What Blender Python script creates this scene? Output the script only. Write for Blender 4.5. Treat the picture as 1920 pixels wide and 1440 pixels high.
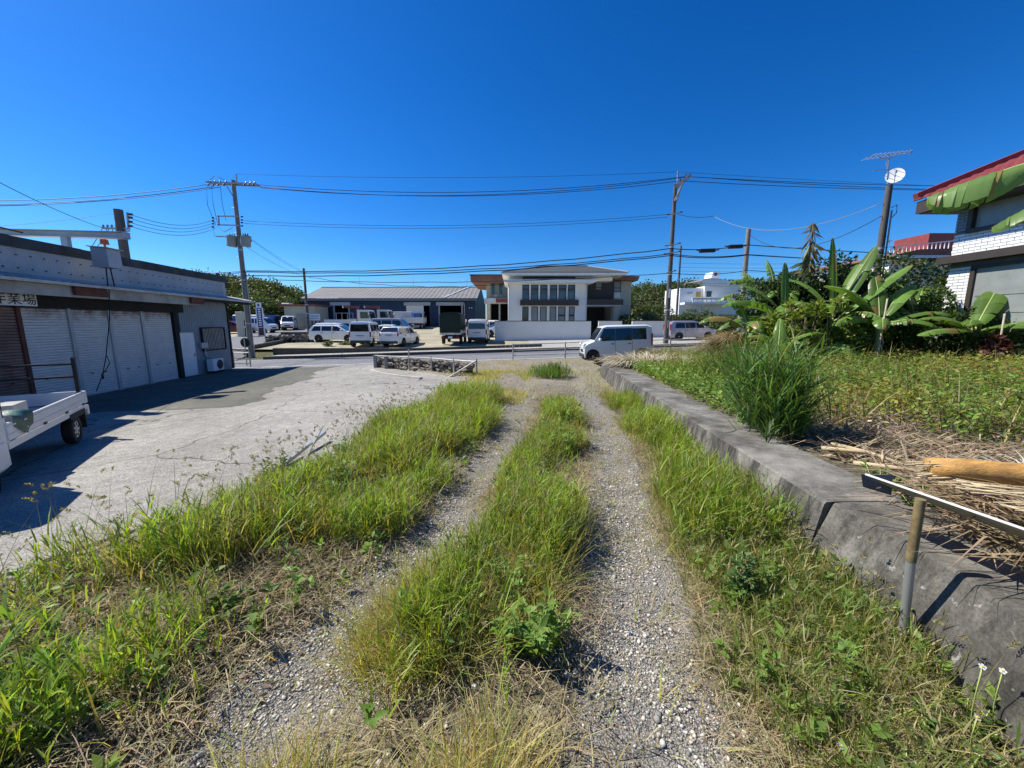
import bpy, math, random
import numpy as np
from mathutils import Vector, Matrix

for _o in list(bpy.data.objects):
    bpy.data.objects.remove(_o)
scene = bpy.context.scene
COL = scene.collection
R = math.radians
rng = np.random.default_rng(7)
random.seed(7)

# ------------------------------------------------------------------ camera, sky, sun, exposure
EYE, F, PITCH = 1.6, 721.0, R(8.98)
cam = bpy.data.cameras.new('camera')
cam.sensor_width = 36.0
cam.lens = F / 1920 * 36.0
cam.clip_start = 0.02
cam.clip_end = 3000
camo = bpy.data.objects.new('camera', cam)
COL.objects.link(camo)
camo.location = (0, 0, EYE)
camo.rotation_euler = (R(90) - PITCH, 0, 0)
scene.camera = camo

SUN_EL = R(49.5)
SUN_AZ = math.atan2(-0.96, 0.27)          # clockwise from +Y
world = bpy.data.worlds.new('World')
scene.world = world
world.use_nodes = True
wn, wl = world.node_tree.nodes, world.node_tree.links
wn.clear()
sky = wn.new('ShaderNodeTexSky')
sky.sky_type = 'NISHITA'
sky.sun_disc = False
sky.sun_elevation = SUN_EL
sky.sun_rotation = SUN_AZ
sky.altitude = 0
sky.air_density = 1.0
sky.dust_density = 0.3
sky.ozone_density = 10.0
hsv = wn.new('ShaderNodeHueSaturation')
hsv.inputs['Saturation'].default_value = 1.22
hsv.inputs['Value'].default_value = 0.75
gam = wn.new('ShaderNodeGamma')
gam.inputs['Gamma'].default_value = 1.2
bg = wn.new('ShaderNodeBackground')
bg.inputs['Strength'].default_value = 0.105
wo = wn.new('ShaderNodeOutputWorld')
wl.new(sky.outputs[0], hsv.inputs['Color'])
wl.new(hsv.outputs[0], gam.inputs['Color'])
wl.new(gam.outputs[0], bg.inputs[0])
wl.new(bg.outputs[0], wo.inputs[0])

sun = bpy.data.lights.new('sun', 'SUN')
sun.energy = 5.0
sun.angle = R(0.53)
sun.color = (1.0, 0.95, 0.86)
suno = bpy.data.objects.new('sun', sun)
COL.objects.link(suno)
_L = Vector((-math.sin(SUN_AZ) * math.cos(SUN_EL), -math.cos(SUN_AZ) * math.cos(SUN_EL), -math.sin(SUN_EL)))
suno.rotation_euler = _L.to_track_quat('-Z', 'Y').to_euler()
suno.location = (-30, 10, 40)

scene.view_settings.view_transform = 'Standard'
scene.view_settings.look = 'None'
scene.view_settings.exposure = 0.52
scene.view_settings.gamma = 1.0
scene.view_settings.use_curve_mapping = False
scene.cycles.max_bounces = 6
scene.cycles.diffuse_bounces = 3
scene.cycles.glossy_bounces = 3
scene.cycles.transmission_bounces = 4
scene.cycles.transparent_max_bounces = 6


# ------------------------------------------------------------------ helpers
def at(u, v, Y):
    """world point seen at pixel (u, v) of the 1920 x 1440 photograph, at distance Y ahead"""
    yu = (720 - v) / F
    d = ((u - 960) / F, math.cos(PITCH) + yu * math.sin(PITCH), -math.sin(PITCH) + yu * math.cos(PITCH))
    t = Y / d[1]
    return Vector((d[0] * t, Y, EYE + d[2] * t))


class MB:
    """collects simple shapes into one mesh"""
    def __init__(s):
        s.v, s.f, s.smooth = [], [], []

    def add(s, vs, fs, smooth=False):
        b = len(s.v)
        s.v += [tuple(p) for p in vs]
        s.f += [tuple(i + b for i in f) for f in fs]
        s.smooth += [smooth] * len(fs)
        return s

    def box(s, x0, x1, y0, y1, z0, z1, M=None, ch=0.0):
        if ch > 0:
            c = ch
            vs, fs = [], []
            for (z, k) in ((z0, c), (z0 + c, 0), (z1 - c, 0), (z1, c)):
                a, b, d, e = x0 + k, x1 - k, y0 + k, y1 - k
                if k == 0:
                    vs += [(a, d + c, z), (a + c, d, z), (b - c, d, z), (b, d + c, z), (b, e - c, z), (b - c, e, z), (a + c, e, z), (a, e - c, z)]
                else:
                    q = c * .01
                    vs += [(a, d + q, z), (a + q, d, z), (b - q, d, z), (b, d + q, z), (b, e - q, z), (b - q, e, z), (a + q, e, z), (a, e - q, z)]
            for l in range(3):
                for i in range(8):
                    j = (i + 1) % 8
                    fs.append((l * 8 + i, l * 8 + j, l * 8 + 8 + j, l * 8 + 8 + i))
            fs.append(tuple(reversed(range(8))))
            fs.append(tuple(range(24, 32)))
        else:
            vs = [(x0, y0, z0), (x1, y0, z0), (x1, y1, z0), (x0, y1, z0), (x0, y0, z1), (x1, y0, z1), (x1, y1, z1), (x0, y1, z1)]
            fs = [(3, 2, 1, 0), (4, 5, 6, 7), (0, 1, 5, 4), (1, 2, 6, 5), (2, 3, 7, 6), (3, 0, 4, 7)]
        if M is not None:
            vs = [M @ Vector(p) for p in vs]
        return s.add(vs, fs)

    def cb(s, c, size, M=None, ch=0.0):
        return s.box(c[0] - size[0] / 2, c[0] + size[0] / 2, c[1] - size[1] / 2, c[1] + size[1] / 2, c[2] - size[2] / 2, c[2] + size[2] / 2, M, ch)

    def bar(s, p0, p1, w, h=None):
        """rectangular bar between two points"""
        h = h or w
        p0, p1 = Vector(p0), Vector(p1)
        d = (p1 - p0)
        q = d.to_track_quat('Y', 'Z').to_matrix().to_4x4()
        q.translation = p0
        return s.box(-w / 2, w / 2, 0, d.length, -h / 2, h / 2, q)

    def cyl(s, p0, p1, r0, r1=None, n=10, caps=True, smooth=True):
        r1 = r0 if r1 is None else r1
        p0, p1 = Vector(p0), Vector(p1)
        q = (p1 - p0).to_track_quat('Z', 'Y').to_matrix()
        vs, fs = [], []
        for p, r in ((p0, r0), (p1, r1)):
            for i in range(n):
                a = 2 * math.pi * i / n
                vs.append(p + q @ Vector((math.cos(a) * r, math.sin(a) * r, 0)))
        for i in range(n):
            j = (i + 1) % n
            fs.append((i, j, n + j, n + i))
        s.add(vs, fs, smooth)
        if caps:
            s.add(vs[:n], [tuple(reversed(range(n)))])
            s.add(vs[n:], [tuple(range(n))])
        return s

    def tube(s, pts, r, n=6, r1=None):
        pts = [Vector(p) for p in pts]
        m = len(pts)
        vs, fs = [], []
        for k, p in enumerate(pts):
            d = pts[min(k + 1, m - 1)] - pts[max(k - 1, 0)]
            q = d.to_track_quat('Z', 'Y').to_matrix()
            rr = r if r1 is None else r + (r1 - r) * k / (m - 1)
            for i in range(n):
                a = 2 * math.pi * i / n
                vs.append(p + q @ Vector((math.cos(a) * rr, math.sin(a) * rr, 0)))
        for k in range(m - 1):
            for i in range(n):
                j = (i + 1) % n
                fs.append((k * n + i, k * n + j, (k + 1) * n + j, (k + 1) * n + i))
        fs.append(tuple(reversed(range(n))))
        fs.append(tuple(range((m - 1) * n, m * n)))
        return s.add(vs, fs, True)

    def prism(s, poly, d0, d1, axis='y'):
        """polygon in the plane across `axis`, pushed from d0 to d1 (y: poly is x,z; x: poly is y,z; z: poly is x,y)"""
        n = len(poly)
        def P(a, b, d):
            return {'y': (a, d, b), 'x': (d, a, b), 'z': (a, b, d)}[axis]
        vs = [P(a, b, d0) for a, b in poly] + [P(a, b, d1) for a, b in poly]
        fs = [(i, (i + 1) % n, n + (i + 1) % n, n + i) for i in range(n)]
        fs += [tuple(reversed(range(n))), tuple(range(n, 2 * n))]
        return s.add(vs, fs)

    def quad(s, a, b, c, d):
        return s.add([a, b, c, d], [(0, 1, 2, 3)])

    def grid(s, P, nu, nv, smooth=True):
        """P(i, j) for i in 0..nu, j in 0..nv"""
        vs = [P(i, j) for i in range(nu + 1) for j in range(nv + 1)]
        fs = [(i * (nv + 1) + j, (i + 1) * (nv + 1) + j, (i + 1) * (nv + 1) + j + 1, i * (nv + 1) + j + 1) for i in range(nu) for j in range(nv)]
        return s.add(vs, fs, smooth)

    def mesh(s, name):
        me = bpy.data.meshes.new(name)
        me.from_pydata(s.v, [], s.f)
        if any(s.smooth):
            me.polygons.foreach_set('use_smooth', s.smooth)
        me.update()
        return me

    def build(s, name, mat, parent=None, recalc=True):
        me = s.mesh(name)
        if recalc:
            import bmesh
            bm = bmesh.new(); bm.from_mesh(me)
            bmesh.ops.recalc_face_normals(bm, faces=bm.faces)
            bm.to_mesh(me); bm.free()
        return link(name, me, mat, parent)


def link(name, me, mat, parent=None):
    o = bpy.data.objects.new(name, me)
    COL.objects.link(o)
    if mat is not None:
        if not me.materials:
            me.materials.append(mat)
    if parent is not None:
        o.parent = parent
    return o


def tag(o, label=None, cat=None, group=None, kind=None):
    if label: o['label'] = label
    if cat: o['category'] = cat
    if group: o['group'] = group
    if kind: o['kind'] = kind
    return o


def thing(name, label, cat, loc=(0, 0, 0), rz=0.0, group=None):
    o = bpy.data.objects.new(name, None)
    o.empty_display_size = .2
    COL.objects.link(o)
    o.location = loc
    o.rotation_euler = (0, 0, rz)
    return tag(o, label, cat, group)


def copy_tree(o, parent=None):
    c = o.copy()
    COL.objects.link(c)
    c.parent = parent
    for ch in list(o.children):
        copy_tree(ch, c)
    return c


def np_mesh(name, verts, faces_quads=None, faces_tris=None, colors=None, smooth=False):
    """fast mesh from numpy arrays; colors per vertex (n,3)"""
    me = bpy.data.meshes.new(name)
    nq = 0 if faces_quads is None else len(faces_quads)
    nt = 0 if faces_tris is None else len(faces_tris)
    me.vertices.add(len(verts))
    me.vertices.foreach_set('co', np.ascontiguousarray(verts, dtype=np.float32).ravel())
    loops = []
    if nq: loops.append(np.asarray(faces_quads).ravel())
    if nt: loops.append(np.asarray(faces_tris).ravel())
    loops = np.concatenate(loops).astype(np.int32)
    me.loops.add(len(loops))
    me.loops.foreach_set('vertex_index', loops)
    me.polygons.add(nq + nt)
    starts = np.concatenate([np.arange(nq) * 4, nq * 4 + np.arange(nt) * 3]).astype(np.int32)
    me.polygons.foreach_set('loop_start', starts)
    if smooth:
        me.polygons.foreach_set('use_smooth', np.ones(nq + nt, dtype=bool))
    me.update(calc_edges=True)
    if colors is not None:
        a = me.color_attributes.new('col', 'FLOAT_COLOR', 'POINT')
        c4 = np.ones((len(verts), 4), dtype=np.float32)
        c4[:, :3] = colors
        a.data.foreach_set('color', c4.ravel())
    return me


# ------------------------------------------------------------------ materials
def nodes_of(name):
    m = bpy.data.materials.new(name)
    m.use_nodes = True
    nt = m.node_tree
    b = nt.nodes['Principled BSDF']
    return m, nt.nodes, nt.links, b


def noise(n, l, vec, scale, detail=5, rough=.6):
    t = n.new('ShaderNodeTexNoise')
    t.inputs['Scale'].default_value = scale
    t.inputs['Detail'].default_value = detail
    t.inputs['Roughness'].default_value = rough
    l.new(vec, t.inputs['Vector'])
    return t.outputs['Fac']


def ramp(n, l, fac, stops):
    r = n.new('ShaderNodeValToRGB')
    e = r.color_ramp.elements
    while len(e) < len(stops):
        e.new(.5)
    for k, (p, c) in enumerate(stops):
        e[k].position = p
        e[k].color = (*c, 1) if len(c) == 3 else c
    l.new(fac, r.inputs['Fac'])
    return r.outputs['Color']


def mix(n, l, fac, a, b, mode='MIX'):
    m = n.new('ShaderNodeMix')
    m.data_type = 'RGBA'
    m.blend_type = mode
    for sock, val in ((m.inputs[0], fac), (m.inputs[6], a), (m.inputs[7], b)):
        if isinstance(val, (int, float)):
            sock.default_value = val
        elif isinstance(val, tuple):
            sock.default_value = (*val, 1)
        else:
            l.new(val, sock)
    return m.outputs[2]


def pm(name, col, rough=.7, metal=0.0, var=.18, scale=2.5, bump=.0, bscale=40, dirt=None, dirt_amt=.5, spec=None, stretch=None, coat=0.0):
    """painted/plain surface with uneven tone, optional dirt patches and relief"""
    m, n, l, b = nodes_of(name)
    tc = n.new('ShaderNodeTexCoord')
    vec = tc.outputs['Object']
    if stretch:
        mp = n.new('ShaderNodeMapping')
        mp.inputs['Scale'].default_value = stretch
        l.new(vec, mp.inputs['Vector'])
        vec = mp.outputs[0]
    f = noise(n, l, vec, scale, 6, .65)
    lo = tuple(max(0, c * (1 - var)) for c in col)
    hi = tuple(min(1, c * (1 + var * .7)) for c in col)
    c = ramp(n, l, f, [(.3, lo), (.7, hi)])
    if dirt:
        f2 = noise(n, l, vec, scale * .6, 8, .75)
        k = ramp(n, l, f2, [(.5, (0, 0, 0)), (.68, (dirt_amt,) * 3)])
        c = mix(n, l, k, c, dirt)
    l.new(c, b.inputs['Base Color'])
    b.inputs['Roughness'].default_value = rough
    b.inputs['Metallic'].default_value = metal
    if spec is not None: b.inputs['Specular IOR Level'].default_value = spec
    if coat: b.inputs['Coat Weight'].default_value = coat
    if bump:
        bp = n.new('ShaderNodeBump')
        bp.inputs['Strength'].default_value = bump
        bp.inputs['Distance'].default_value = .02
        l.new(noise(n, l, vec, bscale, 4, .7), bp.inputs['Height'])
        l.new(bp.outputs[0], b.inputs['Normal'])
    return m


def leaf_mat(name, tint=(1, 1, 1), trans=.45, rough=.5, attr='col', base=None):
    """leaf: colour per leaf from the mesh (or a base colour), partly see-through to light"""
    m, n, l, b = nodes_of(name)
    out = n['Material Output']
    if base is None:
        a = n.new('ShaderNodeAttribute'); a.attribute_name = attr
        c = a.outputs['Color']
        if tint != (1, 1, 1):
            c = mix(n, l, 1.0, c, tint, 'MULTIPLY')
    else:
        tc = n.new('ShaderNodeTexCoord')
        f = noise(n, l, tc.outputs['Object'], 3.0, 4)
        c = ramp(n, l, f, [(.3, tuple(x * .75 for x in base)), (.7, tuple(x * 1.25 for x in base))])
    l.new(c, b.inputs['Base Color'])
    b.inputs['Roughness'].default_value = rough
    b.inputs['Specular IOR Level'].default_value = .35
    t = n.new('ShaderNodeBsdfTranslucent')
    c2 = mix(n, l, 1.0, c, (1.3, 1.25, .5), 'MULTIPLY')
    l.new(c2, t.inputs['Color'])
    ms = n.new('ShaderNodeMixShader')
    ms.inputs[0].default_value = trans
    l.new(b.outputs[0], ms.inputs[1])
    l.new(t.outputs[0], ms.inputs[2])
    l.new(ms.outputs[0], out.inputs['Surface'])
    return m


def glass_mat(name, col=(.012, .016, .018), rough=.06):
    m, n, l, b = nodes_of(name)
    b.inputs['Base Color'].default_value = (*col, 1)
    b.inputs['Roughness'].default_value = rough
    b.inputs['Specular IOR Level'].default_value = .8
    return m


M = {}
M['concrete_grey'] = pm('weathered concrete', (.30, .29, .27), .9, var=.3, scale=1.2, bump=.3, bscale=25, dirt=(.10, .10, .09), dirt_amt=.6)
M['pole'] = pm('concrete pole', (.20, .185, .165), .85, var=.2, scale=2, bump=.1)
M['pole_dark'] = pm('dark pole', (.10, .09, .08), .85, var=.25, scale=2, bump=.1)
M['steel'] = pm('galvanised steel', (.42, .43, .44), .45, .6, var=.15)
M['steel_white'] = pm('pale galvanised pipe', (.42, .42, .40), .5, .3, var=.2, dirt=(.3, .22, .15), dirt_amt=.4)
M['black'] = pm('black rubber', (.015, .015, .016), .8, var=.2)
M['cable'] = pm('black cable', (.012, .014, .02), .6, var=.1)
M['insul'] = pm('brown insulator', (.05, .03, .025), .3, var=.1)
M['white'] = pm('white paint', (.78, .78, .77), .6, var=.06, scale=1.2, dirt=(.5, .49, .46), dirt_amt=.35)
M['carwhite'] = pm('white car paint', (.82, .81, .78), .25, var=.03, coat=.6)
M['carsilver'] = pm('silver violet car paint', (.34, .32, .37), .3, .35, var=.04, coat=.5)
M['carpearl'] = pm('pale mint car paint', (.72, .755, .71), .25, var=.03, coat=.6)
M['carnavy'] = pm('dark navy car paint', (.012, .014, .03), .35, var=.1, coat=.3)
M['carred'] = pm('dull red car paint', (.16, .02, .015), .4, var=.2)
M['plastic'] = pm('dark bumper plastic', (.03, .03, .032), .6, var=.15)
M['glass'] = glass_mat('dark window glass')
M['glass_blue'] = glass_mat('bluish window glass', (.05, .08, .11), .05)
M['tyre'] = pm('tyre rubber', (.018, .018, .018), .85, var=.2)
M['rim'] = pm('silver wheel rim', (.45, .45, .46), .35, .7, var=.1)
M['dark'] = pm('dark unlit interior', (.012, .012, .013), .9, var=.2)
M['lamp_red'] = pm('red lamp lens', (.35, .015, .012), .2, var=.05)
M['lamp_clear'] = pm('clear lamp lens', (.55, .57, .58), .12, var=.05)
M['plate'] = pm('number plate', (.7, .72, .70), .5, var=.05)
M['brown'] = pm('brown trim', (.045, .034, .026), .5, var=.2)


# ------------------------------------------------------------------ the lie of the land
def sstep(a, b, x):
    t = np.clip((x - a) / (b - a), 0, 1)
    return t * t * (3 - 2 * t)


def roadz(x):
    return -.36 + .031 * np.clip(x, -60, 60)


def lotz(x, y):
    return -.25 + .04 * (np.minimum(y, 70) - 30) + .02 * np.clip(x, 0, 20)


def xbank(y):      # where the grass bank of the track meets the concrete yard
    return np.interp(y, [-6, 1.5, 2.5, 3.9, 5.4, 11, 13.5, 20.0], [-5.2, -4.1, -3.6, -2.8, -2.75, -2.15, -1.6, -7.3])


def xmid(y):       # middle of the grassy strip between the wheel ruts
    return np.interp(y, [-2, 1.0, 1.56, 2.64, 4.3, 6.6, 10, 14, 20], [-.8, -.3, -.2, .06, .45, .80, 1.1, 1.3, 1.5])


def xwall(y):      # left top edge of the concrete wall
    return np.where(y < 2.46, np.interp(y, [-3, .6, 1.36, 1.5, 1.75, 2.45], [1.2, 1.80, 2.05, 2.10, 2.18, 2.18]), 1.88 + .102 * y)


_h = rng.random((64, 64))


def vnoise(x, y, s):
    x = np.asarray(x) * s; y = np.asarray(y) * s
    xi = np.floor(x).astype(int); yi = np.floor(y).astype(int)
    fx = x - xi; fy = y - yi
    fx = fx * fx * (3 - 2 * fx); fy = fy * fy * (3 - 2 * fy)
    g = lambda a, b: _h[a % 64, b % 64]
    return (g(xi, yi) * (1 - fx) + g(xi + 1, yi) * fx) * (1 - fy) + (g(xi, yi + 1) * (1 - fx) + g(xi + 1, yi + 1) * fx) * fy


def yardz(x, y):
    z = -.8 + .05 * np.clip(x + 11, 0, 8)
    k = sstep(15.5, 20.6, y)
    return z * (1 - k) + (roadz(x) + .004) * k


def fieldz(x, y):
    z = .40 - .018 * y + .012 * np.clip(x - 3, 0, 20)
    k = sstep(15, 20.3, y)
    return z * (1 - k) + roadz(x) * k


def trackz(x, y):
    z = -.022 * y
    k = sstep(16, 20.4, y)
    z = z * (1 - k) + (roadz(x) + .02) * k
    c = xmid(y)
    rut = np.exp(-((x - c - .80) / .28) ** 2) + np.exp(-((x - c + .78) / .28) ** 2)
    z = z - .035 * rut * (1 - sstep(11, 16, y)) + .05 * (vnoise(x, y, 1.1) - .5) * (1 - sstep(15, 20, y)) + .025 * (vnoise(x, y, 4.3) - .5) * (1 - sstep(8, 12, y))
    return z


def zg(x, y):
    """ground height anywhere"""
    x = np.asarray(x, float); y = np.asarray(y, float)
    xb = xbank(y)
    wdt = np.where(y > 12.5, .25, .85)
    k = sstep(0, 1, (x - xb + .05) / wdt)
    z = yardz(x, y) * (1 - k) + trackz(x, y) * k
    w = xwall(y)
    z = np.where((x > w + .25) & (y < 20.5), fieldz(x, y), z)
    z = np.where(y > 20.5, roadz(x), z)
    z = np.where(y > 26.5, roadz(x) + .18, z)
    q = sstep(28.35, 28.5, y) * np.where(x < 1.5, 1, 0) + np.where(x >= 1.5, sstep(28.0, 31, y), 0)
    z = np.where(y > 28.0, (roadz(x) + .18) * (1 - q) + lotz(x, y) * q, z)
    return z


def Z(x, y):
    return float(zg(x, y))


def sheet(name, xs, ys, zf, mat, mask=None, keep=None, smooth=True):
    X, Y = np.meshgrid(np.asarray(xs, float), np.asarray(ys, float))
    if callable(xs): pass
    V = np.stack([X, Y, zf(X, Y)], -1).reshape(-1, 3)
    nx, ny = len(xs), len(ys)
    i = np.arange(ny - 1)[:, None] * nx + np.arange(nx - 1)[None, :]
    q = np.stack([i, i + 1, i + nx + 1, i + nx], -1).reshape(-1, 4)
    if keep is not None:
        c = V[q].mean(1)
        q = q[keep(c[:, 0], c[:, 1])]
    cols = None
    if mask is not None:
        cols = mask(V[:, 0], V[:, 1])
    me = np_mesh(name, V, q, None, cols, smooth)
    o = link(name, me, mat)
    return tag(o, kind='structure')


# ---- ground materials
def track_mat():
    m, n, l, b = nodes_of('gravel and dry soil')
    tc = n.new('ShaderNodeTexCoord'); v = tc.outputs['Object']
    a = n.new('ShaderNodeAttribute'); a.attribute_name = 'col'
    sp = n.new('ShaderNodeSeparateColor'); l.new(a.outputs['Color'], sp.inputs[0])
    vor = n.new('ShaderNodeTexVoronoi'); vor.inputs['Scale'].default_value = 150
    l.new(v, vor.inputs['Vector'])
    sc = n.new('ShaderNodeSeparateColor'); l.new(vor.outputs['Color'], sc.inputs[0])
    stone = ramp(n, l, sc.outputs[0], [(0, (.16, .15, .13)), (.5, (.30, .285, .255)), (1, (.46, .445, .41))])
    gap = ramp(n, l, vor.outputs['Distance'], [(.25, (1, 1, 1)), (.75, (.28, .25, .21))])
    grav = mix(n, l, 1.0, stone, gap, 'MULTIPLY')
    soil = ramp(n, l, noise(n, l, v, 26, 10, .8), [(.34, (.028, .022, .014)), (.5, (.10, .082, .055)), (.72, (.30, .265, .195))])
    straw = ramp(n, l, noise(n, l, v, 55, 3, .6), [(.35, (.10, .085, .05)), (.65, (.36, .31, .19))])
    soil = mix(n, l, ramp(n, l, noise(n, l, v, 2.2, 5), [(.42, (0, 0, 0)), (.62, (.8, .8, .8))]), soil, straw)
    fac = mix(n, l, .75, sp.outputs[0], noise(n, l, v, 6, 6, .7), 'OVERLAY')
    fac = ramp(n, l, fac, [(.38, (0, 0, 0)), (.6, (1, 1, 1))])
    c = mix(n, l, fac, soil, grav)
    pale = ramp(n, l, noise(n, l, v, 5, 9, .8), [(.3, (.13, .11, .075)), (.48, (.26, .235, .18)), (.7, (.42, .40, .34))])
    pale = mix(n, l, ramp(n, l, noise(n, l, v, 1.1, 6, .7), [(.45, (0, 0, 0)), (.65, (.7, .7, .7))]), pale, (.21, .165, .10))
    c = mix(n, l, sp.outputs[1], c, pale)
    l.new(c, b.inputs['Base Color'])
    b.inputs['Roughness'].default_value = .95
    b.inputs['Specular IOR Level'].default_value = .15
    bp = n.new('ShaderNodeBump'); bp.inputs['Strength'].default_value = .4; bp.inputs['Distance'].default_value = .006
    inv = n.new('ShaderNodeMath'); inv.operation = 'SUBTRACT'; inv.inputs[0].default_value = 1
    l.new(vor.outputs['Distance'], inv.inputs[1])
    l.new(inv.outputs[0], bp.inputs['Height']); l.new(bp.outputs[0], b.inputs['Normal'])
    return m


def paving_mat(name, c0, c1, c2, crack=True, big=.35, fine=60, bump=.25, stain=(.10, .09, .08), cfac=1.0):
    m, n, l, b = nodes_of(name)
    tc = n.new('ShaderNodeTexCoord'); v = tc.outputs['Object']
    f = noise(n, l, v, big, 7, .7)
    c = ramp(n, l, f, [(.3, c0), (.5, c1), (.7, c2)])
    sp = noise(n, l, v, fine, 3, .8)
    c = mix(n, l, .75, c, ramp(n, l, sp, [(.36, (.18, .18, .18)), (.64, (.84, .84, .83))]), 'OVERLAY')
    c = mix(n, l, .45, c, ramp(n, l, noise(n, l, v, 6, 6, .75), [(.35, (.28, .28, .28)), (.65, (.72, .72, .71))]), 'OVERLAY')
    st = ramp(n, l, noise(n, l, v, big * 2.3, 8, .8), [(.56, (0, 0, 0)), (.72, (.55, .55, .55))])
    c = mix(n, l, st, c, stain)
    if crack:
        nz = n.new('ShaderNodeTexNoise'); nz.inputs['Scale'].default_value = 1.5; nz.inputs['Detail'].default_value = 5
        l.new(v, nz.inputs['Vector'])
        mx = n.new('ShaderNodeVectorMath'); mx.operation = 'SCALE'; mx.inputs['Scale'].default_value = .6
        l.new(nz.outputs['Color'], mx.inputs[0])
        ad = n.new('ShaderNodeVectorMath'); ad.operation = 'ADD'
        l.new(v, ad.inputs[0]); l.new(mx.outputs[0], ad.inputs[1])
        vo = n.new('ShaderNodeTexVoronoi'); vo.feature = 'DISTANCE_TO_EDGE'; vo.inputs['Scale'].default_value = .28
        l.new(ad.outputs[0], vo.inputs['Vector'])
        k = ramp(n, l, vo.outputs['Distance'], [(.001, (cfac,) * 3), (.005, (0, 0, 0))])
        c = mix(n, l, k, c, tuple(x * .25 for x in c0))
    l.new(c, b.inputs['Base Color'])
    b.inputs['Roughness'].default_value = .9
    b.inputs['Specular IOR Level'].default_value = .25
    bp = n.new('ShaderNodeBump'); bp.inputs['Strength'].default_value = bump; bp.inputs['Distance'].default_value = .01
    l.new(sp, bp.inputs['Height']); l.new(bp.outputs[0], b.inputs['Normal'])
    return m


M['track'] = track_mat()
M['yard'] = paving_mat('worn yard concrete', (.20, .19, .168), (.285, .272, .245), (.36, .345, .315), True, .35, 45, .6, (.15, .142, .125))
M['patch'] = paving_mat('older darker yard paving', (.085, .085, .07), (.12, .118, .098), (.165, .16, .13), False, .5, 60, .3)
M['asphalt'] = paving_mat('grey asphalt', (.14, .143, .15), (.175, .178, .183), (.21, .21, .212), False, .2, 120, .15, (.15, .15, .155))
M['walk'] = paving_mat('pale footway concrete', (.27, .26, .235), (.345, .335, .31), (.40, .39, .355), False, .6, 60, .15)
M['lot'] = paving_mat('pale coral gravel', (.22, .20, .135), (.34, .31, .22), (.43, .395, .29), False, .35, 25, .5, (.17, .17, .08))
M['soil'] = paving_mat('grassy soil', (.05, .06, .025), (.09, .095, .04), (.16, .14, .075), False, .5, 30, .5)
M['field'] = paving_mat('field soil with straw', (.06, .05, .035), (.13, .11, .075), (.24, .20, .14), False, .9, 35, .6)
M['kerb'] = pm('shade darkened kerb concrete', (.07, .066, .056), .9, var=.35, scale=1.0, bump=.2)  # shade of the kerb's road side is put into this dark base colour
M['kerbpale'] = pm('pale kerb concrete', (.42, .41, .37), .9, var=.25, scale=1.0, bump=.2)
M['line'] = pm('worn white road paint', (.62, .62, .60), .8, var=.2, scale=3, dirt=(.3, .3, .3), dirt_amt=.7)


def lin(a, b, n):
    return list(np.linspace(a, b, n))


# far and wide: one sheet to the horizon, kept under the finer ground
gx = [-900, -500, -300, -200, -140, -100] + lin(-80, -28, 22) + lin(-26, 26, 90) + lin(28, 80, 22) + [100, 140, 200, 300, 500, 900]
gy = [-300, -150, -80, -40, -20] + lin(-10, 20, 60) + lin(20.5, 32, 40) + lin(33, 80, 48) + [90, 110, 150, 200, 300, 500, 900, 1500]
sheet('ground', gx, gy, lambda x, y: zg(x, np.minimum(y, 75)) - .12 - .1 * ((x > -6) & (x < 14) & (y < 20)), M['soil'])


def track_mask(x, y):
    c = xmid(y)
    xx = x + .25 * (vnoise(x, y, 2.0) - .5)
    g = np.exp(-((xx - c - .80) / .31) ** 4) + np.exp(-((xx - c + .80) / .28) ** 4)
    far = sstep(9, 13, y)
    g = np.clip(g * (1 - far * .6) + .2 * far + (y < 1.6) * .35 * (np.abs(x - c) < 1.8), 0, 1)
    pale = np.clip(far * .75, 0, 1)
    return np.stack([g, pale, g * 0], -1)


def _track_sheet():
    ys = np.concatenate([np.linspace(-4, .6, 14), np.linspace(.7, 6, 100), np.linspace(6.1, 20.55, 90)])
    t = np.linspace(0, 1, 110)
    lo = xbank(ys) - .25
    hi = xwall(ys) + .12
    hi = np.where(ys > 14.2, 9.5, hi)
    X = lo[:, None] + (hi - lo)[:, None] * t[None, :]
    Y = np.repeat(ys[:, None], len(t), 1)
    xb = xbank(Y); wdt = np.where(Y > 12.5, .25, .85)
    k = sstep(0, 1, (X - xb + .05) / wdt)
    ZZ = (yardz(X, Y) - .06) * (1 - k) + trackz(X, Y) * k
    V = np.stack([X, Y, ZZ], -1).reshape(-1, 3)
    nx, ny = len(t), len(ys)
    i = np.arange(ny - 1)[:, None] * nx + np.arange(nx - 1)[None, :]
    q = np.stack([i, i + 1, i + nx + 1, i + nx], -1).reshape(-1, 4)
    me = np_mesh('track', V, q, None, track_mask(V[:, 0], V[:, 1]), True)
    tag(link('track', me, M['track']), kind='structure')


_track_sheet()
sheet('concrete_yard', lin(-34, -.8, 134), lin(-12, 20.55, 120), yardz, M['yard'],
      keep=lambda x, y: (x < xbank(y) + .25))
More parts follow.
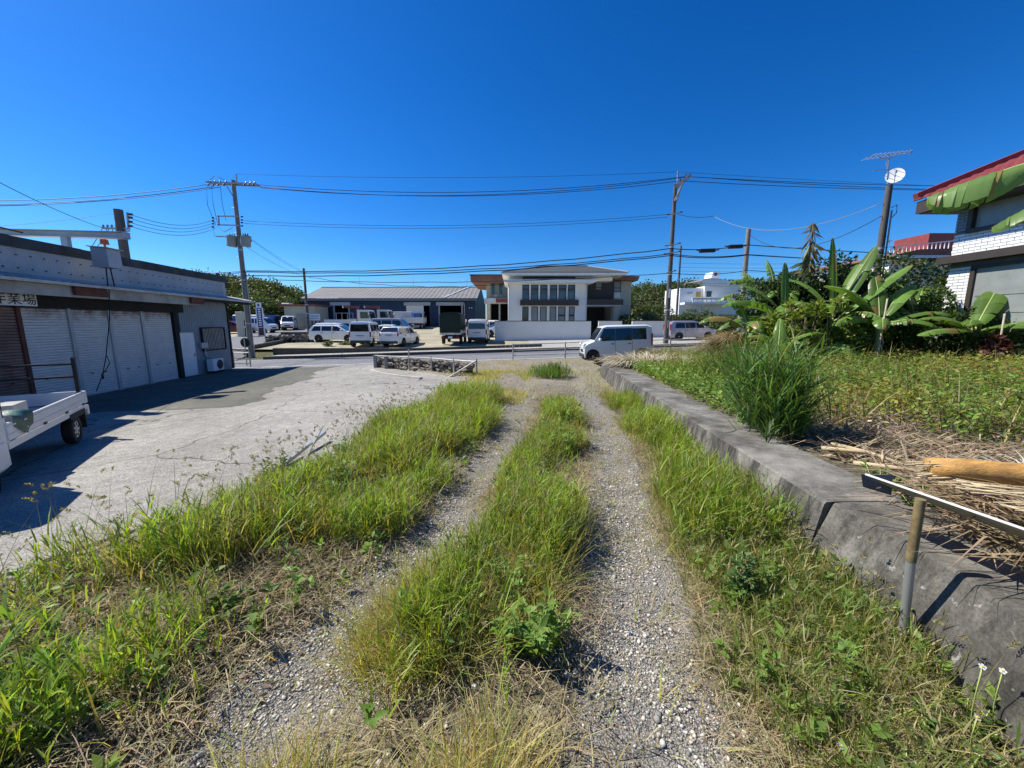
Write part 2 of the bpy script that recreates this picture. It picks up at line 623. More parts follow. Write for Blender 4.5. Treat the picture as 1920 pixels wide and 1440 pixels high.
# darker older paving in front of the workshop
_patch = [at(u, v, 1) for u, v in ()]
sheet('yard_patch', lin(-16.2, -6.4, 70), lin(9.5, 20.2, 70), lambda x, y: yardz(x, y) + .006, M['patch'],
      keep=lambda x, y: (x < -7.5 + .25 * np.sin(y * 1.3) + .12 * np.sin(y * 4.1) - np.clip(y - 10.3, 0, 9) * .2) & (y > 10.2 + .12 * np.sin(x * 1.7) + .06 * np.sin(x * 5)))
sheet('road', lin(-90, 90, 120), lin(20.5, 26.5, 8), lambda x, y: roadz(x), M['asphalt'])
sheet('sidewalk', lin(-17.2, 60, 100), lin(26.66, 28.3, 4), lambda x, y: roadz(x) + .19, M['walk'])
sheet('side_road', lin(-30, -17.0, 20), lin(26.4, 62, 40), lambda x, y: np.where(y < 29, roadz(x) + (lotz(x, y) - roadz(x)) * sstep(26.4, 29, y), lotz(x, y)) + .03, M['asphalt'],
      keep=lambda x, y: (x < -19.3 - (y - 27) * .12) & (x > -25.5 - (y - 27) * .28))
sheet('parking_lot', lin(-45, 1.5, 90), lin(28.5, 62, 70), lambda x, y: lotz(x, y) + .012 + .03 * (vnoise(x, y, .9) - .5), M['lot'])
sheet('house_forecourt', lin(1.5, 60, 60), lin(28.3, 40, 20), lambda x, y: zg(x, y) + .012, M['walk'])
sheet('field', lin(1.9, 34, 170), lin(-4, 20.3, 130), lambda x, y: fieldz(x, y) + .03 * (vnoise(x, y, 1.7) - .5), M['field'],
      keep=lambda x, y: x > xwall(y) + .12)


def strip(name, y0, y1, x0, x1, dz, mat, n=80):
    return sheet(name, lin(x0, x1, n), [y0, y1], lambda x, y: roadz(x) + dz, mat)


strip('road_edge_line', 21.05, 21.2, -60, 60, .005, M['line'])
strip('road_far_edge_line', 26.0, 26.12, -60, 60, .005, M['line'])
# kerb of the far footway and the low retaining kerb of the lot: real steps
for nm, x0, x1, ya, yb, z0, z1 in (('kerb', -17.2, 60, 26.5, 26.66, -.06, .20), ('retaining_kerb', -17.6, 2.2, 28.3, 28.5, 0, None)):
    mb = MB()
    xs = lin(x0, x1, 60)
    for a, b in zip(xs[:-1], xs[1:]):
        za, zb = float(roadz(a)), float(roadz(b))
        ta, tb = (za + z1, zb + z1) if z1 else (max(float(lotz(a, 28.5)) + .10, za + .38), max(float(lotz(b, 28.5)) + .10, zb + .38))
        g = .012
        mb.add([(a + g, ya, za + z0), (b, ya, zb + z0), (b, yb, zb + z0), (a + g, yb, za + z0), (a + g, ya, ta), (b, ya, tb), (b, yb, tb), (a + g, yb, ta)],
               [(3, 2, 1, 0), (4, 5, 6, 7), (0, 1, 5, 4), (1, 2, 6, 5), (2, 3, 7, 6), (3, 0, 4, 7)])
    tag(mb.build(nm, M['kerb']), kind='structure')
# kerb along the side road
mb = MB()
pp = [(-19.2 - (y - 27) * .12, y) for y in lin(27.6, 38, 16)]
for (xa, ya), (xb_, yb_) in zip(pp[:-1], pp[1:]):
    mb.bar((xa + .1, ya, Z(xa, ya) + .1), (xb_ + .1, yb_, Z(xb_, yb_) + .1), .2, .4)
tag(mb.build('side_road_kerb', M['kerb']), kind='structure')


# ------------------------------------------------------------------ workshop on the left
M['panel'] = pm('blue grey metal siding', (.22, .27, .31), .6, var=.12, scale=1.5, dirt=(.14, .16, .17), dirt_amt=.5)
M['corr'] = pm('pale corrugated sheet', (.42, .44, .46), .5, .2, var=.15, scale=1.0, dirt=(.26, .26, .26), dirt_amt=.5)
M['capdark'] = pm('mouldy dark parapet cap', (.055, .06, .062), .9, var=.4, scale=2, bump=.2, dirt=(.13, .13, .125), dirt_amt=.5)
M['eave'] = pm('pale eave sheet', (.50, .49, .46), .7, var=.2, scale=2, dirt=(.2, .12, .08), dirt_amt=.5)
M['soffit'] = pm('stained eave beam', (.40, .395, .37), .85, var=.25, scale=1.5, dirt=(.16, .14, .12), dirt_amt=.6)
M['rust'] = pm('rusty red brown steel', (.13, .045, .028), .85, var=.4, scale=5, bump=.2)
M['header'] = pm('black trim and painted eave shade', (.02, .02, .02), .9, var=.4, scale=2)  # dark trim colour; on the lintel it paints the eave shade


def shutter_mat():
    m, n, l, b = nodes_of('roller shutter with rust at the top')
    tc = n.new('ShaderNodeTexCoord')
    v = tc.outputs['Object']
    sx = n.new('ShaderNodeSeparateXYZ'); l.new(v, sx.inputs[0])
    f = noise(n, l, v, 2.2, 7, .7)
    c = ramp(n, l, f, [(.3, (.60, .585, .55)), (.7, (.74, .725, .69))])
    a = n.new('ShaderNodeMapRange'); a.inputs[1].default_value = 1.9; a.inputs[2].default_value = 3.0
    l.new(sx.outputs[2], a.inputs[0])
    mu = n.new('ShaderNodeMath'); mu.operation = 'MULTIPLY'
    l.new(a.outputs[0], mu.inputs[0]); l.new(noise(n, l, v, 3.5, 6, .7), mu.inputs[1])
    k = ramp(n, l, mu.outputs[0], [(.28, (0, 0, 0)), (.5, (.85, .85, .85))])
    c = mix(n, l, k, c, (.17, .07, .045))
    l.new(c, b.inputs['Base Color']); b.inputs['Roughness'].default_value = .55
    return m


M['shutter'] = shutter_mat()
M['shutter_rust'] = pm('very rusty roller shutter', (.26, .17, .13), .8, var=.4, scale=1.2, dirt=(.12, .03, .02), dirt_amt=.9)

W = thing('workshop', 'long grey workshop with roller shutters and corrugated parapet beside the yard', 'workshop', (-15.1, 20.7, -.8), R(6.6))
SOUTH = -27.0
MB().box(-9, -.06, SOUTH, 0, -.3, 4.05).build('wall', M['panel'], W)
# siding around door and window: pressed vertical ribs
mb = MB()
ys = lin(-3.5, -.02, 24)
mb.box(-.06, 0, -3.5, -.02, 0, 3.4)
for y in ys:
    mb.box(0, .012, y - .02, y + .02, 0, 3.4)
mb.build('siding', M['panel'], W)
MB().box(-.05, .05, -.06, .05, 0, 3.6).build('corner_trim', M['header'], W)
# corrugated parapet
n = 800
def _corr(i, j):
    y = SOUTH + (0.04 - SOUTH) * i / n
    return (0.05 + .011 * (1 if i % 2 else -1), y, 3.72 if j == 0 else 4.52)
mb = MB().grid(_corr, n, 1, False)
mb.box(-9, .02, SOUTH, .03, 3.7, 4.5)
mb.build('parapet', M['corr'], W)
for y in lin(-12.5, -.3, 34):
    for z in (4.29, 3.93):
        MB().box(.06, .075, y - .02, y + .03, z, z + .03).build('bolt', M['header'], W)
mb = MB()
y = SOUTH
while y < .1:
    L = 1.8 + random.random() * .4
    h = .30 + random.uniform(-.015, .015)
    mb.box(-.55, .12, y, min(y + L - .006, .12), 4.50, 4.50 + h)
    y += L
mb.build('parapet_cap', M['capdark'], W)
MB().prism([(-10.3, 4.3), (-10.3, 6.2), (-14.2, 8.0), (SOUTH, 8.0), (SOUTH, 4.3)], -.75, -.12, 'x').build('upper_gable', M['corr'], W)
# lean-to eave
m = 200
def _eave(i, j):
    y = SOUTH + (.75 - SOUTH) * i / m
    w = .012 * (1 if i % 2 else -1)
    return [(-.02, y, 3.80 + w), (1.0, y, 3.60 + w)][j]
mb = MB().grid(_eave, m, 1, False)
def _eave2(i, j):
    p = _eave(i, j)
    return (p[0], p[1], p[2] - .05)
mb.grid(_eave2, m, 1, False)
mb.build('eave_sheet', M['eave'], W)
MB().box(.93, 1.03, SOUTH, .75, 3.50, 3.585).build('eave_edge', M['eave'], W)
MB().box(.70, .82, SOUTH, -3.45, 3.18, 3.52).build('eave_beam', M['soffit'], W)
MB().box(.70, .82, -3.43, .7, 3.38, 3.50).build('eave_beam', M['header'], W)
for y0, y1 in ((-9.0, -7.9), (-4.0, -3.2), (-14, -12.8)):
    MB().box(.84, .93, y0, y1, 3.24, 3.50, ch=.02).build('rusty_gutter_bracket', M['rust'], W)
MB().box(.6, .95, -10.9, -9.2, 3.50, 3.55).build('rusty_gutter_bracket', M['rust'], W)
# black lintel over the shutters: deep shade under the eave put into its colour
MB().box(-.06, .22, SOUTH, -3.5, 2.86, 3.5).build('lintel', M['header'], W)
# shutters: pressed slats
edges = [-3.98, -5.55, -6.93, -8.33, -9.75, -11.2, -12.65, -14.1]
for k in range(len(edges) - 1):
    y1, y0 = edges[k] - .06, edges[k + 1] + .06
    ns = 34
    pts = []
    for i in range(ns):
        z = i * 2.84 / ns
        p = 2.84 / ns
        pts += [(-.012, z), (.020, z + p * .16), (.030, z + p * .5), (.024, z + p * .84)]
    pts.append((0, 2.84))
    mb = MB()
    def _sh(i, j):
        return (pts[i][0], y0 if j == 0 else y1, pts[i][1])
    mb.grid(_sh, len(pts) - 1, 1, False)
    sh = mb.build('roller_shutter', M['shutter_rust'] if k >= 4 else M['shutter'], W)
    if k >= 4: sh['label'] = 'very rusty brown roller shutter'
    MB().box(.02, .045, y0 + .35, y0 + .43, .72, .75).build('handle', M['black'], sh)
    MB().box(.02, .045, y1 - .43, y1 - .35, .72, .75).build('handle', M['black'], sh)
    MB().box(.02, .04, y0, y1, 0, .05).build('bottom_rail', M['steel'], sh)
for k, e in enumerate(edges[1:]):
    MB().box(-.04, .07, e - .055, e + .055, 0, 2.86).build('shutter_guide', M['rust'] if k == 3 else M['corr'], W)
MB().box(-.03, .09, -3.95, -3.72, 0, 2.9).build('shutter_post', M['header'], W)
# door, window with bars, junction box
d = MB().box(0.012, .05, -3.68, -2.82, .03, 1.96).build('door', M['white'], W)
MB().box(.05, .09, -2.92, -2.87, .9, 1.02).build('handle', M['steel'], d)
mb = MB()
for a in ((-3.72, -3.68, .03, 2.0), (-2.82, -2.78, .03, 2.0), (-3.68, -2.82, 1.96, 2.0)):
    mb.box(.012, .06, a[0], a[1], a[2], a[3])
mb.build('door_frame', M['corr'], d)
w = MB().box(.012, .03, -2.25, -.55, 1.12, 2.15).build('window', M['glass'], W)
mb = MB()
for (a, b, c, e) in ((-2.3, -2.25, 1.07, 2.2), (-.55, -.5, 1.07, 2.2), (-2.25, -.55, 2.15, 2.2), (-2.25, -.55, 1.07, 1.12)):
    mb.box(.012, .10, a, b, c, e)
mb.build('window_frame', M['header'], w)
for y in lin(-2.15, -.65, 15):
    MB().box(.06, .085, y - .017, y + .017, 1.13, 2.14).build('window_bar', M['steel_white'], w)
jb = MB().box(.012, .16, -2.5, -2.05, 1.22, 1.48, ch=.01).build('meter_box', M['corr'], W)
MB().tube([(.08, -2.2, 1.22), (.08, -2.2, .9), (.1, -2.12, .7)], .035, 8).build('pipe', M['corr'], jb)
# sign board over the shutters
sb = MB().box(.23, .27, -11.3, -9.42, 2.88, 3.32, ch=.008).build('sign_board', M['white'], W)
cu = bpy.data.curves.new('lettering', 'FONT')
cu.body = '車作業場'
cu.size = .37
cu.extrude = .003
cu.align_x = 'RIGHT'
_tx = bpy.data.objects.new('lettering_source', cu)
COL.objects.link(_tx)
bpy.context.view_layer.update()
_me = bpy.data.meshes.new_from_object(_tx.evaluated_get(bpy.context.evaluated_depsgraph_get()))
bpy.data.objects.remove(_tx)
_me.materials.clear()
lo = link('lettering', _me, M['black'], sb)
lo.location = (.275, -9.44, 2.95)
lo.rotation_euler = (R(90), 0, R(90))
MB().box(.2, .28, -11.3, -9.42, 3.325, 3.46).build('sign_backing', M['soffit'], W)

# beam sticking out over the parapet, post on the roof
b = thing('roof_beam', 'grey steel beam lying on the workshop roof with its end over the parapet', 'beam', W.matrix_basis @ Vector((0, 0, 0)))
WM = Matrix.Translation((-15.1, 20.7, -.8)) @ Matrix.Rotation(R(6.6), 4, 'Z')
b.location = WM @ Vector((-1, -6.6, 4.8)); b.rotation_euler = (0, 0, R(6.6))
mb = MB(); mb.box(-2.6, 1.75, -.13, .13, .55, .57); mb.box(-2.6, 1.75, -.13, .13, .75, .77); mb.box(-2.6, 1.75, -.02, .02, .57, .75); mb.box(1.70, 1.76, -.13, .13, .55, .77)
mb.build('girder', M['steel'], b)
MB().box(-.3, -.1, -.08, .08, 0, .55).build('support', M['steel'], b)
MB().box(-2.4, -2.2, -.08, .08, 0, .55).build('support', M['steel'], b)
mb = MB(); mb.cyl((-2.4, -.5, .9), (-1.2, -.3, .62), .03)
mb.build('loose_rod', M['header'], b)
p = thing('roof_post', 'tall square grey post on the workshop roof at the left edge', 'post', WM @ Vector((-.5, -9.55, 4.78)), R(6.6))
MB().box(-.14, .14, -.14, .14, 0, 1.75, ch=.01).build('post', M['concrete_grey'], p)
MB().box(-.17, .17, -.17, .17, 1.75, 1.8).build('cap', M['header'], p)

# box with beacon on the eave
bx = thing('lamp_box', 'pale sheet metal box on a stalk above the eave with an orange beacon on top', 'box', WM @ Vector((.92, -7.75, 3.62)), R(6.6))
mb = MB(); mb.prism([(-.24, .58), (.24, .58), (.22, 1.16), (-.24, 1.20)], -.25, .25, 'y')
mb.build('housing', M['corr'], bx)
MB().prism([(-.30, 1.205), (.30, 1.165), (.30, 1.19), (-.30, 1.23)], -.31, .31, 'y').build('lid', M['steel'], bx)
mb = MB(); mb.cyl((-.05, -.06, 0), (-.02, -.06, .58), .018); mb.cyl((.05, .06, 0), (.03, .03, .58), .018)
mb.build('stalk', M['header'], bx)
M['orange'] = pm('orange beacon plastic', (.6, .16, .03), .25, var=.1)
mb = MB(); mb.cyl((0, 0, 1.20), (0, 0, 1.32), .03); mb.cyl((0, 0, 1.32), (0, 0, 1.47), .12, .10, 14)
mb.cyl((0, 0, 1.47), (0, 0, 1.50), .10, .03, 14)
mb.build('beacon', M['orange'], bx)

ac = thing('air_conditioner', 'white air conditioner outdoor unit on the ground under the barred window', 'air conditioner', WM @ Vector((.32, -1.95, .03)), R(6.6))
MB().box(-.15, .15, -.40, .40, .08, .66, ch=.015).build('casing', M['white'], ac)
mb = MB(); mb.cyl((.151, .1, .37), (.16, .1, .37), .235, n=24); mb.build('fan_opening', M['dark'], ac)
mb = MB()
for r_ in (.06, .12, .18, .23):
    pts = [(.166, .1 + r_ * math.cos(a), .37 + r_ * math.sin(a)) for a in lin(0, 2 * math.pi, 21)]
    mb.tube(pts, .004, 4)
mb.build('fan_grille', M['steel_white'], ac)
for y in (-.3, .3):
    MB().box(-.18, .18, y - .05, y + .05, 0, .08).build('foot', M['black'], ac)

# pulley rope hanging from the eave
pts = [WM @ Vector((.88, -7.8, 3.5)), WM @ Vector((.85, -7.9, 2.6)), WM @ Vector((.85, -8.1, 1.9)), WM @ Vector((.86, -8.3, 1.25)), WM @ Vector((.9, -8.55, .75)), WM @ Vector((.95, -8.9, .28))]
rp = thing('hanging_rope', 'dark rope with a hook hanging from the workshop eave to the truck bed', 'rope', pts[-1])
mb = MB().tube([p - pts[-1] for p in pts], .014, 6)
mb.tube([pts[3] - pts[-1] + Vector((0, .05, .1)), pts[3] - pts[-1] + Vector((.02, .09, -.15)), pts[4] - pts[-1]], .012, 6)
mb.build('rope', M['black'], rp)
MB().cb(tuple(pts[4] - pts[-1] + Vector((0, 0, -.05))), (.05, .05, .18), ch=.01).build('hook', M['rust'], rp)


# ------------------------------------------------------------------ vehicles
def wheel(parent, x, y, r, w, rim_mat, side):
    """tyre with rim; side = +1 faces +y"""
    mb = MB()
    prof = [(r * .62, -w / 2), (r * .94, -w / 2), (r, -w / 2 + .03), (r, w / 2 - .03), (r * .94, w / 2), (r * .62, w / 2)]
    n = 20
    def P(i, j):
        a = 2 * math.pi * i / n
        return (x + prof[j][0] * math.cos(a), y + prof[j][1], r + prof[j][0] * math.sin(a))
    mb.grid(P, n, 5, False)
    t = mb.build('wheel', M['tyre'], parent)
    mb = MB()
    yo = y + side * (w / 2 - .012)
    mb.cyl((x, yo - side * .03, r), (x, yo, r), r * .63, r * .60, 20)
    mb.cyl((x, yo, r), (x, yo + side * .012, r), r * .18, r * .15, 10)
    mb.build('rim', rim_mat, t)
    mb = MB()
    for k in range(7):
        a = 2 * math.pi * k / 7
        c = (x + r * .4 * math.cos(a), yo + side * .004, r + r * .4 * math.sin(a))
        mb.cyl((c[0], yo - side * .004, c[2]), (c[0], yo + side * .003, c[2]), r * .11, n=8)
    mb.build('rim_hole', M['dark'], t)
    return t


def make_car(root, S, paint, glass=None, rim=None):
    """S: dict with L, W, H, sill, belt, roof width, stations [(x, ztop)], windows, wheels. +x forward, origin on the ground in the middle."""
    glass = glass or M['glass']
    rim = rim or M['rim']
    L, Wd = S['L'], S['W'] / 2
    wr = S['wr']
    st = S['st']                 # (x, ztop, width factor)
    sill = S.get('sill', .2)
    belt = S['belt']
    n = len(st)
    rows = []
    for (x, zt, wf) in st:
        w = Wd * wf
        zb = min(belt, zt - .05)
        cab = zt > belt + .15
        t = min(1, max(0, (zt - belt) / max(.01, S['H'] - belt)))
        wt = w * (1 - t * (1 - wr)) if cab else w * .93
        rows.append([(x, 0, sill), (x, w * .93, sill), (x, w * .99, sill + .10), (x, w, sill + .45 * (zb - sill)), (x, w * .985, zb),
                     (x, wt, zt - (.05 if cab else .02)), (x, wt * .86, zt), (x, 0, zt + .015)])
    mb = MB()
    def P(i, j):
        if j < 8:
            return rows[i][j]
        a = rows[i][14 - j]
        return (a[0], -a[1], a[2])
    mb.grid(P, n - 1, 14, True)
    for i in (0, n - 1):
        vs = [P(i, j) for j in range(15)]
        mb.add(vs[:14], [tuple(range(14))])
    body = mb.build('body', paint, root)
    # sharpen: keep creases readable
    body.data.set_sharp_from_angle(angle=R(32))

    def half(x, z):               # half width of the greenhouse at height z
        w = Wd * np.interp(x, [s[0] for s in st], [s[2] for s in st])
        t = (z - belt) / (S['H'] - .05 - belt)
        return w * (.985 + (wr - .985) * min(1, max(0, t)))
    for (xa, xb, xc, xd, z0, z1) in S['win']:      # bottom from xa to xb, top from xd to xc
        for sd in (1, -1):
            o = .008
            q = [(xa, sd * (half(xa, z0) + o), z0), (xb, sd * (half(xb, z0) + o), z0), (xc, sd * (half(xc, z1) + o), z1), (xd, sd * (half(xd, z1) + o), z1)]
            mb = MB().add(q + [(a, b - sd * .012, c) for a, b, c in q], [(0, 1, 2, 3), (7, 6, 5, 4), (0, 1, 5, 4), (1, 2, 6, 5), (2, 3, 7, 6), (3, 0, 4, 7)])
            mb.build('side_window', glass, root)
    for nm, key in (('windscreen', 'ws'), ('rear_window', 'rw')):
        (x0, z0, w0), (x1, z1, w1) = S[key]
        d = Vector((x1 - x0, 0, z1 - z0)).normalized()
        nrm = Vector((d.z, 0, -d.x))
        if (key == 'ws') != (nrm.x > 0): nrm = -nrm
        q = [Vector((x0, -w0 * Wd, z0)), Vector((x0, w0 * Wd, z0)), Vector((x1, w1 * Wd, z1)), Vector((x1, -w1 * Wd, z1))]
        o = nrm * .014
        mb = MB().add([p + o for p in q] + [p - o for p in q], [(0, 1, 2, 3), (7, 6, 5, 4), (0, 1, 5, 4), (1, 2, 6, 5), (2, 3, 7, 6), (3, 0, 4, 7)])
        mb.build(nm, glass, root)
    r = S.get('r', .29)
    for x in S['wx']:
        for sd in (1, -1):
            mb = MB()
            mb.cyl((x, sd * (Wd * .7), r + .02), (x, sd * (Wd + .004), r + .02), r * 1.22, n=22)
            arch = mb.build('wheel_arch', M['dark'], root)
            wheel(root, x, sd * (Wd - .075), r, .17, rim, sd)
    f, b = L / 2, -L / 2
    bm = S.get('bumper', M['plastic'])
    ew = Wd * st[0][2]; fw = Wd * st[-1][2]
    MB().box(b - .05, b + .10, -ew * .97, ew * .97, sill, sill + .2, ch=.03).build('rear_bumper', bm, root)
    MB().box(f - .10, f + .05, -fw * .97, fw * .97, sill, sill + .2, ch=.03).build('front_bumper', bm, root)
    tl = S['tail']; hl = S['head']
    for sd in (1, -1):
        MB().box(b - .02, b + .06, sd * ew * .99 - .05, sd * ew * .99 + .05, tl[0], tl[1], ch=.012).build('tail_lamp', M['lamp_red'], root)
        MB().box(f - .16, f + .025, sd * (fw - .13) - .12, sd * (fw - .13) + .12, hl[0], hl[1], ch=.02).build('headlight', M['lamp_clear'], root)
        mx = S['mir']
        MB().box(mx[0] - .06, mx[0] + .06, sd * (Wd + .10) - .08, sd * (Wd + .10) + .08, mx[1], mx[1] + .14, ch=.025).build('door_mirror', paint, root)
    MB().box(b - .028, b + .02, -.17, .17, S.get('plate', .75), S.get('plate', .75) + .16).build('number_plate', M['plate'], root)
    MB().box(b - .026, b + .02, -.3, .3, S.get('plate', .75) + .19, S.get('plate', .75) + .225).build('tailgate_handle', M['plastic'], root)
    MB().box(f - .02, f + .018, -fw * .5, fw * .5, sill + .27, sill + .42, ch=.01).build('grille', M['plastic'], root)
    for x in S['seam']:
        for sd in (1, -1):
            MB().box(x - .006, x + .006, sd * (Wd * .985) - .014, sd * (Wd * .985) + .014, sill + .08, belt).build('door_gap', M['dark'], root)
            MB().box(x + .07, x + .22, sd * (Wd * .99) - .02, sd * (Wd * .99) + .02, belt - .16, belt - .12).build('door_handle', S.get('hmat', M['plastic']), root)
    return root


VAN = dict(L=4.1, W=1.67, H=1.88, sill=.26, belt=1.12, wr=.86, r=.29,
           st=[(-2.05, 1.68, .94), (-2.0, 1.84, .98), (-1.7, 1.88, 1), (.7, 1.88, 1), (1.05, 1.80, 1), (1.75, 1.08, .98), (2.0, .92, .92), (2.05, .80, .86)],
           win=[(-1.85, -.98, -.98, -1.80, 1.14, 1.66), (-.88, .12, .12, -.88, 1.14, 1.66), (.24, 1.35, .95, .24, 1.12, 1.66)],
           ws=((1.72, 1.12, .86), (1.08, 1.76, .74)), rw=((-2.06, 1.14, .82), (-2.035, 1.70, .76)), wx=(-1.3, 1.25), tail=(.72, 1.12), head=(.68, .9), mir=(1.2, 1.12), seam=(-.93, .18), plate=.62)
WAGON = dict(L=4.2, W=1.66, H=1.50, sill=.20, belt=.95, wr=.80, r=.29,
             st=[(-2.1, 1.0, .9), (-2.05, 1.12, .97), (-1.75, 1.46, .99), (-1.4, 1.50, 1), (.1, 1.49, 1), (.4, 1.43, 1), (1.2, .97, .99), (1.95, .80, .93), (2.1, .66, .84)],
             win=[(-1.85, -1.05, -1.05, -1.6, .97, 1.36), (-.95, -.12, -.12, -.95, .97, 1.36), (-.02, .95, .40, -.02, .96, 1.36)],
             ws=((1.18, 1.0, .84), (.46, 1.40, .68)), rw=((-2.06, 1.13, .84), (-1.79, 1.43, .70)), wx=(-1.25, 1.3), tail=(.78, 1.02), head=(.58, .74), mir=(.78, .98), seam=(-1.0, -.07), plate=.66)
HIACE = dict(L=4.7, W=1.69, H=1.98, sill=.26, belt=1.15, wr=.84, r=.32,
             st=[(-2.35, 1.80, .95), (-2.28, 1.94, .98), (-1.9, 1.98, 1), (1.1, 1.98, 1), (1.45, 1.90, 1), (2.15, 1.18, .97), (2.3, 1.0, .92), (2.35, .8, .88)],
             win=[(-2.1, -1.0, -1.0, -2.05, 1.18, 1.74), (-.9, .4, .4, -.9, 1.18, 1.74), (.52, 1.75, 1.35, .52, 1.15, 1.74)],
             ws=((2.12, 1.22, .88), (1.5, 1.86, .76)), rw=((-2.36, 1.16, .84), (-2.33, 1.76, .78)), wx=(-1.35, 1.45), tail=(.7, 1.12), head=(.75, 1.0), mir=(1.6, 1.15), seam=(-.95, .46), plate=.66)
KEI = dict(L=3.4, W=1.475, H=1.79, sill=.20, belt=1.02, wr=.85, r=.28,
           st=[(-1.7, 1.45, .93), (-1.66, 1.70, .97), (-1.45, 1.78, 1), (.55, 1.79, 1), (.78, 1.73, 1), (1.20, 1.06, .99), (1.55, .93, .94), (1.68, .80, .88), (1.7, .6, .84)],
           win=[(-1.40, -.685, -.685, -1.38, 1.07, 1.62), (-.675, .14, .14, -.675, 1.04, 1.64), (.15, 1.02, .72, .15, 1.03, 1.64)],
           ws=((1.18, 1.08, .88), (.82, 1.68, .78)), rw=((-1.705, 1.05, .80), (-1.68, 1.62, .76)), wx=(-1.18, 1.28), tail=(.75, 1.35), head=(.66, .92), mir=(.95, 1.03), seam=(-.69, .15), plate=.62)
MINI = dict(L=3.9, W=1.66, H=1.60, sill=.20, belt=.98, wr=.80, r=.29,
            st=[(-1.95, 1.05, .9), (-1.9, 1.30, .96), (-1.72, 1.55, .99), (-1.4, 1.60, 1), (.1, 1.59, 1), (.5, 1.48, 1), (1.35, .98, .98), (1.8, .80, .92), (1.95, .64, .82)],
            win=[(-1.55, -.72, -.72, -1.45, 1.0, 1.42), (-.66, .18, .18, -.66, .99, 1.43), (.24, 1.15, .55, .24, .98, 1.43)],
            ws=((1.32, 1.0, .84), (.55, 1.45, .68)), rw=((-1.915, 1.10, .82), (-1.735, 1.52, .72)), wx=(-1.2, 1.25), tail=(.85, 1.35), head=(.6, .8), mir=(.9, 1.0), seam=(-.69, .21), plate=.62)
SEDAN = dict(L=4.4, W=1.72, H=1.45, sill=.18, belt=.90, wr=.78, r=.31,
             st=[(-2.2, .85, .88), (-2.1, .98, .96), (-1.6, 1.05, .99), (-1.0, 1.38, 1), (-.6, 1.45, 1), (.2, 1.44, 1), (1.2, .93, .99), (1.95, .78, .93), (2.2, .62, .82)],
             win=[(-1.25, -.55, -.55, -.95, .93, 1.30), (-.48, .2, .2, -.48, .92, 1.32), (.27, 1.0, .4, .27, .92, 1.31)],
             ws=((1.18, .96, .84), (.3, 1.40, .66)), rw=((-1.62, 1.07, .80), (-1.03, 1.37, .66)), wx=(-1.35, 1.4), tail=(.72, .88), head=(.58, .74), mir=(.85, .93), seam=(-.51, .23), plate=.6)


def put_car(name, label, S, paint, x, y, heading, glass=None, z=None, group=None, pitch=0.0, cat='car', rim=None):
    """heading in degrees: 0 faces +x (right), 90 faces away"""
    zz = Z(x, y) + .012 if z is None else z
    root = thing(name, label, cat, (x, y, zz), R(heading), group)
    if pitch: root.rotation_euler = (0, R(pitch), R(heading))
    return make_car(root, S, paint, glass, rim)


GR = 'vehicles parked in the gravel lot'
nb = put_car('tall_kei_car', 'pale mint boxy small car parked at the end of the track', KEI, M['carpearl'], 5.35, 20.02, 180, z=-.29, pitch=1.6)
MB().box(.3, .34, 0, .02, .2, .21).build('sill_trim', M['plastic'], nb)
put_car('minivan', 'silver violet minivan parked across the road beside the tall power pole', MINI, M['carsilver'], 15.35, 33.6, 0, pitch=-1)
put_car('delivery_van', 'white delivery van seen from behind, left of the small white estate car', VAN, M['carwhite'], -11.9, 31.7, 97, group=GR, cat='van')
put_car('estate_car', 'small white estate car seen from behind, right of the white delivery van', WAGON, M['carwhite'], -9.1, 31.8, 80, group=GR)
put_car('estate_car', 'white estate car seen side on behind the dry stone wall', WAGON, M['carwhite'], -15.85, 35.0, 2, group=GR)
put_car('estate_car', 'white car with bluish windows behind the side-on white estate car', WAGON, M['carwhite'], -17.6, 39, 0, M['glass_blue'], group=GR)
put_car('saloon_car', 'white low car with its nose out behind the two rear-facing white vehicles', SEDAN, M['carwhite'], -11.3, 36.4, 0, group=GR)
put_car('grey_van', 'grey van with dark windows in front of the crane trucks', dict(VAN, H=1.88), M['carsilver'], -12.9, 42, 0, group=GR, cat='van')
put_car('high_roof_van', 'large white van seen from behind next to the green canvas truck', HIACE, M['carwhite'], -2.95, 35.0, 90, group=GR, cat='van')
put_car('hatchback', 'white hatchback in the row behind the large white van', MINI, M['carwhite'], -3.1, 44, 172, group=GR)
put_car('saloon_car', 'white saloon behind the end of the long white boundary wall', SEDAN, M['carwhite'], -1.3, 41.2, 205, group=GR)
put_car('compact_car', 'white compact car mostly hidden behind the house corner and boundary wall', MINI, M['carwhite'], -.1, 44.5, 120, group=GR)
put_car('small_van', 'white small van parked by the side road left of the dark van', dict(VAN, L=4.1), M['carwhite'], -31.0, 47.5, -4, group=GR, cat='van')
put_car('dark_van', 'dark navy van between two white vans by the cream shed', HIACE, M['carnavy'], -33.6, 54, 0, group=GR, cat='van')
put_car('small_van', 'white small van facing the camera in front of the cream shed', dict(VAN, W=1.6), M['carwhite'], -30.6, 53.5, -68, group=GR, cat='van')
put_car('red_car', 'dull red car half hidden beside the workshop corner', SEDAN, M['carred'], -33.2, 46, 20, group=GR)


# ---- trucks
def truck_wheels(t, xs, w, r):
    for x in xs:
        for sd in (1, -1):
            wheel(t, x, sd * (w / 2 - .11), r, .2, M['rim'], sd)


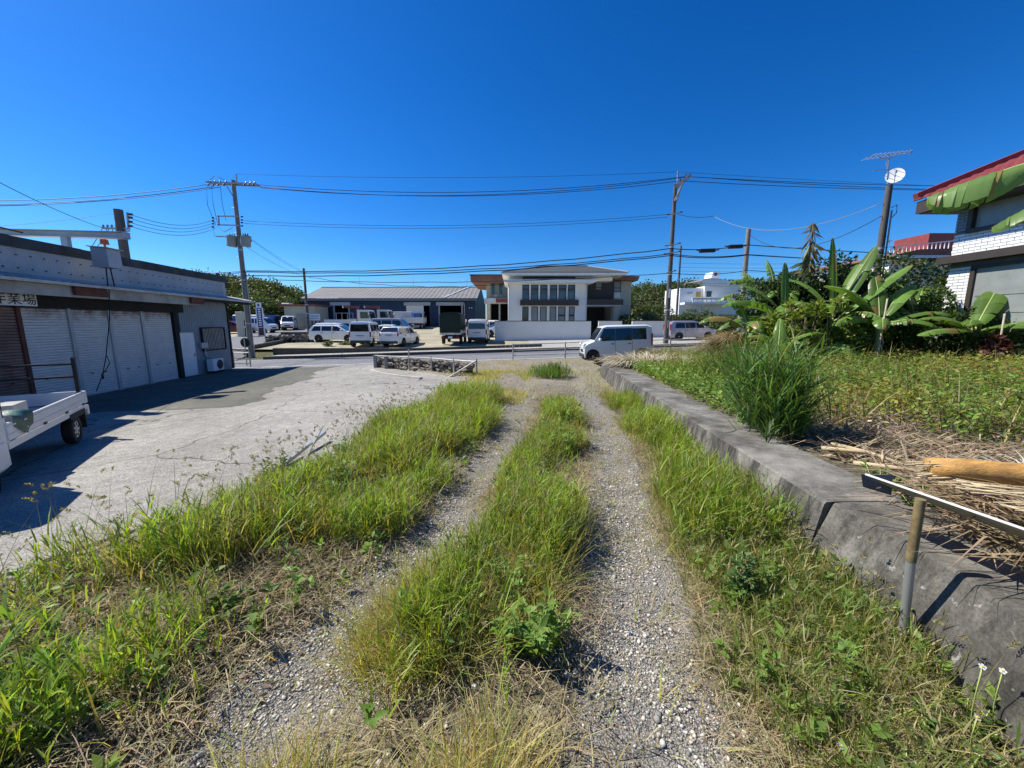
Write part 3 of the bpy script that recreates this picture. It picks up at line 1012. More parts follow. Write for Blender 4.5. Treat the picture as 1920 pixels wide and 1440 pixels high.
def cab_over(t, xf, w, z0, h, l, paint):
    """forward control cab, front at xf"""
    mb = MB()
    mb.prism([(xf - l, z0), (xf, z0), (xf + .02, z0 + h * .42), (xf - .18, z0 + h * .95), (xf - .3, z0 + h), (xf - l, z0 + h)], -w / 2, w / 2, 'y')
    c = mb.build('cab', paint, t)
    mb = MB(); mb.add([(xf + .03, -w * .45, z0 + h * .46), (xf + .03, w * .45, z0 + h * .46), (xf - .145, w * .42, z0 + h * .9), (xf - .145, -w * .42, z0 + h * .9)], [(0, 1, 2, 3)])
    mb.build('windscreen', M['glass'], c)
    for sd in (1, -1):
        MB().prism([(xf - l * .78, z0 + h * .48), (xf - .14, z0 + h * .48), (xf - .3, z0 + h * .88), (xf - l * .78, z0 + h * .88)], sd * (w / 2 - .01), sd * (w / 2 + .006), 'y').build('side_window', M['glass'], c)
        MB().cb((xf - .06, sd * (w / 2 + .12), z0 + h * .62), (.06, .14, .26), ch=.02).build('door_mirror', M['plastic'], c)
        MB().cb((xf, sd * w * .36, z0 + h * .2), (.06, .22, .14), ch=.015).build('headlight', M['lamp_clear'], c)
    MB().box(xf - l - .012, xf - l, -w * .38, w * .38, z0 + h * .55, z0 + h * .88).build('rear_window', M['glass'], c)
    return c


def flat_bed(t, x0, x1, w, z, side_h, paint, chassis=True):
    MB().box(x0, x1, -w / 2, w / 2, z, z + .08).build('bed_floor', M['steel'], t)
    for sd in (1, -1):
        s_ = MB().box(x0, x1, sd * (w / 2 - .02) - .02, sd * (w / 2 - .02) + .02, z + .02, z + side_h).build('side_gate', paint, t)
        MB().box(x0 + .05, x1 - .05, sd * (w / 2 + .004) - .008, sd * (w / 2 + .004) + .008, z + side_h * .35, z + side_h * .42).build('gate_rib', paint, s_)
    g = MB().box(x0 - .04, x0, -w / 2, w / 2, z + .02, z + side_h).build('tailgate', paint, t)
    if chassis:
        MB().box(x0 + .1, x1 + .5, -w * .28, w * .28, z - .28, z - .003).build('chassis', M['black'], t)
        MB().box(x0 - .02, x0 + .08, -w * .42, w * .42, z - .32, z - .12).build('rear_bumper', M['black'], t)
        for sd in (1, -1):
            MB().cb((x0 - .05, sd * w * .36, z - .2), (.05, .26, .1)).build('tail_lamp', M['lamp_red'], t)
        MB().cb((x0 - .055, 0, z - .2), (.02, .34, .17)).build('number_plate', M['plate'], t)


M['cranered'] = pm('faded red crane paint', (.20, .045, .035), .5, var=.25)
M['canvas'] = pm('dark green canvas', (.012, .028, .018), .85, var=.3, scale=1.5, bump=.3, bscale=6)
M['truckwhite'] = pm('white truck paint', (.66, .67, .66), .35, var=.06, dirt=(.5, .48, .45), dirt_amt=.4)
M['bluecargo'] = pm('blue plastic', (.03, .10, .33), .5, var=.2)
M['cardboard'] = pm('brown wooden crate', (.20, .10, .06), .8, var=.3)


def crane_truck(label, x, y, L, crane_x):
    t = thing('crane_truck', label, 'truck', (x, y, Z(x, y) + .012), 0, 'crane trucks in front of the blue warehouse')
    w = 2.1
    cab_over(t, L / 2, w, .65, 2.05, 1.6, M['truckwhite'])
    flat_bed(t, -L / 2, L / 2 - 2.3, w, .95, .55, M['truckwhite'])
    truck_wheels(t, (-L / 2 + 1.2, L / 2 - .9), w, .4)
    c = MB().box(crane_x - .14, crane_x + .14, -.2, .2, .95, 2.95, ch=.03).build('crane_column', M['cranered'], t)
    mb = MB(); mb.bar((crane_x + .2, 0, 3.05), (crane_x - 1.5, 0, 3.12), .28, .30)
    mb.bar((crane_x - 1.5, 0, 3.11), (crane_x - 1.75, 0, 3.13), .2, .2)
    a = mb.build('crane_boom', M['cranered'], c)
    MB().cb((crane_x - 1.8, 0, 3.1), (.12, .26, .28), ch=.03).build('boom_tip', M['truckwhite'], c)
    mb = MB()
    for k in range(4):
        mb.bar((-L / 2 + 1.5 + k * .7, -.9, 1.5), (-L / 2 + 1.5 + k * .7, -.9, 2.3), .05)
    mb.bar((-L / 2 + 1.4, -.9, 2.3), (-L / 2 + 3.7, -.9, 2.3), .05)
    mb.build('stake_rack', M['steel'], t)
    return t


crane_truck('white crane truck with red boom, the left one of the pair by the warehouse', -20.7, 50, 5.8, .95)
crane_truck('white crane truck with red boom, the right one of the pair by the warehouse', -19.2, 53.2, 5.6, 1.0)

t = thing('box_truck', 'small white box truck at the right of the crane trucks', 'truck', (-16.5, 57, Z(-16.5, 57) + .012), R(180), GR)
cab_over(t, 2.0, 1.8, .5, 1.6, 1.4, M['truckwhite'])
MB().box(-2.1, .5, -.95, .95, .95, 2.4, ch=.03).build('cargo_box', M['truckwhite'], t)
MB().box(-2.1, .6, -.4, .4, .5, .94).build('chassis', M['black'], t)
truck_wheels(t, (-1.3, 1.3), 1.8, .34)

t = thing('flatbed_truck', 'white flatbed truck loaded with a crate and a blue drum at the warehouse', 'truck', (-14.2, 57.5, Z(-14.2, 57.5) + .012), R(95), GR)
cab_over(t, 2.6, 2.0, .55, 1.9, 1.5, M['truckwhite'])
flat_bed(t, -2.6, 1.0, 2.9, .75, .8, M['truckwhite'])
truck_wheels(t, (-1.6, 1.9), 2.0, .38)
o = tag(MB().box(-.6, .6, -.45, .45, 0, .75, ch=.02).build('wooden_crate', M['cardboard']), 'brown crate loaded on the white flatbed truck', 'crate'); o.location = (-15.2, 56.2, Z(-14, 57) + .86)
mb = MB().cyl((0, 0, 0), (0, 0, 1.3), .6, .62, 18)
o = tag(mb.build('plastic_drum', M['bluecargo']), 'large blue drum loaded on the white flatbed truck', 'drum'); o.location = (-13.75, 56.2, Z(-14, 57) + .86)

t = thing('canvas_truck', 'small truck with dark green canvas cover seen from behind', 'truck', (-4.95, 33.3, Z(-4.95, 33.3) + .012), R(90), GR)
cab_over(t, 2.3, 1.7, .5, 1.55, 1.35, M['truckwhite'])
flat_bed(t, -2.2, .9, 1.66, .78, .36, M['truckwhite'])
def _cv(i, j):
    prof = [(-.83, .95), (-.84, 1.6), (-.83, 2.35), (-.74, 2.5), (-.4, 2.58), (0, 2.6), (.4, 2.58), (.74, 2.5), (.83, 2.35), (.84, 1.6), (.83, .95)]
    x = -2.27 + 3.15 * i / 8
    a = prof[j]
    s_ = .985 if i % 2 else 1.0
    return (x, a[0] * s_, .95 + (a[1] - .95) * s_)
mb = MB().grid(_cv, 8, 10, False)
for i in (0, 8):
    mb.add([_cv(i, j) for j in range(11)], [tuple(range(11))])
cv = mb.build('canvas_cover', M['canvas'], t)
mb = MB()
for y in (-.55, .45):
    mb.tube([(-2.3, y, 1.0), (-2.31, y + .12, .8), (-2.3, y + .22, .98)], .012, 5)
    mb.tube([(-2.3, y - .1, 1.0), (-2.31, y - .2, .8)], .012, 5)
mb.build('tie_rope', M['black'], t)
truck_wheels(t, (-1.2, 1.6), 1.66, .36)

# ---- the small pickup in the yard
A = Vector((-8.59, 7.61)); hd = Vector((.563, -.826)).normalized()
ang = math.atan2(hd.y, hd.x)
C = A + hd * 1.70 - Vector((-hd.y, hd.x)) * .72
t = thing('pickup_truck', 'small white pickup with open bed and pipe rack cut by the left edge', 'truck', (C.x, C.y, float(yardz(C.x, C.y)) + .004), ang)
w = 1.475
cab_over(t, 2.75, 1.45, .36, 1.42, 1.28, M['truckwhite'])
MB().box(1.49, 2.73, -.735, .735, .3, .75, ch=.06).build('cab_side', M['truckwhite'], t)
MB().box(-1.68, 1.42, -.70, .70, .62, .67).build('bed_floor', M['steel'], t)
for sd in (1, -1):
    g = MB().box(-1.68, 1.43, sd * .715 - .018, sd * .715 + .018, .68, .92, ch=.006).build('side_gate', M['truckwhite'], t)
    MB().box(-1.66, 1.41, sd * .735 - .006, sd * .735 + .006, .865, .885).build('gate_rib', M['truckwhite'], g)
    MB().box(-1.66, 1.41, sd * .735 - .005, sd * .735 + .005, .75, .765).build('gate_rib', M['truckwhite'], g)
    for x in (-1.45, -.6, .3):
        MB().box(x - .05, x + .05, sd * .738 - .01, sd * .738 + .01, .665, .70, ch=.004).build('gate_hinge', M['plastic'], g)
    MB().box(-1.68, 1.43, sd * .70 - .02, sd * .70 + .02, .56, .655).build('bed_rail', M['truckwhite'], t)
tg = MB().box(-1.72, -1.685, -.735, .735, .68, .92, ch=.006).build('tailgate', M['truckwhite'], t)
MB().box(1.4, 1.45, -.72, .72, .66, 1.0).build('front_board', M['truckwhite'], t)
for sd in (1, -1):
    MB().box(-1.74, -1.66, sd * .68 - .055, sd * .68 + .055, .44, .63, ch=.01).build('tail_lamp', M['lamp_red'] if sd < 0 else M['truckwhite'], t)
    MB().box(-1.48, -.75, sd * .66 - .07, sd * .66 + .07, .5, .60).build('mud_guard', M['black'], t)
    MB().box(-1.52, -1.47, sd * .62 - .11, sd * .62 + .11, .22, .6).build('mud_flap', M['black'], t)
    wheel(t, -1.1, sd * .62, .265, .15, M['rim'], sd)
    wheel(t, 1.95, sd * .62, .265, .15, M['rim'], sd)
MB().box(-1.6, 2.0, -.38, .38, .34, .56).build('chassis', M['black'], t)
# pipe rack over the tailgate end
for x in (-1.60, 1.35):
    for y in (.66, -.66):
        MB().bar((x, y, .68), (x, y, 1.60), .05).build('rack_post', M['black'], t)
    for z in (1.47, 1.22):
        MB().bar((x, -.66, z), (x, .66, z), .035).build('rack_rail', M['black'], t)
MB().bar((-1.60, .1, 1.22), (-1.60, .1, 1.47), .03).build('rack_stay', M['black'], t)
BM = Matrix.Translation(t.location) @ Matrix.Rotation(ang, 4, 'Z')
M['tarp'] = pm('green tarpaulin', (.03, .09, .065), .45, var=.3, scale=6, bump=.5, bscale=9)
def _tp(i, j):
    a, b2 = i / 8, j / 6
    x = .75 + .5 * a
    s_ = b2 * .55
    y = .52 + min(s_, .235) + .02 * math.sin(9 * a + 3 * b2)
    z = 1.0 - max(0, s_ - .235) * (1.1 - abs(a - .4)) + .025 * math.sin(7 * a) * (1 - b2) - .0
    return BM @ Vector((x, y, z)) - BM.translation
o = MB().grid(_tp, 8, 6).build('tarpaulin', M['tarp'])
o.location = BM.translation
tag(o, 'green tarpaulin hanging over the side gate of the pickup', 'tarpaulin')
o = tag(MB().box(-.25, .25, -.3, .3, 0, .28, BM @ Matrix.Translation((-.35, 0, .672))).build('toolbox', M['soffit']), 'beige box lying in the bed of the pickup', 'box')


# ------------------------------------------------------------------ buildings across the road
M['navy'] = pm('dark blue metal siding', (.012, .035, .085), .5, var=.15, scale=.6)
M['navygreen'] = pm('dark green blue gable siding', (.012, .04, .05), .55, var=.2, scale=.6)
M['roofgrey'] = pm('weathered grey roof sheet', (.20, .19, .175), .7, .1, var=.22, scale=.5, dirt=(.2, .17, .14), dirt_amt=.5)
M['fascia'] = pm('grey blue fascia', (.13, .16, .19), .6, var=.15)
M['stucco'] = pm('white stucco', (.82, .80, .73), .85, var=.06, scale=.8, bump=.1, bscale=60)
M['cream'] = pm('cream stucco', (.50, .47, .36), .85, var=.1, scale=.8, bump=.1)
M['sage'] = pm('grey green stucco', (.33, .34, .28), .85, var=.1, scale=.8)
M['redroof'] = pm('faded terracotta fascia', (.27, .12, .075), .8, var=.3, scale=2, dirt=(.14, .05, .04), dirt_amt=.6)
M['slate'] = pm('dark grey slate roof', (.055, .06, .055), .8, var=.25, scale=1.5)
M['redsign'] = pm('dull red panel', (.13, .025, .02), .6, var=.2)
M['tile_red'] = pm('red roof tile', (.25, .05, .042), .5, var=.25, scale=4)
M['brickwhite'] = pm('white glazed brick', (.76, .77, .77), .45, var=.1, scale=6)
M['mortar'] = pm('grey mortar', (.18, .18, .18), .9, var=.2)
M['yellow'] = pm('yellow shutter slats', (.62, .40, .06), .6, var=.1)
M['curtain'] = pm('pale curtain behind glass', (.25, .27, .26), .3, var=.15, scale=3)
M['bluesign'] = pm('blue sign face', (.02, .05, .22), .5, var=.1)


def window(parent, x0, x1, y, z0, z1, frame=.06, glass='glass', mullion_z=None, deep=.05):
    """window in a wall facing -y"""
    w = MB().box(x0, x1, y - .02, y + .02, z0, z1).build('window', M[glass], parent)
    mb = MB()
    mb.box(x0 - frame, x0, y - deep, y + .02, z0 - frame, z1 + frame)
    mb.box(x1, x1 + frame, y - deep, y + .02, z0 - frame, z1 + frame)
    mb.box(x0, x1, y - deep, y + .02, z1, z1 + frame)
    mb.box(x0, x1, y - deep, y + .02, z0 - frame, z0)
    if mullion_z:
        for z in mullion_z:
            mb.box(x0, x1, y - deep * .8, y + .02, z - .035, z + .035)
    mb.build('window_frame', M['brown'], w)
    return w


# ---- blue warehouse
wz = float(lotz(-20, 62))
H = thing('warehouse', 'long dark blue warehouse with grey ribbed roof behind the parked trucks', 'warehouse', (-32.4, 62, wz), 0)
Lw = 26.6
e0 = 5.55 - wz - .15
def px(u, Y=62.0):
    return (u - 960) / F * Y * 1.0 + 32.4
mb = MB()
segs = [(0, px(632)), (px(660), px(765)), (px(808), px(826)), (px(868), Lw)]
for a, b_ in segs:
    mb.box(a, b_, 0, .2, 0, e0)
for a, b_ in ((px(632), px(660)), (px(765), px(808)), (px(826), px(868))):
    mb.box(a, b_, 0, .2, e0 - .75, e0)
mb.box(0, .2, .2, 24, 0, e0); mb.box(0, Lw, 23.8, 24, 0, e0)
for x in lin(.3, Lw - .3, 90):
    if any(a < x < b_ for a, b_ in segs): mb.box(x - .02, x + .02, -.025, 0, 0, e0)
mb.build('wall', M['navy'], H)
mb = MB(); mb.prism([(0.2, 0), (24, 0), (24, e0), (12, e0 + 2.6), (0.2, e0)], Lw - .2, Lw, 'x')
mb.build('gable_wall', M['navygreen'], H)
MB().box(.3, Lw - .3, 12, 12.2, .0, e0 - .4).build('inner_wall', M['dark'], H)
MB().box(.3, Lw - .3, .3, 23, -.02, .02).build('floor_slab', M['walk'], H)
# roof with raised seams
def _rf(i, j):
    s_ = i / 120
    xe, xr = -.5 + (Lw + .9) * s_, -3.2 + (Lw + 3.2) * s_
    k = j / 2
    w_ = .05 if i % 3 == 0 else 0
    if j <= 1:
        return (xe * (1 - j) + xr * j, -.8 + 12.8 * j, e0 + .05 + 2.75 * j + w_)
    return (xr, 24.5, e0)
MB().grid(_rf, 120, 2, False).build('roof', M['roofgrey'], H)
mb = MB(); mb.bar((px(836), -.82, e0 + .12), (px(836) + 2.6, 11.9, e0 + 2.9), .25, .08)
mb.build('roof_flashing', M['truckwhite'], H)
mb = MB(); mb.bar((-3.2, 11.9, e0 + 2.86), (Lw, 11.9, e0 + 2.86), .35, .1)
mb.build('ridge_cap', M['truckwhite'], H)
MB().box(-.5, Lw + .4, -.9, -.78, e0 - .35, e0 + .03).build('gutter', M['fascia'], H)
for a, b_ in ((px(627), px(664)), (px(762), px(811)), (px(821), px(871))):
    MB().box(a, b_, -.35, -.03, e0 - 1.05, e0 - .5, ch=.02).build('shutter_box', M['corr'], H)
for u in (632, 660, 826, 868):
    MB().box(px(u) - .1, px(u) + .1, -.1, .21, 0, e0 - 1.05).build('door_post', M['corr'], H)
mb = MB(); mb.box(px(765), px(797), .05, .15, 0, e0 - .76)
mb.build('sliding_door', M['stucco'], H)
mb = MB(); mb.tube([(px(872), -.5, e0 - .6), (px(873), -.3, e0 - .8), (px(873), -.2, .1)], .07, 8)
mb.build('downpipe', M['corr'], H)
for u in (882, 886):
    MB().cb((px(u), -.15, e0 - 1.4), (.18, .2, .16), ch=.03).build('floodlight', M['white'], H)
for x in lin(4, 24, 5):
    mb = MB().cyl((x, 11.8, e0 + 2.8), (x, 11.8, e0 + 4.6), .03, .02)
    if int(x) % 2 == 0: mb.build('lightning_rod', M['steel'], H)

# ---- cream shed left of the warehouse
sz = float(lotz(-30, 56))
s = thing('cream_shed', 'small flat roofed cream shed left of the blue warehouse', 'shed', (-32.6, 57, sz), 0)
MB().box(-.6, 3.9, 0, 4, -.1, 3.25).build('wall', M['cream'], s)
MB().box(-1.3, 4.2, -.5, 4.3, 3.26, 3.5).build('roof', M['redroof'], s)
MB().box(-.9, .2, 0, 1, 3.51, 3.7, ch=.05).build('roof_slab', M['white'], s)
d = MB().box(1.1, 2.6, -.05, 0, 0, 2.2).build('door', M['sage'], s)
MB().box(2.45, 2.52, -.09, -.05, .95, 1.1).build('handle', M['steel'], d)
o = thing('notice_board', 'white notice board on a dark fence right of the cream shed', 'board', (-28.9, 55.2, float(lotz(-29, 55))))
MB().box(-.1, 1.75, -.03, .03, 1.25, 2.15).build('panel', M['white'], o)
for z in (1.5, 1.7, 1.9):
    MB().box(0, 1.6, -.045, -.031, z, z + .05).build('text_line', M['fascia'], o)
for x in (0, .6, 1.1, 1.65):
    MB().box(x - .08, x + .08, -.08, -.031, 0, 1.2).build('post', M['brown'], o)

# ---- blue container / kiosk side of the side road
o = thing('blue_container', 'blue tarpaulin covered container beyond the workshop corner', 'container', (-36.6, 51, float(lotz(-36, 51))))
MB().box(0, 4.3, 0, 2.4, 0, 2.1, ch=.1).build('box', M['bluecargo'], o)
MB().box(-.05, 4.35, -.05, 2.45, 1.5, 1.6).build('band', M['bluesign'], o)
o = thing('shop_sign', 'tall blue and white roadside sign board on posts behind the tall power pole', 'sign', (-26.6, 41, float(lotz(-26, 41))))
MB().box(-.14, .40, -.04, .04, 1.0, 3.0).build('board', M['bluesign'], o)
MB().box(-.18, .36, -.045, .045, 3.0, 3.55).build('head_panel', M['white'], o)
for k in range(8):
    MB().box(.0, .26, -.05, -.041, 1.15 + k * .23, 1.29 + k * .23).build('character', M['white'], o)
MB().box(0.0, .2, -.055, -.046, 3.15, 3.4).build('emblem', M['bluesign'], o)
for x in (-.18, .46):
    MB().box(x - .05, x + .05, -.05, .05, 0, 3.0).build('post', M['white'], o)
MB().box(-.13, .40, -.03, .03, .1, .95).build('lower_board', M['redsign'], o)
o = thing('gate_post', 'cream and rust brown gate post left of the tall power pole', 'post', (-28.4, 41, float(lotz(-28, 41))))
MB().box(-.45, .35, -.3, .3, .0, 2.6, ch=.03).build('pillar', M['cream'], o)
MB().box(.36, .62, -.2, .2, 0, 1.7, ch=.02).build('rusty_gate', M['rust'], o)

# ---- main house
HY = 40.0
hz = float(lotz(4, 39))
def hp(u, Y=HY):
    return at(u, 606, Y).x
def hv(v, Y=HY):
    return at(960, v, Y).z
h = thing('house', 'modern two storey white house with dark hipped roof and ribbon windows', 'house', (0, 0, 0))
x0, x1 = hp(953), hp(1099)
zt = hv(530)
wy = HY
mb = MB()
def wall_with_holes(mb, x0, x1, y0, y1, z0, z1, holes):
    """front wall facing -y built of blocks round openings that share rows"""
    rows = sorted({z0, z1, *[a for h_ in holes for a in (h_[2], h_[3])]})
    for za, zb in zip(rows[:-1], rows[1:]):
        cut = sorted([(h_[0], h_[1]) for h_ in holes if h_[2] <= za + 1e-6 and h_[3] >= zb - 1e-6])
        x = x0
        for a, b_ in cut:
            if a > x: mb.box(x, a, y0, y1, za, zb)
            x = max(x, b_)
        if x < x1: mb.box(x, x1, y0, y1, za, zb)
up = [(979, 992), (995, 1009), (1012, 1026), (1030, 1044), (1046, 1061), (1063, 1077)]
dn = [(979, 991), (996, 1009), (1012, 1025), (1030, 1043), (1046, 1060), (1066, 1077)]
zu0, zu1 = hv(562), hv(533.5)
zd0, zd1 = hz + .35, hv(574.5)
holes = [(hp(a), hp(b_), zu0, zu1) for a, b_ in up] + [(hp(a), hp(b_), zd0, zd1) for a, b_ in dn]
wall_with_holes(mb, x0, x1, wy, wy + .25, hz - .3, zt, holes)
mb.box(x0, x0 + .25, wy + .25, wy + 8, hz - .3, zt)
mb.box(x1 - .25, x1, wy + .25, wy + 8, hz - .3, zt)
mb.box(x0 + .25, x1 - .25, wy + 7.7, wy + 8, hz - .3, zt)
mb.build('front_wall', M['stucco'], h)
for k, (a, b_) in enumerate(up):
    w = MB().box(hp(a), hp(b_), wy + .13, wy + .16, zu0, zu1).build('window', M['glass_blue'], h)
    mb = MB()
    fr = .07
    mb.box(hp(a), hp(a) + fr, wy + .06, wy + .13, zu0, zu1); mb.box(hp(b_) - fr, hp(b_), wy + .06, wy + .13, zu0, zu1)
    mb.box(hp(a) + fr, hp(b_) - fr, wy + .06, wy + .13, zu1 - fr, zu1); mb.box(hp(a) + fr, hp(b_) - fr, wy + .06, wy + .13, zu0, zu0 + fr)
    mb.box(hp(a) + fr, hp(b_) - fr, wy + .05, wy + .13, zu1 - .52, zu1 - .40)
    mb.build('window_frame', M['brown'], w)
for k, (a, b_) in enumerate(dn):
    w = MB().box(hp(a), hp(b_), wy + .13, wy + .16, zd0, zd1).build('window', M['curtain'] if k in (1, 2, 3, 4, 5) else M['glass'], h)
    mb = MB()
    mb.box(hp(a), hp(a) + fr, wy + .06, wy + .13, zd0, zd1); mb.box(hp(b_) - fr, hp(b_), wy + .06, wy + .13, zd0, zd1)
    mb.box(hp(a) + fr, hp(b_) - fr, wy + .06, wy + .13, zd1 - fr, zd1)
    if k >= 4: mb.box(hp(a) + fr, hp(b_) - fr, wy + .05, wy + .13, hv(593), hv(590))
    mb.build('window_frame', M['brown'], w)
MB().box(hp(975), hp(1083), wy - .35, wy - .003, hv(573), hv(562.6)).build('belt_band', M['brown'], h)
mb = MB()
for u in (953.5, 1098):
    mb.tube([(hp(u), wy - .1, hv(531)), (hp(u), wy - .1, hz)], .05, 8)
mb.build('downpipe', M['white'], h)
# lower eave, clerestory, upper hipped roof
def eave_ring(name, xa, xb, ya, yb, z0, z1, mat):
    MB().prism([(xa + .5, z0), (xb - .5, z0), (xb, z1 - .14), (xb, z1), (xa, z1), (xa, z1 - .14)], ya, yb, 'y').build(name, mat, h)
eave_ring('lower_eave', hp(945), hp(1115), wy - .9, wy + 8.6, hv(532), hv(526), M['stucco'])
MB().box(hp(955), hp(1147), wy + .4, wy + 7.6, hv(526) + .002, hv(516)).build('clerestory_wall', M['stucco'], h)
c = MB().box(hp(980), hp(1078), wy + .32, wy + .39, hv(525), hv(518)).build('clerestory_window', M['glass'], h)
eave_ring('upper_eave', hp(942), hp(1168), wy - 1.0, wy + 9, hv(518), hv(513.4), M['stucco'])
za = hv(513) + .03
ax, bx_ = hp(941), hp(1169)
ya, yb = wy - 1.05, wy + 9.05
zr = hv(499, 44)
mb = MB()
r1, r2 = (hp(1017, 44), wy + 4), (hp(1099, 44), wy + 4)
vs = [(ax, ya, za), (bx_, ya, za), (bx_, yb, za), (ax, yb, za), (r1[0], r1[1], zr), (r2[0], r2[1], zr)]
mb.add(vs, [(0, 1, 5, 4), (1, 2, 5), (2, 3, 4, 5), (3, 0, 4), (3, 2, 1, 0)])
rf = mb.build('roof', M['slate'], h)
mb = MB()
for a, b_ in ((0, 4), (4, 5), (5, 1)):
    mb.bar(Vector(vs[a]) + Vector((0, 0, .03)), Vector(vs[b_]) + Vector((0, 0, .03)), .2, .07)
mb.build('ridge_cap', M['corr'], rf)
# right recessed part: brown wall, balcony, open garage
ry = wy + 2.2
MB().box(x1 + .002, hp(1149, ry), ry, ry + .2, hv(561, ry), hv(517, ry)).build('brown_wall', M['brown'], h)
window(h, hp(1115, ry), hp(1125, ry), ry - .03, hv(543, ry), hv(524, ry), .08, 'curtain', [hv(539, ry)])
MB().box(x1 + .002, hp(1166), wy - .2, wy + 2.19, hv(572), hv(561.5)).build('balcony', M['brown'], h)
MB().box(x1 + .002, hp(1166), wy - .2, wy + 2.3, hv(574.5), hv(572) - .002).build('balcony_slab', M['soffit'], h)
mb = MB(); mb.box(x1 + .01, hp(1165, 46), 46, 46.2, hz - .2, hv(574, 46)); mb.box(x1 + .01, hp(1165), wy + 2.45, 46, hz - .05, hz + .0)
mb.build('garage_back', M['brown'], h)
MB().box(hp(1150), hp(1163), wy, wy + .4, hz - .2, hv(574.6)).build('pillar', M['sage'], h)
MB().box(hp(1146, 42.6), hp(1181, 42.6), 42.6, 48.5, hz - .2, hv(526, 42.6)).build('right_wing', M['cream'], h)
window(h, hp(1148, 42.6), hp(1160, 42.6), 42.55, hv(547, 42.6), hv(528, 42.6), .07, 'curtain', [hv(540, 42.6)])
MB().box(hp(1147, 42.6), hp(1160, 42.6), 42.50, 42.595, hv(559, 42.6), hv(548.4, 42.6)).build('sill_panel', M['stucco'], h)
MB().prism([(hp(1120, 42), hv(524, 42)), (hp(1190, 42), hv(527, 42)), (hp(1193, 42), hv(518.5, 42)), (hp(1150, 42), hv(517, 42)), (hp(1120, 42), hv(519, 42))], 41.6, 49.5, 'y').build('right_roof', M['redroof'], h)
# left wing
ly = 46.0
h2 = thing('old_house', 'grey green house with terracotta eave behind the left of the white house', 'house', (0, 0, 0))
mb = MB()
wl_ = [(hp(922, ly), hp(928, ly), hv(552, ly), hv(531.5, ly)), (hp(936, ly), hp(942.5, ly), hv(552, ly), hv(531.5, ly))]
wall_with_holes(mb, hp(916, ly), hp(975, ly), ly, ly + .25, hv(561, ly), hv(528, ly), wl_)
mb.box(hp(916, ly), hp(916, ly) + .25, ly + .25, ly + 8, hz, hv(528, ly))
mb.box(hp(975, ly), hp(975, ly) + .2, ly, ly + 8, hz, hv(528, ly))
mb.build('wall', M['sage'], h2)
for a in wl_:
    MB().box(a[0], a[1], ly + .12, ly + .15, a[2], a[3]).build('window', M['glass_blue'], h2)
MB().box(hp(915, ly) - .15, hp(919.5, ly), ly - .02, ly + .3, hz, hv(530, ly)).build('corner_pillar', M['cream'], h2)
MB().box(hp(935.5, ly), hp(938.5, ly), ly - .5, ly - .2, hz, hv(570, ly)).build('pillar', M['sage'], h2)
MB().prism([(hp(886, ly), hv(530, ly)), (hp(910, ly), hv(532.5, ly)), (hp(975, ly), hv(531, ly)), (hp(975, ly), hv(515.5, ly)), (hp(890, ly), hv(519, ly)), (hp(885, ly), hv(522, ly))], ly - 1.2, ly + 9, 'y').build('roof', M['redroof'], h2)
MB().box(hp(884, ly), hp(975, ly), ly - 1.3, ly + 9.1, hv(518.6, ly), hv(517, ly)).build('roof_edge', M['slate'], h2)
MB().box(hp(910, ly), hp(975, ly), ly - 1.3, ly - .01, hv(570, ly), hv(560.5, ly)).build('balcony', M['corr'], h2)
MB().box(hp(931, ly), hp(975, ly), ly - 1.36, ly - 1.31, hv(568.5, ly), hv(561, ly)).build('red_panel', M['redsign'], h2)
MB().box(hp(919, ly), hp(975, ly), ly + 3, ly + 3.2, hz, hv(565, ly)).build('porch_back', M['dark'], h2)
for u in (928.5, 931):
    MB().cb((hp(u, ly), ly - .15, hv(555, ly)), (.16, .2, .16), ch=.03).build('floodlight', M['white'], h2)

# ---- boundary walls
def bwall(label, ua, ub, Y, vt, vb, dark_cap=True):
    xa, xb_ = at(ua, 606, Y).x, at(ub, 606, Y).x
    zb = Z((xa + xb_) / 2, Y) - .1
    z1 = at(960, vt, Y).z
    o = thing('boundary_wall', label, 'wall', ((xa + xb_) / 2, Y, zb), 0, 'white boundary walls of the house')
    l_ = (xb_ - xa) / 2
    MB().box(-l_, l_, -.09, .09, 0, z1 - zb - .05).build('wall_panel', M['stucco'], o)
    MB().box(-l_ - .03, l_ + .03, -.13, .13, z1 - zb - .049, z1 - zb + .01).build('coping', M['brown'], o)
bwall('long white boundary wall in front of the white house', 928, 1108, 36, 601.5, 634)
bwall('short white boundary wall between the driveway gaps', 1122, 1166, 36.3, 601, 633)
bwall('white boundary wall behind the silver violet minivan', 1185, 1300, 36.6, 601, 631)
bwall('white boundary wall end return beside the driveway', 1122, 1129, 37.6, 601.5, 632)

# ---- white house with a curved roof on the rise
dy = 62.0
d = thing('dome_house', 'white house with curved vault roof and yellow louvres beyond the bushes', 'house', (0, 0, 0))
gz = hv(590, dy)
def dp(u): return at(u, 606, dy).x
MB().box(dp(1271), dp(1314), dy, dy + 6, gz, hv(540, dy)).build('left_block', M['white'], d)
MB().box(dp(1314), dp(1430), dy - .4, dy + 7, gz, hv(537, dy)).build('front_block', M['stucco'], d)
mb = MB()
n = 14
def arc(i, j):
    a = i / n
    u = 1308 + (1382 - 1308) * a
    v = 536 - 12 * math.sin(min(1, .28 + a * .9) * math.pi) ** .8 if a < .98 else 538
    return (dp(u), dy - .6 if j == 0 else dy + 7.2, hv(v, dy) + .15)
mb.grid(arc, n, 1)
mb.add([arc(i, 0) for i in range(n + 1)] + [(dp(1382), dy - .6, hv(538, dy)), (dp(1308), dy - .6, hv(536, dy))], [tuple(range(n + 3))])
mb.build('vault_roof', M['white'], d)
mb = MB()
n2 = 8
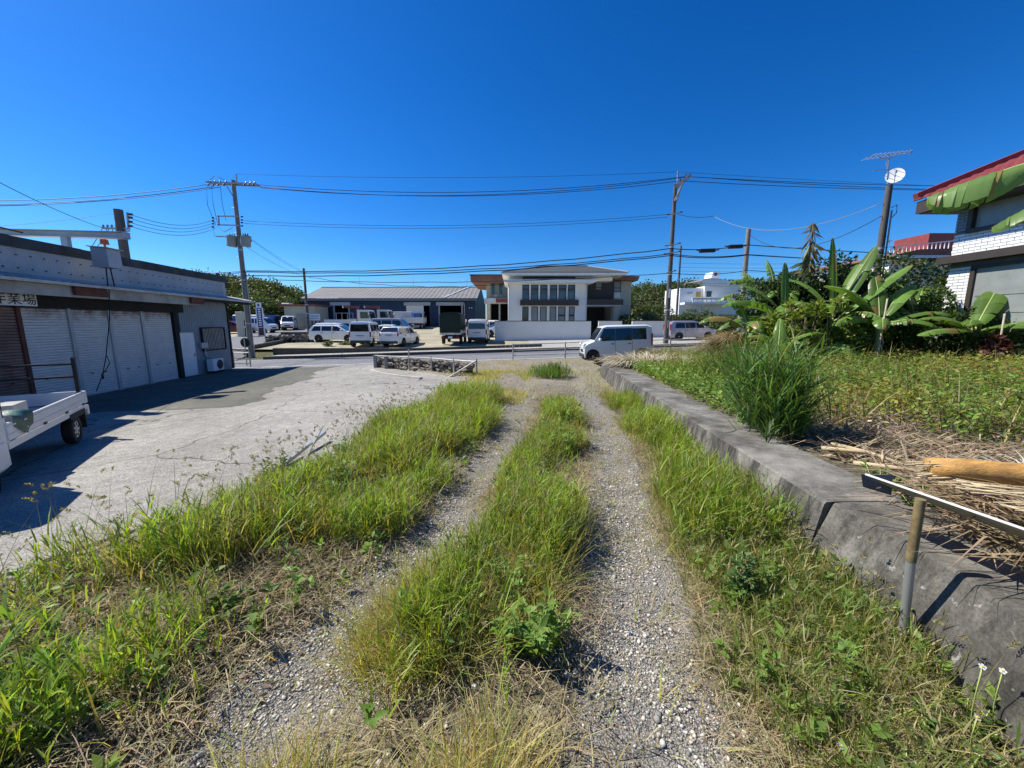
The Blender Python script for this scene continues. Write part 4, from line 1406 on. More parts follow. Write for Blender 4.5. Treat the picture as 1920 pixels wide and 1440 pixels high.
pts = [(dp(1325), hv(526, dy))] + [(dp(1325 + 13 * math.sin(a)), hv(526 - 18.5 * (1 - math.cos(a)), dy)) for a in lin(.2, math.pi / 2, n2)] + [(dp(1352), hv(507, dy)), (dp(1351), hv(524, dy))]
mb.prism(pts, dy + 1.5, dy + 4, 'y')
mb.build('stair_tower', M['white'], d)
MB().box(dp(1341), dp(1346), dy + 1.45, dy + 1.55, hv(515, dy), hv(509.5, dy)).build('tower_window', M['glass'], d)
MB().box(dp(1318), dp(1327), dy - .45, dy - .38, hv(557, dy), hv(546.5, dy)).build('window', M['glass'], d)
for k in range(7):
    MB().box(dp(1301), dp(1310), dy - .09, dy - .01, hv(547.5 + k * 1.45, dy) - .08, hv(547.5 + k * 1.45, dy)).build('louvre', M['yellow'], d)
MB().box(dp(1285), dp(1295), dy - .06, dy - .01, hv(551, dy), hv(548.5, dy)).build('canopy', M['corr'], d)
mb = MB(); mb.box(dp(1283), dp(1352), dy - 2.2, dy - 2.0, hv(563.5, dy), hv(560, dy)); mb.box(dp(1270), dp(1352), dy - 2.2, dy - .5, hv(572, dy), hv(568, dy))
for u in lin(1285, 1350, 9):
    mb.box(dp(u) - .06, dp(u) + .06, dy - 2.15, dy - 2.05, hv(568, dy), hv(563.5, dy))
mb.build('terrace_parapet', M['white'], d)

# ---- white brick house on the right
b = thing('brick_house', 'white brick house with red tiled roof at the right edge behind banana leaves', 'house', (13.75, 12.5, .45))
def bz(z): return z - .45
LN = -15.0
MB().box(.02, 9, LN, 0, -.2, bz(5.6)).build('wall', M['mortar'], b)
# bricks laid in courses with open joints
def brick_mesh():
    mb = MB(); mb.box(-.03, .02, 0, .285, 0, .085); return mb
vs, fs = [], []
def course(z0, z1, ya, yb, skip=None):
    mbs = MB()
    z = z0; r_ = 0
    while z + .08 <= z1:
        y = ya - (.15 if r_ % 2 else 0)
        while y < yb - .02:
            a, b2 = max(y, ya), min(y + .285, yb)
            if b2 - a > .05 and not (skip and skip(a, b2, z)):
                mbs.box(-.03 + random.uniform(-.003, .003), .02, a, b2, z, z + .076)
            y += .3
        z += .09; r_ += 1
    return mbs
tag(course(bz(3.66), bz(4.36), LN, 0).build('brick_facing', M['brickwhite'], b), kind='stuff')
tag(course(bz(.5), bz(3.3), -.62, 0).build('brick_facing', M['brickwhite'], b), kind='stuff')
tag(course(bz(4.37), bz(5.5), -.36, 0).build('brick_facing', M['panel'], b), kind='stuff')
tag(course(bz(.5), bz(3.3), LN, -4.4).build('brick_facing', M['brickwhite'], b), kind='stuff')
MB().box(-.30, .02, LN, .15, bz(3.42), bz(3.64)).build('belt_band', M['brown'], b)
w = MB().box(-.0, .015, -4.3, -.5, bz(4.36), bz(5.45)).build('window', M['curtain'], b)
mb = MB()
mb.box(-.12, .01, -4.4, -.36, bz(4.26), bz(4.37)); mb.box(-.12, .01, -4.4, -.36, bz(5.45), bz(5.56))
for y in (-4.4, -2.1, -.48):
    mb.box(-.12, .01, y, y + .12, bz(4.36), bz(5.45))
mb.build('window_frame', M['brown'], w)
w = MB().box(0, .015, -4.3, -.7, bz(1.3), bz(3.2)).build('window', M['curtain'], b)
mb = MB()
for y in (-4.4, -2.55, -.74):
    mb.box(-.06, .01, y, y + .12, bz(1.2), bz(3.3))
mb.box(-.06, .01, -4.28, -.74, bz(3.2), bz(3.3)); mb.box(-.06, .01, -4.28, -.74, bz(1.2), bz(1.3))
mb.build('window_frame', M['brown'], w)
for k in range(3):
    MB().box(-.015, -.002, -2.35, -.8, bz(1.4 + k * .5), bz(1.75 + k * .5)).build('blind', M['curtain'], w)
# roof: eave board and barrel tiles climbing from the eave
ez = at(1725, 375, 12.9).z
MB().box(-.78, 1.5, LN, .45, bz(ez) - .42, bz(ez) - .30).build('soffit', M['brown'], b)
MB().box(-.85, -.77, LN, .5, bz(ez) - .40, bz(ez) - .04).build('eave_board', M['brown'], b)
MB().prism([(-.78, bz(ez) - .02), (4.5, bz(ez) + 2.12), (4.5, bz(ez) + 1.8), (-.78, bz(ez) - .3)], LN, .45, 'y').build('roof_deck', M['brown'], b)
mb = MB()
slope = 2.25 / 5.45
for r_ in range(16):
    xa = -.92 + r_ * .34
    za_ = bz(ez) - .0 + (xa + .85) * slope
    y = LN
    while y < .45:
        pr = [(0, .0), (.03, .05), (.1, .085), (.17, .05), (.2, .0), (.26, -.012)]
        q = []
        for (dy_, dz_) in pr:
            q.append((xa, y + dy_, za_ + dz_ + .05)); q.append((xa + .40, y + dy_, za_ + dz_ + .40 * slope))
        mb.add(q, [(2 * i, 2 * i + 1, 2 * i + 3, 2 * i + 2) for i in range(5)], True)
        mb.add([q[0], q[2], q[4], q[6], q[8]], [(0, 1, 2, 3, 4)])
        y += .26
tag(mb.build('roof_tiles', M['tile_red'], b), kind='stuff')
mb = MB(); mb.bar((-.94, .47, bz(ez) + .1), (4.5, .47, bz(ez) + .02 + 5.6 * slope), .16, .22)
mb.build('verge', M['tile_red'], b)

# ---- second house further back on the right
ny = 21.0
n_ = thing('neighbour_house', 'white house with low terracotta roof, railing and red roof box behind the brick house', 'house', (0, 0, 0))
def np_(u): return at(u, 465, ny).x
MB().box(np_(1672), np_(1900), ny, ny + 7, .3, hv(486, ny)).build('wall', M['stucco'], n_)
MB().prism([(np_(1660), hv(484, ny)), (np_(1850), hv(484, ny)), (np_(1850), hv(468, ny)), (np_(1700), hv(472, ny)), (np_(1660), hv(481, ny))], ny - .7, ny + 7, 'y').build('eave', M['redroof'], n_)
MB().box(np_(1660), np_(1850), ny - .75, ny - .71, hv(488, ny), hv(483, ny)).build('eave_board', M['white'], n_)
w = MB().box(np_(1736), np_(1767), ny - .04, ny - .005, hv(520, ny), hv(487, ny)).build('window', M['glass'], n_)
for k in range(3):
    MB().box(np_(1737), np_(1766), ny - .07, ny - .045, hv(514 - k * 9, ny), hv(512.5 - k * 9, ny)).build('window_bar', M['brown'], w)
MB().box(at(1741, 450, 22.5).x, at(1800, 450, 22.5).x, ny + 1.5, ny + 3.5, hv(470, ny), hv(437, ny + 1.5)).build('roof_box', M['tile_red'], n_)
mb = MB()
mb.bar((np_(1668), ny + .3, hv(462, ny)), (np_(1800), ny + .3, hv(449, ny)), .05)
mb.bar((np_(1668), ny + .3, hv(475, ny)), (np_(1800), ny + .3, hv(469, ny)), .05)
mb.build('rail', M['white'], n_)
for u in lin(1672, 1790, 16):
    k = (u - 1672) / 118
    MB().bar((np_(u), ny + .3, hv(474 - 5 * k, ny)), (np_(u), ny + .3, hv(462 - 12 * k, ny)), .035).build('baluster', M['white'], n_)
mb = MB(); mb.cyl((np_(1766), ny + 3, hv(437, ny)), (np_(1766), ny + 3, hv(424, ny)), .03); mb.bar((np_(1760), ny + 3, hv(428, ny)), (np_(1773), ny + 3, hv(429, ny)), .03)
mb.build('aerial', M['steel'], n_)


# ------------------------------------------------------------------ poles, wires, fences
def pole(label, x, y, h, r0, r1, mat, z=None, name='utility_pole'):
    zz = (Z(x, y) - .1) if z is None else z
    t = thing(name, label, 'pole', (x, y, zz))
    MB().cyl((0, 0, 0), (0, 0, h), r0, r1, 14).build('shaft', mat, t)
    mb = MB()
    for k in range(int(h / .9) - 2):
        sd = 1 if k % 2 else -1
        mb.cyl((sd * r0 * .6, 0, 2.2 + k * .8), (sd * (r0 + .12), 0, 2.2 + k * .8), .01, n=5)
    mb.build('step_bolt', M['steel'], t)
    mb = MB()
    for z in (2.4, h * .45, h * .62):
        rr = r0 + (r1 - r0) * z / h
        mb.cyl((0, 0, z), (0, 0, z + .09), rr + .012, rr + .012, 14)
    mb.build('band', M['steel'], t)
    return t, zz


def insulator(parent, p, d=(0, 0, 1)):
    d = Vector(d).normalized(); p = Vector(p)
    mb = MB()
    for k in range(3):
        mb.cyl(p + d * (.05 * k), p + d * (.05 * k + .035), .055, .03, 8)
    return mb.build('insulator', M['insul'], parent)


PY = 27.6
PL = at(472, 667, PY); PR_ = at(1248, 645, PY)
tl, zl = pole('tall concrete pole with crossarm and two transformers left of the warehouse', PL.x, PY, at(444, 338, PY).z - (Z(PL.x, PY) - .1), .19, .12, M['pole'])
tr_, zr_ = pole('tall dark pole with slanted wooden crossarm right of the white house', PR_.x, PY, at(1268, 346, PY).z - (Z(PR_.x, PY) - .1), .18, .11, M['pole_dark'])
def onpole(u, v, base, y=PY):
    p = at(u, v, y); return Vector((p.x - base[0], 0, p.z - base[1]))
bl = (PL.x, zl); br = (PR_.x, zr_)
# left pole fittings
mb = MB(); mb.bar(onpole(390, 343, bl) + Vector((0, -.16, 0)), onpole(484, 347, bl) + Vector((0, -.16, 0)), .09, .1)
mb.bar(onpole(390, 343, bl) + Vector((0, .16, 0)), onpole(484, 347, bl) + Vector((0, .16, 0)), .09, .1)
mb.bar(onpole(425, 349, bl), onpole(438, 370, bl), .05)
ca = mb.build('crossarm', M['steel'], tl)
for u in (395, 404, 413, 424, 462, 470, 478):
    insulator(ca, onpole(u, 344 if u < 450 else 346, bl) + Vector((0, 0, .05)))
    insulator(ca, onpole(u + 3, 350, bl) + Vector((0, -.3, 0)), (0, -1, -.2))
mb = MB(); mb.cyl(onpole(444, 345, bl), onpole(443, 326, bl), .045)
mb.build('top_rod', M['steel'], tl)
mb = MB()
for (a, b_) in (((412, 407), (451, 407)), ((412, 423), (451, 424)), ((414, 406), (415, 424))):
    mb.bar(onpole(*a, bl) + Vector((0, -.2, 0)), onpole(*b_, bl) + Vector((0, -.2, 0)), .07)
lowarm = mb.build('lower_bracket', M['steel'], tl)
for v in (410, 416, 421, 427):
    insulator(lowarm, onpole(405, v, bl) + Vector((0, -.2, 0)), (-1, 0, 0))
    insulator(lowarm, onpole(456, v - 2, bl) + Vector((0, -.2, 0)), (1, 0, 0))
M['transformer'] = pm('grey transformer casing', (.30, .30, .27), .55, .2, var=.15)
for ua, ub in ((429, 445), (455, 470)):
    c0 = onpole((ua + ub) / 2, 463, bl) + Vector((0, -.1, 0)); c1 = onpole((ua + ub) / 2, 444, bl) + Vector((0, -.1, 0))
    mb = MB().cyl(c0, c1, .31, .33, 16)
    mb.cyl(c1, c1 + Vector((0, 0, .05)), .35, .2, 16)
    tf = mb.build('transformer', M['transformer'], tl)
    for a in (-.15, .0, .15):
        insulator(tf, c1 + Vector((a, 0, .05)))
mb = MB(); mb.bar(onpole(426, 452, bl), onpole(472, 452, bl), .08); mb.bar(onpole(405, 443, bl), onpole(445, 445, bl), .06)
mb.build('hanger_arm', M['steel'], tl)
mb = MB()
for (a, b_, c) in (((392, 348), (393, 385), (408, 422)), ((401, 350), (404, 385), (412, 420)), ((417, 350), (421, 385), (428, 415)), ((410, 425), (425, 436), (440, 428)), ((404, 425), (406, 444), (420, 445)), ((395, 342), (408, 331), (425, 340))):
    mb.tube([onpole(*a, bl) + Vector((0, -.2, 0)), onpole(*b_, bl) + Vector((0, -.2, 0)), onpole(*c, bl) + Vector((0, -.2, 0))], .014, 5)
mb.build('jumper_wire', M['cable'], tl)
MB().cyl((.21, 0, .1), (.20, 0, 6), .03, n=8).build('conduit', M['steel'], tl)

# right pole fittings: slanted crossarms with braces
M['paleboard'] = pm('pale weathered crossarm', (.44, .43, .38), .7, var=.2)
mb = MB()
mb.bar(onpole(1262, 354, br) + Vector((0, -.25, 0)), onpole(1288, 331, br) + Vector((0, -.25, 0)), .11, .12)
mb.bar(onpole(1272, 350, br) + Vector((0, .25, 0)), onpole(1295, 331, br) + Vector((0, .25, 0)), .11, .12)
mb.bar(onpole(1263, 378, br) + Vector((0, -.2, 0)), onpole(1279, 343, br) + Vector((0, -.22, 0)), .08)
mb.bar(onpole(1270, 377, br) + Vector((0, .2, 0)), onpole(1281, 346, br) + Vector((0, .22, 0)), .08)
ca = mb.build('crossarm', M['paleboard'], tr_)
for u, v in ((1286, 331), (1294, 331), (1276, 341)):
    insulator(ca, onpole(u, v, br) + Vector((0, 0, .05)))
mb = MB().cyl(onpole(1270, 350, br), onpole(1271, 321, br), .05)
mb.build('top_rod', M['steel'], tr_)
for v, w in ((402, .75), (460, .8), (475, .9), (511, .4)):
    p = onpole(1262, v, br); p.x = 0
    c = MB().bar(p + Vector((-w / 2, -.18, -.08)), p + Vector((w / 2, -.18, .08)), .07, .07).build('bracket', M['paleboard'], tr_)
    insulator(c, p + Vector((-w / 2, -.2, -.06)), (-1, 0, 0)); insulator(c, p + Vector((w / 2, -.2, .1)), (1, 0, 0))
mb = MB(); mb.cyl((0, -.2, 1.2), (0, -.2, 1.75), .01); mb.box(-.06, .06, -.2, -.17, 3.3, 3.9)
mb.build('number_tag', M['white'], tr_)

pole('thin dark pole standing just behind the tall dark pole', 17.9, 42.5, 9.2, .13, .09, M['pole_dark'])
ps, zs_ = pole('short concrete pole with its top bare among the banana leaves', at(1403, 440, 29).x, 29, at(1403, 429, 29).z - .3, .2, .15, M['pole'], z=.3)
p5, z5 = pole('slim dark pole in front of the warehouse corner', at(579, 621, 46).x, 46, at(575, 503, 46).z - Z(-24, 46) + .1, .17, .12, M['pole_dark'])
pb_, zb_ = pole('thick dark pole standing behind the workshop roof', -18.0, 18.6, at(232, 393, 18.6).z + .8, .2, .17, M['pole_dark'], z=-.8)
mb = MB()
bpt = (-18.0, zb_)
def onb(u, v): p = at(u, v, 18.6); return Vector((p.x + 18.0, 0, p.z - zb_))
mb.bar(onb(192, 428) , onb(243, 429), .08); mb.bar(onb(192, 438), onb(243, 433), .06)
br2 = mb.build('bracket', M['steel'], pb_)
MB().bar(onb(239, 398), onb(241, 430), .09, .05).build('rack', M['steel'], pb_)
for v in (402, 408, 416, 424):
    insulator(br2, onb(243, v), (1, 0, 0))
for u in (194, 202, 210, 218):
    insulator(br2, onb(u, 427))
mb = MB()
for (a, b_, c) in (((192, 428), (186, 440), (170, 466)), ((198, 428), (205, 443), (212, 430)), ((205, 428), (195, 445), (180, 466)), ((215, 428), (222, 440), (228, 425))):
    mb.tube([onb(*a), onb(*b_), onb(*c)], .013, 5)
mb.build('jumper_wire', M['cable'], pb_)

# dish and aerial pole
DY = 16.5
dpx = at(1666, 360, DY).x
pd, zd_ = pole('brown pole with a white satellite dish and a TV aerial above the banana plants', dpx, DY, at(1665, 347, DY).z - .5, .15, .11, M['pole_dark'], z=.5)
def ond(u, v): p = at(u, v, DY); return Vector((p.x - dpx, 0, p.z - zd_))
mb = MB().cyl(ond(1664, 345), ond(1667, 289), .025, .02)
mast = mb.build('mast', M['steel'], pd)
mb = MB(); mb.bar(ond(1625, 295), ond(1709, 284), .025)
for k in range(9):
    p = ond(1630 + k * 9, 294.4 - k * 1.15)
    mb.bar(p + Vector((0, -.35 + k * .02, 0)), p + Vector((0, .35 - k * .02, 0)), .012)
mb.bar(ond(1707, 279), ond(1710, 285), .03); mb.bar(ond(1710, 285), ond(1704, 291), .03)
mb.tube([ond(1648, 292), ond(1652, 297), ond(1668, 296), ond(1690, 289)], .014, 5)
mb.build('tv_aerial', M['steel'], mast)
mb = MB(); mb.bar(ond(1637, 320), ond(1694, 316), .02); mb.bar(ond(1694, 316), ond(1715, 305), .012)
mb.cyl(ond(1662, 302), ond(1662, 320), .012)
mb.build('small_aerial', M['steel'], mast)
mb = MB()
c = ond(1664, 335) + Vector((0, -.3, 0))
ax = Vector((-.62, -.75, .3)).normalized()
q = ax.to_track_quat('Z', 'Y').to_matrix()
def _ds(i, j):
    a = 2 * math.pi * j / 20; r_ = .29 * i / 4
    return c + q @ Vector((r_ * math.cos(a), r_ * math.sin(a) * 1.05, .35 * r_ * r_))
mb.grid(_ds, 4, 20)
ds = mb.build('satellite_dish', M['white'], pd)
mb = MB(); mb.bar(c + q @ Vector((0, -.33, .03)), c + q @ Vector((0, -.05, .32)), .02); mb.cb(tuple(c + q @ Vector((0, -.04, .33))), (.05, .05, .08)); mb.bar(c, ond(1665, 343), .05)
mb.build('feed_arm', M['steel'], ds)
mb = MB(); mb.cyl((.17, -.1, .2), (.15, -.1, 5.6), .03, n=8)
mb.tube([(.12, -.1, 5.7), (.3, -.12, 5.8), (.34, -.12, 5.5), (.16, -.1, 5.3)], .02, 5)
mb.build('conduit', M['steel_white'], pd)


def cable(label, p0, p1, sag, r=.016, group=None, mat=None, n=18, name='overhead_cable', wob=0.0):
    p0, p1 = Vector(p0), Vector(p1)
    pts = []
    for k in range(n + 1):
        t = k / n
        p = p0.lerp(p1, t); p.z -= sag * 4 * t * (1 - t)
        p.z += wob * math.sin(k * 2.1)
        pts.append(p - p0)
    o = MB().tube(pts, r, 5).build(name, mat or M['cable'])
    o.location = p0
    return tag(o, label, 'cable', group)


g1 = 'three high power lines between the tall poles'
for k, (a, b_) in enumerate((((482, 346, -.2), (1286, 331, -.25)), ((486, 350, 0), (1276, 339, 0)), ((489, 352, .2), (1294, 331, .25)))):
    cable('%s of the three high power lines between the two tall poles' % ['uppermost', 'lowest', 'middle'][k], at(a[0], a[1], PY + a[2]), at(b_[0], b_[1], PY + b_[2]), .72 + .05 * k, .02, g1)
cable('thin guard wire between the very tops of the two tall poles', at(444, 326, PY), at(1270, 322, PY), .3, .01)
cable('thin guard wire running right from the top of the tall dark pole', at(1270, 322, PY), at(2150, 360, PY + 3), .2, .01)
for k, (a, e) in enumerate((((1286, 331, -.25), 352), ((1276, 339, 0), 361), ((1294, 331, .25), 366))):
    cable('%s of the three high power lines right of the tall dark pole' % ['uppermost', 'middle', 'lowest'][k], at(a[0], a[1], PY + a[2]), at(2150, e - 8, PY + 2 + a[2]), .35, .02, 'high power lines to the right')
for k, (u, v, e) in enumerate(((394, 345, 362), (402, 350, 370), (412, 351, 373))):
    cable('%s of the high power lines running left from the left pole crossarm' % ['uppermost', 'middle', 'lowest'][k], at(u, v, PY), at(-150, e + 14, PY - 6), .35, .02, 'high power lines to the left')
for k, (a, b_) in enumerate((((458, 414), (1252, 402)), ((458, 419), (1252, 407)))):
    cable('%s of the two mid height wires between the two tall poles' % ['upper', 'lower'][k], at(*a, PY - .2), at(*b_, PY - .2), .5, .013, 'mid height wires between the tall poles')
for k, (a, v) in enumerate(((403, 410), (410, 416), (418, 421), (425, 427))):
    cable('%s of the four service wires behind the workshop roof' % ['uppermost', 'second', 'third', 'lowest'][k], at(244, a - 1, 18.6), at(405, v, PY - .2), .45, .013, 'four service wires behind the workshop')
cable('wire slanting down from the roof post to the pole behind the workshop', WM @ Vector((-.5, -9.55, 6.5)), at(192, 427, 18.6), .12, .012)
cable('faint wire running left from the top of the thick pole behind the workshop', at(228, 397, 18.6), at(-120, 428, 17), .15, .008)
# communication cables lower down
for k, (a, b_, c, sg, r_) in enumerate((((462, 508), (1257, 466), (1400, 459), .5, .032), ((463, 510), (1257, 476), (1400, 477), .48, .028), ((466, 517), (1258, 479), (1402, 478), .45, .032), ((520, 525), (1256, 512), (1402, 507), .35, .022))):
    lab = ['uppermost', 'second', 'third', 'lowest'][k]
    cable('%s low communication cable passing in front of the white house roof' % lab, at(*a, PY - .25), at(*b_, PY - .25), sg, r_, 'low communication cables', wob=.02)
    cable('%s low communication cable between the tall dark pole and the short pole' % lab, at(*b_, PY - .25), at(c[0], c[1], 28.8), .18, r_, 'low communication cables')
    cable('%s low communication cable running right from the short pole' % lab, at(c[0], c[1], 28.8), at(2100, c[1] + 22 - 4 * k, 30), .3, r_, 'low communication cables')
    cable('%s low communication cable running left from the left pole' % lab, at(*a, PY - .25) if k < 3 else at(463, 527, PY - .25), at(200, 506 + k * 8, 33), .25, r_ * .8, 'low communication cables')
cable('loose wavy cable from the slim pole towards the white house', at(579, 520, 46), at(945, 533, 45), .6, .03, wob=.05)
for k, (a, b_) in enumerate((((458, 438), (577, 512)), ((466, 446), (576, 514)), ((462, 463), (574, 519)))):
    cable('%s of the slanting drop wires from the transformers to the slim pole' % ['uppermost', 'middle', 'lowest'][k], at(*a, PY), at(*b_, 46), .25, .011, 'drop wires to the slim pole')
M['cablepale'] = pm('pale cable', (.22, .23, .25), .5, var=.1)
cable('pale cable from the right pole wires to the dish pole', at(1335, 404, 27), at(1655, 380, DY), 1.0, .014, mat=M['cablepale'])
cable('black cable from the short pole up to the dish pole', at(1405, 440, 28.9), at(1654, 404, DY), 1.1, .014)
cable('wire from the right pole bracket to the pale cable joint', at(1270, 401, PY), at(1338, 405, 27), .15, .014)
for k, v in enumerate((493, 501, 508, 522, 530)):
    cable('%s of the five faint far wires behind the short pole' % ['uppermost', 'second', 'third', 'fourth', 'lowest'][k], at(1270, v, 43), at(1760, v - 8, 44), .3, .012, 'faint far wires')
for u0, u1, v in ((1312, 1340, 470.5), (1366, 1391, 463)):
    p0, p1 = at(u0, v, PY + .3), at(u1, v - 1, PY + .4)
    o = thing('splice_closure', '%s black splice box on the cable right of the tall dark pole' % ('left' if u0 < 1350 else 'right'), 'cable box', p0, 0, 'splice boxes')
    mb = MB(); mb.bar((0, 0, 0), p1 - p0, .22, .24); mb.build('casing', M['black'], o)
    mb = MB(); mb.cyl((-.25, 0, .06), (0, 0, .03), .04); mb.cyl(p1 - p0, p1 - p0 + Vector((.3, 0, .05)), .04); mb.build('end_cap', M['black'], o)


# ---- guard rails by the road
def guard_rail(label, pts, h, rails, group=None):
    o = thing('guard_rail', label, 'railing', (pts[0][0], pts[0][1], Z(*pts[0])), 0, group)
    base = Vector(o.location)
    P = [Vector((x, y, Z(x, y))) - base for x, y in pts]
    for p in P:
        MB().cyl(p + Vector((0, 0, -.2)), p + Vector((0, 0, h + .03)), .035, n=10).build('post', M['steel_white'], o)
    for r_ in rails:
        mb = MB()
        for a, b_ in zip(P[:-1], P[1:]):
            mb.cyl(a + Vector((0, 0, r_)), b_ + Vector((0, 0, r_)), .024, n=8)
        mb.build('rail', M['steel_white'], o)


guard_rail('pale pipe guard rail along the road at the end of the track', [(.05 + k * 2.85, 20.95) for k in range(8)], .84, (.82, .5, .22))
guard_rail('short pale pipe guard rail beside the workshop corner', [(-15.6, 21.5), (-14.55, 21.3)], .84, (.8, .5, .2))
o = thing('road_sign', 'round road sign seen from its dark back beside the workshop corner', 'sign', (-15.3, 22.2 - .1, -.85))
MB().cyl((0, 0, 0), (0, 0, 1.55), .03, n=8).build('post', M['steel'], o)
mb = MB().cyl((0, .03, 1.35), (0, .05, 1.35), .27, n=20); mb.build('disc', M['black'], o)

# ---- rubble stone wall between yard and track, with old pipe fence
M['coral'] = pm('weathered coral stone', (.24, .215, .175), .95, var=.45, scale=5, bump=.7, bscale=14, dirt=(.07, .065, .055), dirt_amt=.7)


def stone_mesh(seed):
    r_ = random.Random(seed)
    import bmesh
    bm = bmesh.new()
    bmesh.ops.create_icosphere(bm, subdivisions=2, radius=1)
    for v in bm.verts:
        k = 1 + r_.uniform(-.22, .22)
        v.co = Vector((max(-.85, min(.85, v.co.x)) * k, max(-.85, min(.85, v.co.y)) * k, max(-.8, min(.8, v.co.z)) * k))
    me = bpy.data.meshes.new('stone'); bm.to_mesh(me); bm.free()
    me.materials.append(M['coral'])
    return me


STONES = [stone_mesh(k) for k in range(6)]


def rubble(label, p0, p1, h, size, rows, depth=.3, zf=None):
    o = thing('rubble_wall', label, 'wall', (p0[0], p0[1], Z(*p0)))
    a, b_ = Vector((p0[0], p0[1])), Vector((p1[0], p1[1]))
    L = (b_ - a).length
    d = (b_ - a).normalized(); nn = Vector((-d.y, d.x))
    r_ = random.Random(3)
    for row in range(rows):
        s_ = r_.uniform(0, size)
        while s_ < L:
            sz_ = size * r_.uniform(.65, 1.25)
            q = a + d * s_ + nn * r_.uniform(-depth, depth) * .3
            st = bpy.data.objects.new('stone', STONES[r_.randrange(6)])
            COL.objects.link(st); st.parent = o
            zz = (zf or Z)(q.x, q.y)
            st.location = (q.x - p0[0], q.y - p0[1], zz - o.location.z + (row + .45) * h / rows)
            st.scale = (sz_ * .62, depth * .75, h / rows * r_.uniform(.55, .72))
            st.rotation_euler = (r_.uniform(-.3, .3), r_.uniform(-.3, .3), math.atan2(d.y, d.x) + r_.uniform(-.3, .3))
            s_ += sz_ * .95
    MB().add([(p.x - p0[0] + nn.x * k, p.y - p0[1] + nn.y * k, (zf or Z)(p.x, p.y) - o.location.z + z) for p in (a, b_) for k in (-depth * .4, depth * .4) for z in (-.1, h * .8)],
             [(0, 1, 3, 2), (4, 6, 7, 5), (0, 4, 5, 1), (2, 3, 7, 6), (1, 5, 7, 3), (0, 2, 6, 4)]).build('core', M['dark'], o)
    return o


yz = lambda x, y: float(yardz(x, y))
rubble('low rubble wall of coral stones between the yard and the track', (-6.6, 19.2), (-1.55, 14.3), .52, .34, 3, .28, yz)
rubble('dry stone wall at the edge of the gravel lot by the side road', (-21.4, 33.6), (-17.9, 34.6), .75, .42, 3, .35, lambda x, y: Z(x, y) - .05)
o = thing('wall_slab', 'dark concrete slab lying on the dry stone wall', 'slab', (-19.3, 34.3, Z(-19.3, 34.3) + .70), R(14))
MB().box(-1.0, 1.5, -.2, .2, 0, .22, ch=.02).build('slab', M['capdark'], o)
f = thing('pipe_fence', 'broken pale pipe fence along the rubble wall', 'fence', (-6.9, 19.1, yz(-6.9, 19.1)))
fp = [(-6.75, 18.95), (-6.0, 18.3), (-4.55, 16.95), (-3.3, 15.7), (-2.25, 14.75), (-1.3, 14.05)]
fb = Vector(f.location)
tops = []
for k, (x, y) in enumerate(fp):
    b0 = Vector((x, y, yz(x, y))) - fb
    hh = [.62, .62, .95, .68, .66, .72][k]
    if k < 2:
        MB().cb((b0.x, b0.y, hh / 2), (.16, .16, hh), ch=.01).build('post', M['concrete_grey'], f)
    else:
        MB().cyl(b0, b0 + Vector((0, 0, hh)), .03, n=8).build('post', M['steel_white'], f)
    tops.append(b0 + Vector((0, 0, .6)))
for a, b_ in zip(tops[:-1], tops[1:]):
    MB().cyl(a, b_, .026, n=8).build('rail', M['steel_white'], f)
MB().cyl(tops[4] + Vector((-.35, -.35, -.75)), tops[5] + Vector((0, 0, .05)), .03, n=8).build('brace', M['steel_white'], f)
MB().cyl(tops[4] + Vector((.1, -.4, -.7)), tops[4] + Vector((.05, -.35, -.1)), .03, n=8).build('stub_post', M['steel_white'], f)
# pale kerb slabs in the yard edge
for k, (a, b_) in enumerate((((-6.6, 17.9), (-3.3, 13.9)),)):
    o = thing('yard_kerb', 'pale narrow kerb strip curving along the yard in front of the rubble wall', 'kerb', (a[0], a[1], yz(*a)))
    pts = [Vector((a[0] + (b_[0] - a[0]) * t - .35 * math.sin(t * 3.1), a[1] + (b_[1] - a[1]) * t, 0)) for t in lin(0, 1, 9)]
    for p, q in zip(pts[:-1], pts[1:]):
        p.z = yz(p.x, p.y) + .03; q.z = yz(q.x, q.y) + .03
        MB().bar(p - Vector(o.location), p.lerp(q, .98) - Vector(o.location), .14, .07).build('kerb_block', M['kerbpale'], o)


def rebase(root, loc):
    loc = Vector(loc)
    root.location = loc
    for ch in root.children:
        ch.location = Vector(ch.location) - loc


rebase(h, (4, 40, hz)); rebase(h2, (-1, 46, hz)); rebase(d, (32, 62, gz)); rebase(n_, (24, 21, .3))


